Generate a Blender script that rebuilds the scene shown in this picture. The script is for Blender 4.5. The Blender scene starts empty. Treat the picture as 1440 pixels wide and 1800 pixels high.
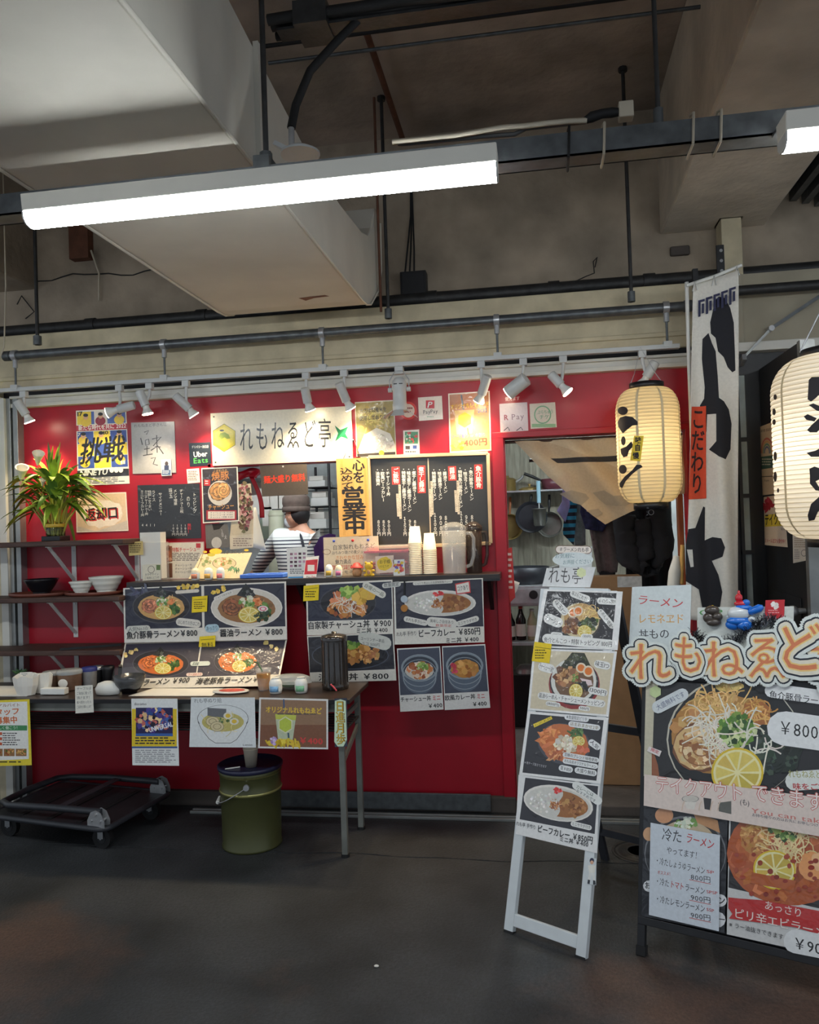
import bpy, bmesh, math, random
from mathutils import Vector, Matrix
SC = bpy.context.scene
COL = SC.collection
R = math.radians
random.seed(7)

# ------------------------------------------------------------------ camera
FPX, CAMH, CAMD = 1410.0, 1.5, 4.2
YAW, PIT, ROL = R(9.2), R(0.94), R(1.91)
CAM = Vector((0, -CAMD, CAMH))
_f = Vector((-math.sin(YAW)*math.cos(PIT), math.cos(YAW)*math.cos(PIT), math.sin(PIT)))
_r = Vector((math.cos(YAW), math.sin(YAW), 0))
_d = _f.cross(_r)
_r2 = _r*math.cos(ROL) + _d*math.sin(ROL)
_d2 = _d*math.cos(ROL) - _r*math.sin(ROL)
cd = bpy.data.cameras.new('camera'); cam = bpy.data.objects.new('camera', cd); COL.objects.link(cam)
m = Matrix((_r2, -_d2, -_f)).transposed().to_4x4(); m.translation = CAM
cam.matrix_world = m
cd.sensor_fit = 'HORIZONTAL'; cd.sensor_width = 36.0; cd.lens = FPX/1440*36.0
cd.clip_start = 0.05; cd.clip_end = 100
SC.camera = cam

# ------------------------------------------------------------------ world, exposure
wd = bpy.data.worlds.new('world'); SC.world = wd; wd.use_nodes = True
bg = wd.node_tree.nodes['Background']
bg.inputs[0].default_value = (0.78, 0.88, 1.0, 1); bg.inputs[1].default_value = 0.56
SC.view_settings.view_transform = 'Standard'
try: SC.view_settings.look = 'None'
except Exception: pass
SC.view_settings.gamma = 1.0; SC.view_settings.use_curve_mapping = False
SC.view_settings.exposure = 0.35
LED_STRENGTH = 42.0      # tube lights of the passage
SPOT_W = 14.0             # each track spotlight

# ------------------------------------------------------------------ pixel -> place
def ray(x, y): return _f + _r2*((x-720)/FPX) + _d2*((y-900)/FPX)
def W(x, y, Y):
    v = ray(x, y); return CAM + v*((Y-CAM.y)/v.y)
def WZ(x, y, Z):
    v = ray(x, y); return CAM + v*((Z-CAM.z)/v.z)
def WX(x, y, X):
    v = ray(x, y); return CAM + v*((X-CAM.x)/v.x)

# ------------------------------------------------------------------ colour and materials
def lin(c):
    c = c/255.0
    return c/12.92 if c <= 0.04045 else ((c+0.055)/1.055)**2.4
def RGB(r, g, b): return (lin(r), lin(g), lin(b))
M = {}
def mat(name, col, rough=.55, metal=0.0, noise=.12, ns=14.0, bump=0.0, bs=60.0, coat=0.0, emit=None, es=0.0, alpha=1.0, trans=0.0, sss=0.0, stretch=None):
    mt = bpy.data.materials.new(name); mt.use_nodes = True
    nt = mt.node_tree; b = nt.nodes['Principled BSDF']
    b.inputs['Roughness'].default_value = rough; b.inputs['Metallic'].default_value = metal
    c = RGB(*col)
    tc = nt.nodes.new('ShaderNodeTexCoord'); src = tc.outputs['Object']
    if stretch:
        mp = nt.nodes.new('ShaderNodeMapping'); mp.inputs['Scale'].default_value = stretch
        nt.links.new(src, mp.inputs[0]); src = mp.outputs[0]
    if noise:
        n = nt.nodes.new('ShaderNodeTexNoise'); n.inputs['Scale'].default_value = ns; n.inputs['Detail'].default_value = 5
        nt.links.new(src, n.inputs['Vector'])
        rp = nt.nodes.new('ShaderNodeValToRGB')
        rp.color_ramp.elements[0].position = .3; rp.color_ramp.elements[1].position = .7
        rp.color_ramp.elements[0].color = tuple(max(0, x*(1-noise)) for x in c)+(1,)
        rp.color_ramp.elements[1].color = tuple(min(1, x*(1+noise)) for x in c)+(1,)
        nt.links.new(n.outputs[0], rp.inputs[0]); nt.links.new(rp.outputs[0], b.inputs['Base Color'])
    else:
        b.inputs['Base Color'].default_value = c+(1,)
    if bump:
        n2 = nt.nodes.new('ShaderNodeTexNoise'); n2.inputs['Scale'].default_value = bs; n2.inputs['Detail'].default_value = 6
        nt.links.new(src, n2.inputs['Vector'])
        bp = nt.nodes.new('ShaderNodeBump'); bp.inputs['Strength'].default_value = bump; bp.inputs['Distance'].default_value = .01
        nt.links.new(n2.outputs[0], bp.inputs['Height']); nt.links.new(bp.outputs[0], b.inputs['Normal'])
    if coat: b.inputs['Coat Weight'].default_value = coat; b.inputs['Coat Roughness'].default_value = .08
    if emit: b.inputs['Emission Color'].default_value = RGB(*emit)+(1,); b.inputs['Emission Strength'].default_value = es
    if trans: b.inputs['Transmission Weight'].default_value = trans
    if alpha < 1: b.inputs['Alpha'].default_value = alpha
    if sss: b.inputs['Subsurface Weight'].default_value = sss; b.inputs['Subsurface Radius'].default_value = (.02, .01, .005)
    M[name] = mt; return mt
def printmat(name, rough, coat=0.0, bump=0.0, bs=9.0, sheer=1.0):
    mt = bpy.data.materials.new(name); mt.use_nodes = True
    nt = mt.node_tree; b = nt.nodes['Principled BSDF']
    a = nt.nodes.new('ShaderNodeAttribute'); a.attribute_name = 'Col'
    tc = nt.nodes.new('ShaderNodeTexCoord')
    n = nt.nodes.new('ShaderNodeTexNoise'); n.inputs['Scale'].default_value = 90; n.inputs['Detail'].default_value = 3
    nt.links.new(tc.outputs['Object'], n.inputs['Vector'])
    mr = nt.nodes.new('ShaderNodeMapRange'); mr.inputs[3].default_value = .86; mr.inputs[4].default_value = 1.12
    nt.links.new(n.outputs[0], mr.inputs[0])
    mx = nt.nodes.new('ShaderNodeVectorMath'); mx.operation = 'SCALE'
    nt.links.new(a.outputs['Color'], mx.inputs[0]); nt.links.new(mr.outputs[0], mx.inputs['Scale'])
    nt.links.new(mx.outputs[0], b.inputs['Base Color'])
    b.inputs['Roughness'].default_value = rough
    if coat: b.inputs['Coat Weight'].default_value = coat; b.inputs['Coat Roughness'].default_value = .12
    if bump:
        n2 = nt.nodes.new('ShaderNodeTexNoise'); n2.inputs['Scale'].default_value = bs; n2.inputs['Detail'].default_value = 3
        n2.inputs['Distortion'].default_value = 1.2
        nt.links.new(tc.outputs['Object'], n2.inputs['Vector'])
        bp = nt.nodes.new('ShaderNodeBump'); bp.inputs['Strength'].default_value = bump; bp.inputs['Distance'].default_value = .02
        nt.links.new(n2.outputs[0], bp.inputs['Height'])
        for k in (['Coat Normal'] if coat else ['Normal']): nt.links.new(bp.outputs[0], b.inputs[k])
    if sheer < 1: b.inputs['Alpha'].default_value = sheer
    M[name] = mt; return mt
printmat('paper', .8); printmat('laminate', .5, .55, .35, 14.0); printmat('sticker', .4, .2)
printmat('foilboard', .3, .6, .6, 22.0); printmat('cloth_print', .9); printmat('sheer_print', .9, sheer=.82)
mat('white_metal', (196, 198, 196), .35, noise=.05)
mat('black_metal', (30, 31, 34), .45, noise=.2)
mat('dark_pipe', (52, 52, 52), .5, .3, .3, 20, .2)
mat('galv', (98, 102, 104), .42, .6, .25, 25)
mat('steel', (176, 178, 180), .32, .55, .15, 20)
mat('white_plastic', (222, 222, 216), .4, noise=.04)
mat('black_plastic', (22, 22, 25), .4, noise=.2)
mat('red_paint', (158, 9, 32), .38, noise=.08, ns=5)
mat('cream', (196, 184, 154), .7, noise=.16, ns=9, bump=.15, bs=40)
mat('alu_white', (205, 203, 194), .4, noise=.06, ns=8)
mat('alu', (150, 152, 150), .35, .6, .12, 12)
mat('concrete', (160, 146, 128), .9, noise=.32, ns=3.2, bump=.5, bs=22)
mat('concrete_dark', (82, 75, 70), .9, noise=.4, ns=2.6, bump=.6, bs=18)
mat('slab', (168, 154, 142), .9, noise=.35, ns=2.4, bump=.6, bs=18)
mat('concrete_light', (200, 188, 170), .9, noise=.2, ns=3.5, bump=.5, bs=22)
mat('duct_paint', (200, 196, 184), .9, noise=.07, ns=4, bump=.08, bs=12)
mat('wood_dark', (74, 52, 44), .6, noise=.35, ns=9, bump=.2, bs=30, stretch=(1, 9, 9))
mat('wood_pale', (226, 176, 96), .5, noise=.10, ns=6, stretch=(9, 9, 1))
mat('wood_post', (158, 92, 52), .5, noise=.2, ns=6, stretch=(9, 9, 1))
mat('rubber', (20, 20, 21), .7, noise=.2)
mat('glass', (235, 240, 240), .05, noise=0, trans=1.0)
mat('clear_plastic', (226, 226, 224), .12, noise=0, alpha=.22)
mat('smoke_plastic', (66, 56, 52), .12, noise=0, alpha=.6)
mat('paper_white', (228, 224, 214), .8, noise=.03)

# ------------------------------------------------------------------ mesh builder
class MB:
    def __init__(s): s.v = []; s.f = []; s.sm = []; s.mi = []; s.cur = 0
    def add(s, vs, fs, smooth=False):
        o = len(s.v); s.v += [tuple(v) for v in vs]
        for f in fs: s.f.append([i+o for i in f]); s.sm.append(smooth); s.mi.append(s.cur)
        return s
    def box(s, x0, x1, y0, y1, z0, z1):
        return s.add([(x0,y0,z0),(x1,y0,z0),(x1,y1,z0),(x0,y1,z0),(x0,y0,z1),(x1,y0,z1),(x1,y1,z1),(x0,y1,z1)],
              [(3,2,1,0),(4,5,6,7),(0,1,5,4),(1,2,6,5),(2,3,7,6),(3,0,4,7)])
    def obox(s, c, ax, ay, az, hx, hy, hz):
        c = Vector(c); P = []
        for k in (-1, 1):
            for (i, j) in ((-1,-1),(1,-1),(1,1),(-1,1)): P.append(c+ax*(i*hx)+ay*(j*hy)+az*(k*hz))
        return s.add(P, [(3,2,1,0),(4,5,6,7),(0,1,5,4),(1,2,6,5),(2,3,7,6),(3,0,4,7)])
    def bar(s, p0, p1, w, h, up=(0,0,1)):
        p0, p1 = Vector(p0), Vector(p1); a = (p1-p0); L = a.length; a /= L
        u = Vector(up)
        if abs(a.dot(u)) > .95: u = Vector((0,1,0))
        b = a.cross(u).normalized(); c = b.cross(a)
        return s.obox((p0+p1)/2, a, b, c, L/2, w/2, h/2)
    def cyl(s, p0, p1, r0, r1=None, n=14, caps=True, smooth=True):
        if r1 is None: r1 = r0
        p0, p1 = Vector(p0), Vector(p1); a = (p1-p0).normalized()
        u = Vector((0,0,1)) if abs(a.z) < .9 else Vector((1,0,0))
        b = a.cross(u).normalized(); c = a.cross(b); P = []
        for (p, r) in ((p0, r0), (p1, r1)):
            for i in range(n):
                t = 2*math.pi*i/n; P.append(p+b*(r*math.cos(t))+c*(r*math.sin(t)))
        s.add(P, [(i, (i+1) % n, n+(i+1) % n, n+i) for i in range(n)], smooth)
        if caps: s.add(P, [tuple(range(n-1,-1,-1)), tuple(range(n, 2*n))])
        return s
    def tube(s, pts, r, n=8, caps=True):
        pts = [Vector(p) for p in pts]; N = len(pts); P = []; pb = None
        for k, p in enumerate(pts):
            a = (pts[min(k+1, N-1)]-pts[max(k-1, 0)]).normalized()
            u = pb if pb else (Vector((0,0,1)) if abs(a.z) < .9 else Vector((1,0,0)))
            c = (u-a*u.dot(a))
            if c.length < 1e-5: c = Vector((1,0,0))-a*a.x
            c.normalize(); b = a.cross(c); pb = c
            rr = r[k] if isinstance(r, (list, tuple)) else r
            for i in range(n):
                t = 2*math.pi*i/n; P.append(p+b*(rr*math.cos(t))+c*(rr*math.sin(t)))
        F = [(k*n+i, k*n+(i+1) % n, (k+1)*n+(i+1) % n, (k+1)*n+i) for k in range(N-1) for i in range(n)]
        s.add(P, F, True)
        if caps: s.add(P, [tuple(range(n-1,-1,-1)), tuple(range((N-1)*n, N*n))])
        return s
    def lathe(s, prof, c=(0,0,0), n=24, a0=0.0, ax=None, smooth=True, sy=1.0):
        P = []; c = Vector(c); K = len(prof)
        for (r, z) in prof:
            for i in range(n):
                t = a0+2*math.pi*i/n
                p = Vector((r*math.cos(t), r*math.sin(t)*sy, z))
                if ax is not None: p = ax @ p
                P.append(c+p)
        s.add(P, [(k*n+i, k*n+(i+1) % n, (k+1)*n+(i+1) % n, (k+1)*n+i) for k in range(K-1) for i in range(n)], smooth)
        s.add(P, [tuple(range(n-1,-1,-1)), tuple(range((K-1)*n, K*n))])
        return s
    def ball(s, c, rx, ry=None, rz=None, n=14, k=9):
        ry = ry or rx; rz = rz or rx
        pr = [(max(1e-4, math.sin(math.pi*i/(k-1))), -math.cos(math.pi*i/(k-1))) for i in range(k)]
        c = Vector(c); P = []
        for (r, z) in pr:
            for i in range(n):
                t = 2*math.pi*i/n; P.append(c+Vector((r*math.cos(t)*rx, r*math.sin(t)*ry, z*rz)))
        s.add(P, [(a*n+i, a*n+(i+1) % n, (a+1)*n+(i+1) % n, (a+1)*n+i) for a in range(k-1) for i in range(n)], True)
        return s
    def prism(s, poly, fn, t0, t1):
        """poly: 2D points; fn(a,b,t)->xyz"""
        n = len(poly); P = [fn(a, b, t0) for a, b in poly]+[fn(a, b, t1) for a, b in poly]
        return s.add(P, [tuple(range(n-1,-1,-1)), tuple(range(n, 2*n))]+[(i, (i+1) % n, n+(i+1) % n, n+i) for i in range(n)])
    def grid(s, fn, nu, nv, thick=None):
        P = [fn(i/nu, j/nv) for j in range(nv+1) for i in range(nu+1)]
        F = [(j*(nu+1)+i, j*(nu+1)+i+1, (j+1)*(nu+1)+i+1, (j+1)*(nu+1)+i) for j in range(nv) for i in range(nu)]
        return s.add(P, F, True)
    def mesh(s, name, mats):
        me = bpy.data.meshes.new(name); me.from_pydata(s.v, [], s.f)
        for mt in (mats if isinstance(mats, (list, tuple)) else [mats]): me.materials.append(M[mt] if isinstance(mt, str) else mt)
        me.polygons.foreach_set('use_smooth', s.sm); me.polygons.foreach_set('material_index', s.mi)
        me.validate(); me.update()
        bm = bmesh.new(); bm.from_mesh(me); bmesh.ops.recalc_face_normals(bm, faces=bm.faces); bm.to_mesh(me); bm.free()
        return me
    def build(s, name, mats, parent=None, bev=0.0, at=None, solid=0.0):
        o = bpy.data.objects.new(name, s.mesh(name, mats)); COL.objects.link(o)
        if at is not None: o.location = at
        if parent is not None: adopt(o, parent)
        if solid:
            q = o.modifiers.new('thickness', 'SOLIDIFY'); q.thickness = solid; q.offset = 0
        if bev:
            q = o.modifiers.new('bevel', 'BEVEL'); q.width = bev; q.segments = 2; q.limit_method = 'ANGLE'; q.angle_limit = R(50)
        return o
def wm(o):
    return (wm(o.parent) @ o.matrix_parent_inverse @ o.matrix_basis) if o.parent else o.matrix_basis.copy()
def adopt(o, parent):
    o.parent = parent; o.matrix_parent_inverse = wm(parent).inverted(); return o
def tag(o, label, cat=None, group=None, kind=None):
    o['label'] = label
    if cat: o['category'] = cat
    if group: o['group'] = group
    if kind: o['kind'] = kind
    return o
def struct(o, label=None):
    o['kind'] = 'structure'
    if label: o['label'] = label
    return o
def thing(name, loc, label, cat, group=None, rz=0.0):
    o = bpy.data.objects.new(name, None); COL.objects.link(o); o.empty_display_size = .05
    o.location = loc; o.rotation_euler = (0, 0, rz)
    return tag(o, label, cat, group)
def dup(root, loc=None, label=None, rz=None, scale=None):
    r = root.copy(); COL.objects.link(r)
    if loc is not None: r.location = loc
    if rz is not None: r.rotation_euler = (0, 0, rz)
    if scale is not None: r.scale = scale
    if label: r['label'] = label
    for ch in list(root.children):
        c = ch.copy(); COL.objects.link(c); c.parent = r
        for g in list(ch.children):
            d = g.copy(); COL.objects.link(d); d.parent = c
    return r

# ------------------------------------------------------------------ glyphs and printed sheets
_gl = {}
_fc = bpy.data.curves.new('glyph', 'FONT'); _fo = bpy.data.objects.new('glyph', _fc)
_fc.resolution_u = 2; _fc.size = 1.0
def glyph(ch, bold=0.0):
    k = (ch, bold)
    if k not in _gl:
        _fc.body = ch; _fc.offset = bold
        me = bpy.data.meshes.new_from_object(_fo)
        vs = [(v.co.x, v.co.y) for v in me.vertices]; fs = [tuple(p.vertices) for p in me.polygons]
        bpy.data.meshes.remove(me)
        _gl[k] = (vs, fs)
    return _gl[k]
_ref = glyph('国')[0]
_rx0, _rx1 = min(v[0] for v in _ref), max(v[0] for v in _ref)
_ry0, _ry1 = min(v[1] for v in _ref), max(v[1] for v in _ref)
_em = (_rx1-_rx0)/.84; _ox = (_rx0+_rx1)/2; _oy = (_ry0+_ry1)/2
def cell(ch, bold):
    """glyph in a unit cell centred on 0, and its advance"""
    vs, fs = glyph(ch, bold)
    if not vs: return [], [], .35
    if ord(ch) > 0x2000:
        return [((x-_ox)/_em, (y-_oy)/_em) for x, y in vs], fs, 1.0
    x0, x1 = min(v[0] for v in vs), max(v[0] for v in vs)
    w = (x1-x0)/_em
    return [((x-(x0+x1)/2)/_em, (y-_oy)/_em) for x, y in vs], fs, w+.11
def shifts(b):
    if b <= .012: return [(0, 0)]
    if b < .028: return [(-b*.5, 0), (b*.5, 0)]
    if b < .09: return [(-b*.6, 0), (b*.6, 0), (0, b*.5), (0, -b*.5)]
    return [(b*math.cos(2*math.pi*i/22), b*math.sin(2*math.pi*i/22)) for i in range(22)]+[(b*.55*math.cos(2*math.pi*i/10), b*.55*math.sin(2*math.pi*i/10)) for i in range(10)]
WHITE = (232, 230, 224); BLACK = (24, 24, 28); RED = (196, 34, 40); YEL = (240, 206, 40); NAVY = (28, 32, 46)
class Sheet:
    GAP = 1.8e-5; fine = False
    def __init__(s, corners, plane, bgc=WHITE, thick=.002):
        """corners: photo pixels TL,TR,BR,BL; plane: ('Y',y) or (origin, ux, uy)"""
        s.v = []; s.f = []; s.c = []; s.k = 0; s.t = thick; s.rnd = random.Random(int(corners[0][0]*7+corners[0][1]))
        if plane[0] == 'Y':
            p = [W(x, y, plane[1]) for x, y in corners]; s.O = sum(p, Vector())/4
            s.ux, s.uy = Vector((1,0,0)), Vector((0,0,1))
        else:
            s.O, s.ux, s.uy = plane
        s.n = s.ux.cross(s.uy)
        q = [s.L(*c) for c in corners]; s.q = q
        P = [(a, b, 0) for a, b in q]+[(a, b, thick) for a, b in q]
        s._add(P, [(0,1,2,3), (7,6,5,4), (0,4,5,1), (1,5,6,2), (2,6,7,3), (3,7,4,0)], bgc)
    def L(s, x, y):
        v = ray(x, y); t = (s.O-CAM).dot(s.n)/v.dot(s.n); P = CAM+v*t-s.O
        return P.dot(s.ux), P.dot(s.uy)
    def _add(s, P, F, col):
        o = len(s.v); s.v += P; c = RGB(*col)
        for f in F: s.f.append(tuple(i+o for i in f)); s.c.append(c)
    def z(s): s.k += .22 if s.fine else 1; return s.t+s.k*s.GAP
    def pl(s, pts, col):
        z = s.z(); s._add([(a, b, z) for a, b in pts], [tuple(range(len(pts)))], col); return s
    def poly(s, pts, col): return s.pl([s.L(x, y) for x, y in pts], col)
    def rect(s, x0, y0, x1, y1, col): return s.poly([(x0,y0),(x1,y0),(x1,y1),(x0,y1)], col)
    def sub(s, u0, v0, u1, v1, col):
        """rectangle in sheet fractions (0..1 across, 0..1 down)"""
        return s.pl([s.uv(u0,v0), s.uv(u1,v0), s.uv(u1,v1), s.uv(u0,v1)], col)
    def uv(s, u, v):
        q = s.q; a = [q[0][i]*(1-u)+q[1][i]*u for i in (0,1)]; b = [q[3][i]*(1-u)+q[2][i]*u for i in (0,1)]
        return (a[0]*(1-v)+b[0]*v, a[1]*(1-v)+b[1]*v)
    def ell(s, cx, cy, rx, ry, col, n=26, rot=0.0, jit=0.0):
        c, sn = math.cos(rot), math.sin(rot); P = []
        for i in range(n):
            t = 2*math.pi*i/n; j = 1+jit*(s.rnd.random()-.5)*2
            a, b = rx*math.cos(t)*j, ry*math.sin(t)*j; P.append((cx+a*c-b*sn, cy+a*sn+b*c))
        return s.poly(P, col)
    def ring(s, cx, cy, rx, ry, w, col, n=30):
        z = s.z(); P = []
        for i in range(n):
            t = 2*math.pi*i/n
            for k in (1, 0):
                a, b = s.L(cx+(rx-w*(1-k))*math.cos(t), cy+(ry-w*(1-k)*ry/rx)*math.sin(t)); P.append((a, b, z))
        s._add(P, [(2*i, 2*i+1, (2*i+3) % (2*n), (2*i+2) % (2*n)) for i in range(n)], col); return s
    def pill(s, x0, y0, x1, y1, h, col, edge=None):
        """rounded label between two end points, full height h pixels"""
        dx, dy = x1-x0, y1-y0; L = math.hypot(dx, dy) or 1; ux, uy = dx/L, dy/L; r = h/2
        def shape(r):
            P = []
            for (cx, cy, a0) in ((x1-ux*h/2, y1-uy*h/2, -90), (x0+ux*h/2, y0+uy*h/2, 90)):
                for i in range(7):
                    t = R(a0+30*i); a, b = r*math.cos(t), r*math.sin(t); P.append((cx+a*ux-b*uy, cy+a*uy+b*ux))
            return P
        if edge: s.poly(shape(r+1.2), edge)
        return s.poly(shape(r), col)
    def line(s, pts, w, col):
        z = s.z(); P = []; q = [Vector(p) for p in pts]
        for i, p in enumerate(q):
            d = (q[min(i+1, len(q)-1)]-q[max(i-1, 0)]); d = Vector((-d.y, d.x)); d = d.normalized() if d.length else d
            for k in (-.5, .5):
                a, b = s.L(p.x+d.x*w*k, p.y+d.y*w*k); P.append((a, b, z))
        s._add(P, [(2*i, 2*i+1, 2*i+3, 2*i+2) for i in range(len(q)-1)], col); return s
    def text(s, t, x0, y0, x1, y1, h, col=BLACK, bold=.02, skew=0.0, wob=0.0):
        """horizontal line of writing: mid-left pixel, mid-right pixel, letter height in pixels"""
        A, B = Vector(s.L(x0, y0)), Vector(s.L(x1, y1)); hh = (Vector(s.L(x0, y0-h/2))-Vector(s.L(x0, y0+h/2))).length
        d = B-A; Lw = d.length; d /= Lw; e = Vector((-d.y, d.x))
        cs = [cell(c, 0.0) for c in t]; sh = shifts(bold); tot = sum(c[2] for c in cs) or 1; sx = Lw/tot; x = 0; z = s.z(); c3 = RGB(*col)
        for vs, fs, w in cs:
            xc = x+w/2
            for q, (da, db) in enumerate(sh):
                o = len(s.v)
                for a, b in vs:
                    p = A+d*((xc+a+da+skew*b)*sx)+e*((b+db)*hh/.92); s.v.append((p.x, p.y, z+q*6e-6))
                for f in fs: s.f.append(tuple(i+o for i in f)); s.c.append(c3)
            x += w
        s.k += len(sh)*.35
        return s
    def vtext(s, t, x0, y0, x1, y1, w, col=BLACK, bold=.02):
        """vertical line of writing: top-centre pixel, bottom-centre pixel, letter width in pixels"""
        A, B = Vector(s.L(x0, y0)), Vector(s.L(x1, y1)); ww = (Vector(s.L(x0+w/2, y0))-Vector(s.L(x0-w/2, y0))).length
        d = B-A; Lw = d.length; d /= Lw; e = Vector((-d.y, d.x)); n = len(t); st = Lw/n; z = s.z(); c3 = RGB(*col)
        for i, ch in enumerate(t):
            vs, fs, _ = cell(ch, 0.0); turn = ch in 'ー－-―…〜'
            for q, (da, db) in enumerate(shifts(bold)):
                o = len(s.v)
                for a, b in vs:
                    if turn: a, b = b, -a
                    p = A+d*((i+.5)*st-(b+db)*st/.96)+e*((a+da)*ww/.9); s.v.append((p.x, p.y, z+q*6e-6))
                for f in fs: s.f.append(tuple(j+o for j in f)); s.c.append(c3)
        s.k += 1.6
        return s
    def dashes(s, x0, y0, x1, y1, rows, col, h=.45, fill=.8):
        """rows of print too small to read"""
        dy = (y1-y0)/rows; z = s.z(); r = s.rnd
        for i in range(rows):
            x = x0; y = y0+dy*i; end = x0+(x1-x0)*(.65+.35*r.random())
            while x < end:
                L = (x1-x0)*(.05+.12*r.random())
                P = [s.L(a, b)+(z,) for a, b in ((x, y), (min(x+L, end), y), (min(x+L, end), y+dy*h), (x, y+dy*h))]
                s._add(P, [(0,1,2,3)], col); x += L/fill+.01
        return s
    # ---- food as printed photographs
    def jc(s, col, j=26):
        d = (s.rnd.random()-.5)*2*j
        return tuple(max(0, min(255, c+d+(s.rnd.random()-.5)*10)) for c in col)
    def scat(s, cx, cy, rx, ry, cols, n, size, el=1.0, j=22):
        r = s.rnd; s.k += 1; s.fine = True
        for i in range(n):
            a = r.random()*6.283; q = math.sqrt(r.random()); x, y = cx+rx*q*math.cos(a), cy+ry*q*math.sin(a)
            sz = size*(.5+r.random()); an = r.random()*3.14; P = []
            for k in range(5):
                t = k*1.2566; u, v = sz*el*math.cos(t)*(.7+.5*r.random()), sz/el*math.sin(t)*(.7+.5*r.random())
                P.append((x+u*math.cos(an)-v*math.sin(an), y+u*math.sin(an)+v*math.cos(an)))
            s.poly(P, s.jc(cols[r.randrange(len(cols))], j))
        s.fine = False; s.k += 1
        return s
    def strands(s, cx, cy, rx, ry, col, n, ln, w, j=22):
        r = s.rnd; s.k += 1; s.fine = True
        for i in range(n):
            a = r.random()*6.283; q = math.sqrt(r.random()); x, y = cx+rx*q*math.cos(a), cy+ry*q*math.sin(a)
            t = r.random()*6.283; k = (r.random()-.5)*6; P = [(x, y)]
            for _ in range(5):
                x += ln/5*math.cos(t); y += ln/5*math.sin(t); t += k/4; P.append((x, y))
            s.line(P, w, s.jc(col, j))
        s.fine = False; s.k += 1
        return s
    def lemon(s, cx, cy, rx, ry, rot=0.0, half=False):
        s.ell(cx, cy, rx, ry, (222, 190, 40), rot=rot); s.ell(cx, cy, rx*.92, ry*.92, (238, 230, 170), rot=rot)
        for i in range(9):
            t0, t1 = 2*math.pi*(i+.08)/9+rot, 2*math.pi*(i+.92)/9+rot
            P = [(cx+rx*.1*math.cos((t0+t1)/2), cy+ry*.1*math.sin((t0+t1)/2))]
            for k in range(4):
                t = t0+(t1-t0)*k/3; P.append((cx+rx*.83*math.cos(t), cy+ry*.83*math.sin(t)))
            s.poly(P, s.jc((214, 190, 88), 14))
        return s
    def pork(s, cx, cy, rx, ry, base=(196, 128, 92), n=26):
        s.ell(cx, cy, rx, ry, tuple(c*.55 for c in base), jit=.06); s.ell(cx, cy, rx*.93, ry*.93, base, jit=.06)
        s.scat(cx, cy, rx*.85, ry*.85, [base, tuple(min(255, c*1.2) for c in base), tuple(c*.72 for c in base)], n, rx*.16, 1.5)
        P = [(cx+rx*.78*(1-i/26)*math.cos(i*.48), cy+ry*.78*(1-i/26)*math.sin(i*.48)) for i in range(25)]
        return s.line(P, rx*.09, tuple(c*.62 for c in base))
    def egg(s, cx, cy, rx, ry, rot=0.0):
        s.ell(cx, cy, rx, ry, (232, 214, 186), rot=rot); return s.ell(cx, cy, rx*.68, ry*.68, (222, 120, 40), rot=rot)
    def build(s, name, label, cat, mt='paper', group=None, parent=None):
        me = bpy.data.meshes.new(name); me.from_pydata(s.v, [], s.f); me.materials.append(M[mt])
        at = me.color_attributes.new('Col', 'FLOAT_COLOR', 'CORNER'); buf = []
        for f, c in zip(s.f, s.c):
            buf += [c[0], c[1], c[2], 1.0]*len(f)
        at.data.foreach_set('color', buf); me.update()
        o = bpy.data.objects.new(name, me); COL.objects.link(o)
        mw = Matrix((s.ux, s.uy, s.n)).transposed().to_4x4(); mw.translation = s.O
        o.matrix_basis = mw
        if parent is not None: adopt(o, parent)
        if label: tag(o, label, cat, group)
        return o
def quad(x0, y0, x1, y1, sl=-0.02, lean=.03):
    """four photo corners of an upright rectangle on the shop front"""
    w, h = x1-x0, y1-y0
    return [(x0, y0), (x1, y0+sl*w), (x1+lean*h, y1+sl*w), (x0+lean*h, y1)]
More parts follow.
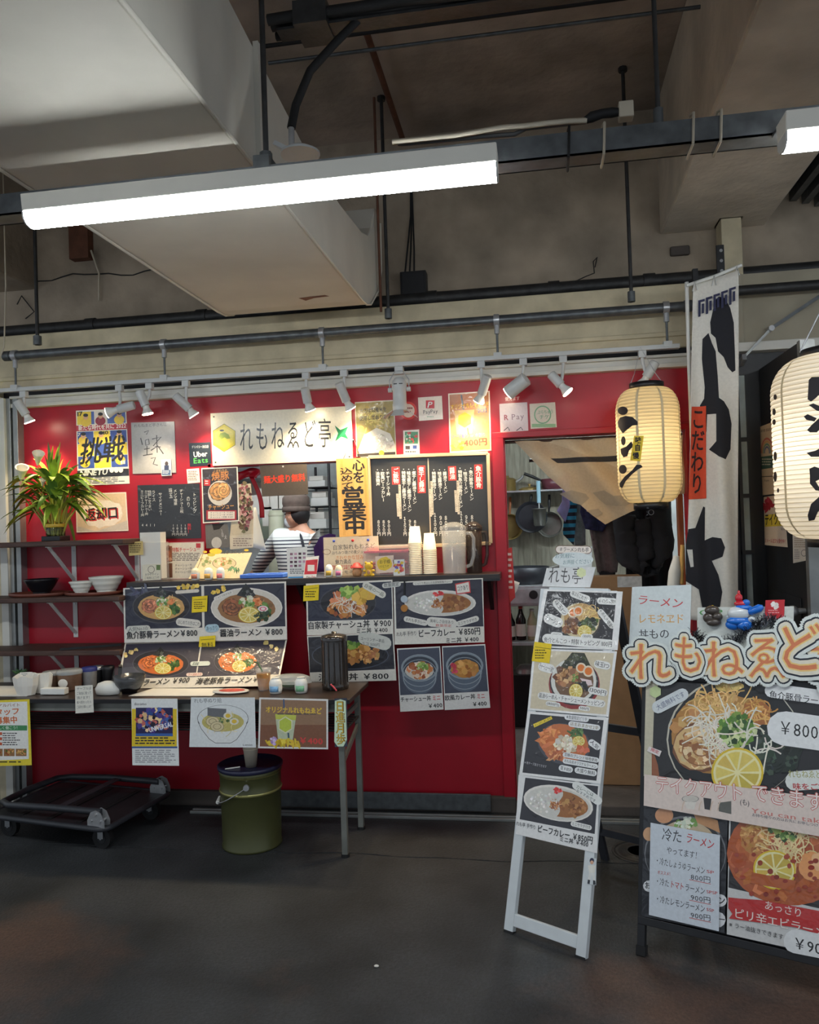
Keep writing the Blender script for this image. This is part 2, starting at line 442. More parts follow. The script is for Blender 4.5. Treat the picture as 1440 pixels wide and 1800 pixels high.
# ================================================================== THE SETTING
def floor_material():
    mt = bpy.data.materials.new('asphalt'); mt.use_nodes = True; nt = mt.node_tree; b = nt.nodes['Principled BSDF']
    N = nt.nodes.new; Lk = nt.links.new
    tc = N('ShaderNodeTexCoord'); P = tc.outputs['Object']
    n1 = N('ShaderNodeTexNoise'); n1.inputs['Scale'].default_value = 2.2; n1.inputs['Detail'].default_value = 8; Lk(P, n1.inputs['Vector'])
    r1 = N('ShaderNodeValToRGB'); e = r1.color_ramp.elements
    e[0].position = .32; e[0].color = RGB(25, 28, 30)+(1,); e[1].position = .66; e[1].color = RGB(58, 60, 62)+(1,); Lk(n1.outputs[0], r1.inputs[0])
    # rust-brown worn paint
    n2 = N('ShaderNodeTexNoise'); n2.inputs['Scale'].default_value = 1.3; n2.inputs['Detail'].default_value = 9; n2.inputs['Roughness'].default_value = .65; Lk(P, n2.inputs['Vector'])
    sx = N('ShaderNodeSeparateXYZ'); Lk(P, sx.inputs[0])
    my = N('ShaderNodeMapRange'); my.inputs[1].default_value = -.75; my.inputs[2].default_value = -1.5; my.inputs[3].default_value = -.22; my.inputs[4].default_value = .13; Lk(sx.outputs[1], my.inputs[0])
    ab = N('ShaderNodeMath'); ab.operation = 'ABSOLUTE'
    sh = N('ShaderNodeMath'); sh.inputs[1].default_value = .75; Lk(sx.outputs[0], sh.inputs[0]); Lk(sh.outputs[0], ab.inputs[0])
    mx = N('ShaderNodeMapRange'); mx.inputs[1].default_value = .4; mx.inputs[2].default_value = 1.3; mx.inputs[3].default_value = -.12; mx.inputs[4].default_value = .12; Lk(ab.outputs[0], mx.inputs[0])
    a1 = N('ShaderNodeMath'); Lk(n2.outputs[0], a1.inputs[0]); Lk(my.outputs[0], a1.inputs[1])
    a2 = N('ShaderNodeMath'); Lk(a1.outputs[0], a2.inputs[0]); Lk(mx.outputs[0], a2.inputs[1])
    r2 = N('ShaderNodeValToRGB'); r2.color_ramp.elements[0].position = .55; r2.color_ramp.elements[1].position = .78; Lk(a2.outputs[0], r2.inputs[0])
    m1 = N('ShaderNodeMixRGB'); m1.inputs[2].default_value = RGB(80, 60, 50)+(1,); Lk(r2.outputs[0], m1.inputs[0]); Lk(r1.outputs[0], m1.inputs[1])
    gn = N('ShaderNodeTexNoise'); gn.inputs['Scale'].default_value = 70; gn.inputs['Detail'].default_value = 9; gn.inputs['Roughness'].default_value = .75; Lk(P, gn.inputs['Vector'])
    gr = N('ShaderNodeMapRange'); gr.inputs[1].default_value = .3; gr.inputs[2].default_value = .7; gr.inputs[3].default_value = .5; gr.inputs[4].default_value = 1.6; Lk(gn.outputs[0], gr.inputs[0])
    gm = N('ShaderNodeVectorMath'); gm.operation = 'SCALE'; Lk(m1.outputs[0], gm.inputs[0]); Lk(gr.outputs[0], gm.inputs['Scale'])
    # pale grit and specks
    v = N('ShaderNodeTexVoronoi'); v.inputs['Scale'].default_value = 55; Lk(P, v.inputs['Vector'])
    r3 = N('ShaderNodeValToRGB'); r3.color_ramp.elements[0].position = .02; r3.color_ramp.elements[0].color = (1,1,1,1); r3.color_ramp.elements[1].position = .06; r3.color_ramp.elements[1].color = (0,0,0,1); Lk(v.outputs[0], r3.inputs[0])
    sc = N('ShaderNodeMath'); sc.operation = 'MULTIPLY'; sc.inputs[1].default_value = .3; Lk(r3.outputs[0], sc.inputs[0])
    m2 = N('ShaderNodeMixRGB'); m2.inputs[2].default_value = RGB(130, 124, 115)+(1,); Lk(sc.outputs[0], m2.inputs[0]); Lk(gm.outputs[0], m2.inputs[1])
    Lk(m2.outputs[0], b.inputs['Base Color']); b.inputs['Roughness'].default_value = .62
    n3 = N('ShaderNodeTexNoise'); n3.inputs['Scale'].default_value = 90; n3.inputs['Detail'].default_value = 5; Lk(P, n3.inputs['Vector'])
    bp = N('ShaderNodeBump'); bp.inputs['Strength'].default_value = .35; bp.inputs['Distance'].default_value = .008; Lk(n3.outputs[0], bp.inputs['Height']); Lk(bp.outputs[0], b.inputs['Normal'])
    M['asphalt'] = mt
floor_material()
def seam(x): return -.60+.012*math.sin(x*5)+.008*math.sin(x*13+1)
# two pours of asphalt with a worn joint between them
xs = [-7+i*.1 for i in range(131)]
m = MB(); P = []
for x in xs: P += [(x, -7.5, 0), (x, seam(x)-.003-.003*math.sin(x*31), 0), (x, -7.5, -.12), (x, seam(x)-.004, -.12)]
n = len(xs)
m.add(P, [(4*i, 4*i+4, 4*i+5, 4*i+1) for i in range(n-1)]+[(4*i+1, 4*i+5, 4*i+7, 4*i+3) for i in range(n-1)])
struct(m.build('floor', 'asphalt'), 'dark worn asphalt floor with rust brown patches')
m = MB(); P = []
for x in xs: P += [(x, seam(x)+.003+.003*math.sin(x*37), .001), (x, 3.4, .001), (x, seam(x)+.004, -.12)]
m.add(P, [(3*i, 3*i+3, 3*i+4, 3*i+1) for i in range(n-1)]+[(3*i, 3*i+2, 3*i+5, 3*i+3) for i in range(n-1)])
struct(m.build('floor', 'asphalt'), 'strip of dark asphalt along the shop front')
m = MB().box(-7, 6, -7.5, 3.4, -.2, -.13)
struct(m.build('floor', 'concrete_dark'), 'concrete bed under the asphalt')

XL, XR, ZT = -2.915, .785, 2.245            # the red shop front
WX0, WX1, WZ0, WZ1 = -1.80, -.94, 1.235, 1.875    # serving window
DX0, DX1, DZ1 = -.172, .735, 1.935                 # doorway
m = MB(); t = .06
m.box(XL, WX0, 0, t, .08, ZT); m.box(WX0, WX1, 0, t, .08, WZ0); m.box(WX0, WX1, 0, t, WZ1, ZT)
m.box(WX1, DX0-.06, 0, t, .08, ZT); m.box(DX0-.06, XR, 0, t, DZ1+.03, ZT); m.box(DX1+.02, XR, 0, t, .08, DZ1+.03)
struct(m.build('wall_back', 'red_paint'), 'red painted shop front')
# door frame in the same red
m = MB().box(DX0-.06, DX0, -.018, .10, .05, DZ1+.03).box(DX1, DX1+.03, -.018, .10, .05, DZ1+.03).box(DX0-.06, DX1+.03, -.0185, .10, DZ1, DZ1+.032)
m.box(DX0-.012, DX0+.006, .02, .06, .05, DZ1)
struct(m.build('door_1', 'red_paint', bev=.003), 'red steel frame of the open doorway')
m = MB().box(WX0-.0, WX0+.02, -.008, .09, WZ0, WZ1).box(WX1-.02, WX1, -.008, .09, WZ0, WZ1).box(WX0, WX1, -.008, .09, WZ1-.02, WZ1)
struct(m.build('window_1', 'red_paint', bev=.002), 'red frame of the serving window')
# base under the red panel
m = MB().box(-3.3, DX0, -.03, .10, 0, .082)
struct(m.build('baseboard_back', 'concrete_dark', bev=.006), 'dirty concrete kerb under the red panel')
m = MB().box(DX0, DX1+.03, -.03, .3, 0, .05)
struct(m.build('trim_1', 'concrete_dark', bev=.005), 'concrete door sill')
pl = MB().box(-1.45, -.30, -.045, -.03, .014, .10).build('trim_2', 'galv', bev=.002); struct(pl, 'scuffed steel kick plate')
q = MB().box(-.43, -.302, -.0475, -.045, .016, .098)
for a in (-.42, -.312):
    for z in (.03, .086): q.cyl((a, -.051, z), (a, -.0475, z), .005, n=8)
q.build('patch_plate', 'galv', pl)
m = MB()
for y in (-.135, -.10): m.box(-1.9, 1.0, y-.008, y+.008, 0, .014)
m.box(-1.9, 1.0, -.127, -.108, 0, .004)
struct(m.build('trim_3', 'alu', bev=.002), 'aluminium floor rail')
# header trim, gap, fascia
m = MB().box(-2.96, .80, -.05, .03, ZT, ZT+.022).box(-2.96, .80, -.035, .03, ZT+.022, ZT+.05).box(-2.96, .80, -.06, .0, ZT+.05, ZT+.064)
struct(m.build('trim_4', 'alu_white', bev=.002), 'white aluminium header above the red panel')
m = MB().box(-3.6, .86, -.01, .12, ZT+.064, ZT+.10)
struct(m.build('trim_5', 'black_metal'), 'dark slot of the shutter')
m = MB().box(-3.9, .86, -.03, .30, ZT+.10, 2.665).box(-3.9, .86, -.045, -.03, 2.40, 2.425)
struct(m.build('wall_fascia', 'cream', bev=.006), 'cream painted steel fascia beam')
m = MB().box(-7, 6, .30, .5, 2.3, 3.76); struct(m.build('wall_upper', 'concrete'), 'stained concrete girder above the fascia')
m = MB().box(-7, 6, -7.5, .5, 3.72, 3.95); struct(m.build('ceiling', 'slab'), 'dark concrete slab')
m = MB().box(.70, 1.235, -7.5, .30, 3.03, 3.72); struct(m.build('trim_6', 'concrete_light', bev=.01), 'concrete ceiling beam by the lantern')
m = MB().box(-3.9, -3.0, -7.5, .30, 3.03, 3.72); struct(m.build('trim_7', 'concrete', bev=.01), 'concrete ceiling beam beyond the duct')
# left end of the front
m = MB().box(-3.9, -3.03, -.06, .3, 0, 2.34); struct(m.build('wall_left', 'cream'), 'cream painted end wall')
m = MB().box(-3.03, -2.985, -.075, .05, 0, 2.30); struct(m.build('trim_8', 'alu_white', bev=.003), 'white board beside the shelves')
m = MB().box(-2.985, -2.96, -.055, .05, 0, 2.30).box(-2.96, -2.945, -.02, .05, 0, 2.30).box(-2.945, -2.915, -.055, .05, 0, 2.30)
struct(m.build('trim_9', 'alu', bev=.002), 'aluminium shutter guide')
# right end: post and neighbouring shop
m = MB().box(.80, .86, -.05, .3, 0, 2.34); struct(m.build('trim_10', 'cream', bev=.004), 'cream post behind the banner')
m = MB().box(.86, 3.2, .02, .3, 0, 2.30); struct(m.build('wall_right', 'black_metal'), 'black front of the neighbouring unit')
m = MB().box(.86, 3.2, -.05, .3, 2.30, 2.345); struct(m.build('trim_11', 'alu_white', bev=.003), 'white sill above the neighbouring unit')
mat('sheet_cream', (158, 150, 130), .6, noise=.1, ns=6)
m = MB().box(.86, 3.2, -.02, .10, 2.345, 2.69)
for x in (.90, 1.0, 1.6): m.box(x, x+.03, -.028, -.02, 2.345, 2.69)
struct(m.build('wall_sheet', 'sheet_cream', bev=.002), 'pale sheet metal panel above the neighbouring unit')
# narrow glazed strip beside the banner
wf = MB().box(.985, 1.0, -.01, .02, .3, 2.2).box(1.03, 1.045, -.01, .02, .3, 2.2)
for z in (.3, 1.30, 1.58, 1.86, 2.19): wf.box(.985, 1.045, -.012, .02, z, z+.02)
wf = struct(wf.build('window_2', 'black_metal'), 'narrow glazed strip of the neighbouring unit')
mat('grey_pane', (168, 180, 178), .2, noise=.3, ns=6)
for z0, z1 in ((.32, 1.30), (1.32, 1.58), (1.60, 1.86), (1.88, 2.19)):
    MB().box(1.0, 1.03, .0, .012, z0, z1).build('pane', 'grey_pane', wf)
# black door leaf standing open towards the passage
dl = thing('black_door', (1.10, 0, 0), 'black panelled door leaf standing open beside the cow pattern banner', 'door')
dlf = MB().box(1.10, 1.145, -.62, 0, .02, 2.215).build('door_leaf', 'black_metal', dl, bev=.003)
for z0, z1 in ((.15, .62), (.70, 1.13)):
    MB().box(1.094, 1.10, -.52, -.08, z0, z1).build('panel', 'black_metal', dlf, bev=.004)
MB().box(1.092, 1.15, -.66, -.62, .02, 2.215).build('edge_strip', 'alu', dl)
k = MB().cyl((1.10, -.56, 1.08), (1.06, -.56, 1.08), .012); k.ball((1.05, -.56, 1.08), .024); k.build('door_knob', 'steel', dlf)
# metal stay of the awning
st = thing('awning_stay', (1.05, -.06, 2.38), 'slim grey folding stay under the pale sheet panel', 'stay')
a, b2, c = W(1308, 628, -.06), W(1355, 578, -.06), W(1445, 518, -.06)
MB().bar(a, b2, .012, .012).build('lower_arm', 'alu', st); MB().bar(b2, c, .016, .016).build('upper_arm', 'galv', st)
MB().cyl(b2+Vector((0,-.02,0)), b2+Vector((0,.02,0)), .014, n=10).build('pivot', 'steel', st)
MB().bar(a+Vector((0,.06,-.02)), a+Vector((0,-.01,.0)), .02, .03).build('bracket', 'steel', st)

# ------------------------------------------------------------------ kitchen shell
mat('kitchen_wall', (196, 202, 200), .6, noise=.25, ns=5, bump=.2)
mat('grimy_panel', (150, 146, 130), .7, noise=.4, ns=7, bump=.3, stretch=(6, 1, .6))
m = MB().box(-3.0, -.42, 3.0, 3.06, 0, 2.5); struct(m.build('wall_kitchen', 'kitchen_wall'), 'grey kitchen back wall')
m = MB().box(-.42, .95, 2.35, 2.41, 0, 2.5); struct(m.build('wall_galley', 'grimy_panel'), 'grimy wall behind the pans')
m = MB().box(-.48, -.42, 1.6, 3.0, 0, 2.5); struct(m.build('wall_partition', 'kitchen_wall'), 'kitchen partition')
m = MB().box(-3.0, -2.95, .06, 3.0, 0, 2.5).box(.86, .92, .06, 2.41, 0, 2.5); struct(m.build('wall_side', 'kitchen_wall'), 'kitchen side walls')
m = MB().box(-3.0, .92, .3, 3.06, 2.32, 2.40); struct(m.build('ceiling_kitchen', 'kitchen_wall'), 'kitchen ceiling')
m = MB().box(-3.0, .92, .3, 3.0, 0.001, .03); struct(m.build('floor_kitchen', 'concrete_dark'), 'kitchen floor')
mat('lamp_white', (246, 242, 228), .4, noise=.02)
def tube_lamp(name, label, x0, x1, y, z, strength, group, col=(1, .97, .93), endcaps=True):
    t = thing(name, ((x0+x1)/2, y, z), label, 'light', group)
    k = MB().prism([(-.034, .0), (.034, .0), (.040, .045), (-.040, .045)], lambda a, b, u: (u, y+a, z+b), x0, x1)
    hs = k.build('housing', 'lamp_white', t, bev=.003)
    em = bpy.data.materials.get(name+'_glow')
    if not em:
        em = bpy.data.materials.new(name+'_glow'); em.use_nodes = True; b = em.node_tree.nodes['Principled BSDF']
        b.inputs['Base Color'].default_value = (.8, .8, .8, 1); b.inputs['Emission Color'].default_value = col+(1,); b.inputs['Emission Strength'].default_value = strength
    pr = [(-.034, 0), (-.031, -.018), (-.018, -.030), (0, -.034), (.018, -.030), (.031, -.018), (.034, 0)]
    k = MB().prism(pr, lambda a, b, u: (u, y+a, z+b), x0+.004, x1-.004); k.build('diffuser', em, t)
    if endcaps:
        for u in (x0, x1-.004): MB().prism([(a*1.02, b*1.02) for a, b in pr], lambda a, b, q: (q, y+a, z+b), u, u+.004).build('end_cap', 'white_plastic', hs)
    return t
tube_lamp('unseen_kitchen_lamp', 'unseen white tube light added on the kitchen ceiling as fill for the chef', -2.3, -1.1, 1.0, 2.26, 60.0, None, (.85, .95, 1.0))  # out of view, added towards the window as fill light on the chef
tube_lamp('unseen_kitchen_lamp', 'white tube light on the kitchen ceiling above the pans', -.1, .7, 1.2, 2.26, 22.0, None, (.85, .95, 1.0))
# ================================================================== UNDER THE CEILING
# big painted air duct
DX_0, DX_1 = -1.50, -.79
prof = [(-7.4, 2.575), (-.50, 2.565), (-.40, 2.572), (-.30, 2.60), (-.10, 2.72), (.0, 2.86), (.02, 3.12), (-.10, 3.16), (-.20, 3.02), (-.30, 2.945), (-.45, 2.91), (-.88, 2.875), (-1.4, 2.88), (-2.1, 2.96), (-7.4, 2.96)]
prof = [(a-.02, b) for a, b in prof]
du = thing('air_duct', (-1.15, -2, 2.575), 'large pale painted rectangular air duct running to the wall', 'duct')
MB().prism(prof, lambda a, b, u: (u, a, b), DX_0, DX_1).build('duct_body', 'duct_paint', du, bev=.008)
k = MB()
for X in (DX_0, DX_1):
    s_ = -1 if X == DX_0 else 1
    k.tube([(X+s_*.003, a, b) for a, b in prof[:7]], .006, 6)
k.build('seam_bead', 'duct_paint', du)
k = MB()
for y in (-1.93,):
    k.box(DX_0-.016, DX_1+.016, y-.012, y+.012, 2.556, 2.572).box(DX_1, DX_1+.016, y-.012, y+.012, 2.556, 2.95).box(DX_0-.016, DX_0, y-.012, y+.012, 2.556, 2.95)
k.build('flange', 'duct_paint', du)
mat('rust', (104, 66, 48), .8, noise=.3)
p = W(552, 507, -.62)
MB().add([Vector((p.x+dx, p.y+dy, 2.564)) for dx, dy in ((-.07, -.02), (.06, -.035), (.075, -.01), (.0, .0), (-.05, .03))], [(0, 1, 2, 3, 4)]).build('bare_patch', 'rust', du)
# cable channel with the tube lights
YS, ZS = -2.12, 2.415
ch = thing('cable_channel', (-.5, YS, ZS), 'grey steel channel with cables carrying the tube lights', 'channel')
k = MB().box(-4.5, 3.2, YS-.035, YS-.030, ZS, ZS+.06).box(-4.5, 3.2, YS+.030, YS+.035, ZS, ZS+.06).box(-4.5, 3.2, YS-.035, YS+.035, ZS, ZS+.004)
k.build('channel', 'galv', ch)
def wob(x0, x1, y, z, a, n=26, s=0):
    return [(x0+(x1-x0)*i/n, y+a*math.sin(i*.9+s), z+a*math.sin(i*.7+s*2)+a*.6*math.sin(i*1.9+s)) for i in range(n+1)]
mat('cable_cream', (186, 176, 156), .6, noise=.1)
mat('cable_grey', (96, 96, 94), .6, noise=.1)
def cv(pts, y): return [W(x, yy, y) for x, yy in pts]
MB().tube(cv([(690, 250), (740, 245), (800, 239), (850, 230), (885, 224), (920, 222), (960, 217), (1000, 213), (1032, 212)], YS-.02), .007, 6).build('cable', 'cable_cream', ch)
MB().tube(cv([(700, 254), (780, 247), (850, 240), (905, 236), (925, 226), (970, 221), (1030, 214)], YS), .006, 6).build('cable', 'cable_grey', ch)
MB().tube(wob(-4.4, 3.1, YS+.015, ZS+.062, .004, 90, s=2), .008, 6).build('cable', 'cable_grey', ch)
MB().tube(cv([(1026, 213), (1040, 206), (1058, 200), (1076, 198), (1090, 197)], YS-.015), [.008, .014, .012, .013, .010], 8).build('tape_wrap', 'rubber', ch)
cj = W(1100, 196, YS-.01); MB().box(cj.x-.018, cj.x+.018, cj.y-.018, cj.y+.018, cj.z-.02, cj.z+.02).build('connector', 'cable_cream', ch, bev=.003)
for px, mt_ in ((997, 'rubber'), (1058, 'cable_cream'), (1212, 'cable_cream'), (1260, 'cable_cream')):
    x = W(px, 240, YS).x
    MB().tube([(x, YS-.042, ZS-.006), (x+.004, YS-.044, ZS+.07), (x+.004, YS, ZS+.085), (x, YS+.042, ZS+.07), (x, YS+.042, ZS-.006), (x, YS-.042, ZS-.006)], .0035, 5).build('cable_tie', mt_, ch)
# the lights hang right under the channel, in a row down the passage
ll = tube_lamp('tube_light', 'long white tube light fixed under the channel below the air duct', -1.32, -.07, -2.25, 2.362, LED_STRENGTH, 'tube lights of the passage', (.92, .97, 1.0))
tube_lamp('tube_light', 'white tube light on the channel below the concrete ceiling beam', .58, 1.83, -2.25, 2.362, LED_STRENGTH, 'tube lights of the passage', (.92, .97, 1.0))
tube_lamp('tube_light', 'tube light further along the channel beyond the air duct', -3.3, -2.05, -2.25, 2.362, LED_STRENGTH, 'tube lights of the passage', (.92, .97, 1.0))
for x in (-1.30, -.09, .60): MB().box(x-.012, x+.012, -2.26, YS-.03, ZS-.008, ZS+.0).build('lamp_clip', 'galv', ch)
# cable ladder above, with rods down to the channel
cl = thing('cable_bundle', (-.2, -1.95, 2.9), 'thick bundle of black cables hung near the slab', 'cable')
YL = -1.9; zl = W(560, 48, YL).z
MB().box(-.72, 3.2, YL-.03, YL+.03, zl-.012, zl-.004).build('side_rail', 'dark_pipe', cl)
for i, (dy, dz, r) in enumerate(((-.045, .012, .016), (-.01, .016, .020), (.03, .012, .014))):
    MB().tube(wob(-.74, 3.2, YL+dy, zl+dz, .004, 40, s=i), r, 7).build('cable', 'rubber', cl)
MB().box(-.66, -.56, YL-.06, YL+.06, zl-.02, zl+.05).build('cable_clamp', 'dark_pipe', cl)
def rod(name, label, x, y, z0, z1, r=.006, mt='dark_pipe', nut=True):
    t = thing(name, (x, y, z0), label, 'rod')
    MB().cyl((x, y, z0), (x, y, z1), r, n=8).build('shaft', mt, t)
    if nut:
        MB().cyl((x, y, z0), (x, y, z0+.05), r*2.2, n=6).build('turnbuckle', 'galv', t)
        MB().cyl((x, y, z1-.02), (x, y, z1), r*2.4, n=8).build('anchor', 'dark_pipe', t)
    return t
p = W(467, 245, YS)
hb = rod('hanger_rod', 'dark threaded rod holding the channel beside the air duct', p.x, YS, ZS+.06, 3.72, .008)
MB().box(p.x-.022, p.x+.022, YS-.045, YS+.045, ZS-.006, ZS+.085).build('clamp', 'galv', hb)
rod('hanger_rod', 'dark threaded rod holding the channel by the taped cable joint', .33, YS, ZS+.06, 3.72, .006)
# black hose with a pale lamp cap
hp = [W(640, 25, -1.9), W(590, 75, -1.95), W(545, 125, -2.0), W(520, 185, -2.03), W(512, 225, -2.05)]
ho = thing('hose_lamp', W(512, 262, -2.05), 'black flexible hose running down to a pale round cap', 'hose')
MB().tube(hp, .012, 10).build('hose', 'rubber', ho)
MB().cyl(W(512, 225, -2.05), W(513, 262, -2.05), .009, n=8).build('fitting', 'steel', ho)
c = W(528, 270, -2.05); MB().lathe([(.005, .02), (.03, .016), (.055, .002), (.055, -.004)], c, 20).build('cap', 'white_metal', ho)
MB().bar(W(483, 252, -2.06), W(515, 268, -2.06), .02, .012).build('bracket', 'white_metal', ho)
# strips and pipes on the slab
def xline(name, label, p0, p1, Y, r, mt, cat='pipe', n=10):
    a, b = W(*p0, Y), W(*p1, Y); z = (a.z+b.z)/2; d = 1.2
    k = MB().cyl((a.x-.02, Y, z), (b.x+d*(p1[0] > 1300), Y, z), r, n=n)
    return tag(k.build(name, mt), label, cat)
xline('steel_strip', 'thin pale steel strip across the slab', (480, 110), (1440, -15), -.9, .008, 'galv', 'strip')
xline('conduit', 'thin black conduit across the slab above the steel strip', (455, 88), (1440, -55), -.95, .009, 'rubber', 'conduit')
a, b = W(640, 45, -.8), W(708, 245, .25)
tag(MB().tube([a, (a+b)/2, b], .016, 8).build('brown_pipe', 'rust'), 'rusty brown pipe slanting down the slab to the wall', 'pipe')
for (px, lab, y0, y1) in ((670, 'chain-like rusty rod hanging beside the duct mouth', 175, 548), (683, 'black rod hanging down to the lamp pipe beside the duct mouth', 190, 560)):
    a = W(px, y1, -.15); b = W(px-6, y0, -.15)
    rod('hanger_rod', lab, a.x, -.15, a.z, 3.72, .007 if px == 670 else .009, 'rust' if px == 670 else 'dark_pipe', px > 675)
a = W(1110, 520, -.15); rod('hanger_rod', 'long black rod hanging from the slab to the lamp pipe by the doorway', a.x, -.15, a.z-.03, 3.72, .009)
a = W(66, 600, -.15); rod('hanger_rod', 'black rod hanging to the end of the lamp pipe above the shelves', a.x, -.15, a.z-.02, 3.72, .010)
# black sprinkler pipe lying above the fascia
k = thing('sprinkler_pipe', (-1, .2, 2.70), 'black pipe running along the top of the cream fascia', 'pipe')
MB().cyl((-4.5, .21, 2.755), (3.2, .21, 2.755), .036, n=14).build('pipe', 'dark_pipe', k)
for x in (-2.6, -1.9, -.55, .12, .62): MB().cyl((x-.03, .21, 2.755), (x+.03, .21, 2.755), .043, n=14).build('collar', 'dark_pipe', k)
for x in (-2.2, -.2, .95): MB().box(x-.012, x+.012, .20, .22, 2.666, 2.73).build('saddle', 'dark_pipe', k)
MB().cyl((-4.5, .12, 2.69), (-1.0, .12, 2.69), .018, n=10).build('side_pipe', 'dark_pipe', k)
mat('wire', (26, 25, 25), .6, noise=0)
w0 = W(1045, 480, .24)
tag(MB().tube([W(1000, 500, .2), W(1030, 486, .22), w0, W(1043, 460, .26), W(1050, 452, .26), W(1046, 470, .27)], .003, 5).build('loose_wire', 'wire'), 'thin black loose wire curling above the black pipe', 'wire')
# junction box and patches on the girder
jb = thing('junction_box', W(725, 500, .26), 'black junction box under the slab beside the duct mouth', 'box')
a = W(703, 478, .22); b = W(750, 524, .22); MB().box(a.x, b.x, .22, .30, b.z, a.z).build('box_body', 'black_metal', jb, bev=.004)
MB().box(a.x+.01, b.x-.01, .212, .22, b.z+.01, a.z-.01).build('lid', 'black_metal', jb, bev=.003)
for i in range(3): MB().tube([W(712+8*i, 480, .26), W(716+6*i, 440, .28), W(722+2*i, 380, .285), W(722+i, 330, .29)], .005, 5).build('cable', 'rubber', jb)
a = W(1195, 440, .29); tag(MB().box(a.x-.05, a.x+.05, .27, .30, a.z-.03, a.z+.02).build('patch_block', 'concrete_dark', bev=.008), 'broken concrete stub on the girder under the ceiling beam', 'block')
k = thing('box_column', (1.02, .28, 2.66), 'pale steel stub column between the ceiling beam and the black pipe', 'column')
a = W(1262, 372, .2); b = W(1302, 480, .2)
MB().box(a.x, b.x, .14, .26, 2.66, a.z-.02).build('shaft', 'cream', k, bev=.004); MB().box(a.x-.012, b.x+.012, .125, .27, a.z-.02, 3.03).build('head_plate', 'cream', k, bev=.004)
# louvred thing on the slab beyond the beam
k = thing('louvre', (1.5, -.3, 3.3), 'grey ribbed louvre beside the concrete ceiling beam', 'louvre')
for i in range(6): MB().box(1.30+i*.06, 1.335+i*.06, -1.4, .28, 3.16-.02*i, 3.22-.02*i).build('slat', 'galv', k)
MB().box(1.26, 1.68, -1.4, .3, 3.22, 3.30).build('backing', 'dark_pipe', k)
# grey clutter on the girder to the left
k = thing('pipe_bracket', W(140, 420, .28), 'rusty hanging bracket on the girder left of the duct', 'bracket')
a = W(125, 398, .27); b = W(160, 455, .27); MB().box(a.x, b.x, .24, .30, b.z, a.z+.2).build('plate', 'rust', k); MB().tube([W(160, 440, .25), W(174, 480, .26), W(174, 528, .27)], .006, 6).build('wire', 'cable_cream', k)
tag(MB().tube(wob(-3.6, -1.3, .29, W(150, 485, .29).z, .012, 30), .004, 5).build('girder_cable', 'wire'), 'thin black cable strung along the girder behind the duct', 'cable')
cr = W(180, 545, .28)
tag(MB().tube([W(30, 535, .28), W(38, 520, .27), W(60, 548, .27), W(45, 560, .28)], .004, 5).build('loose_wire', 'wire'), 'bent black wire on the girder above the shelves', 'wire')

# ------------------------------------------------------------------ lamp pipe, track and spotlights
YP, ZP = -.15, 2.518
lp = thing('lamp_pipe', (-1, YP, ZP), 'grey galvanised pipe hung along the fascia above the lamp track', 'pipe')
MB().cyl((-2.91, YP, ZP), (.755, YP, ZP), .024, n=14).build('pipe', 'galv', lp)
for x in (-2.91, .735): MB().cyl((x-.008, YP, ZP), (x+.03, YP, ZP), .028, n=14).build('end_cap', 'galv', lp)
YT, ZTK = -.15, 2.325
tr = thing('lamp_track', (-1, YT, ZTK), 'long white lamp track under the galvanised pipe', 'track')
MB().box(-3.4, .70, YT-.017, YT+.017, ZTK-.010, ZTK+.012).build('track', 'white_metal', tr, bev=.002)
MB().box(-3.4, .70, YT-.006, YT+.006, ZTK-.0106, ZTK-.009).build('slot', 'black_plastic', tr)
for px, py in ((27, 645), (289, 632), (567, 610), (874, 592), (1172, 570)):
    a = W(px, py, YP); x = a.x
    MB().cyl((x, YP, ZTK+.027), (x, YP, ZP-.02), .006, n=8).build('hanger', 'galv', lp)
    k = MB().cyl((x-.014, YP, ZP), (x+.014, YP, ZP), .030, n=14).cyl((x, YP, ZP-.07), (x, YP, ZP-.024), .013, n=10); k.build('pipe_clamp', 'steel', lp)
    MB().box(x-.02, x+.02, YT-.022, YT+.022, ZTK-.002, ZTK+.026).build('track_joint', 'white_metal', tr)
tag(MB().tube([(-2.95, -.19, 2.325), (-2.97, -.19, 2.40), (-2.93, -.19, 2.47), (-2.89, -.19, 2.56), (-2.87, -.19, 2.9), (-2.87, -.19, 3.72)], .004, 6).build('power_lead', 'cable_cream'), 'thin cream lead running from the slab to the end of the lamp track', 'cable')
bulb = bpy.data.materials.new('bulb_glow'); bulb.use_nodes = True; b = bulb.node_tree.nodes['Principled BSDF']
b.inputs['Emission Color'].default_value = (1, .86, .62, 1); b.inputs['Emission Strength'].default_value = 18
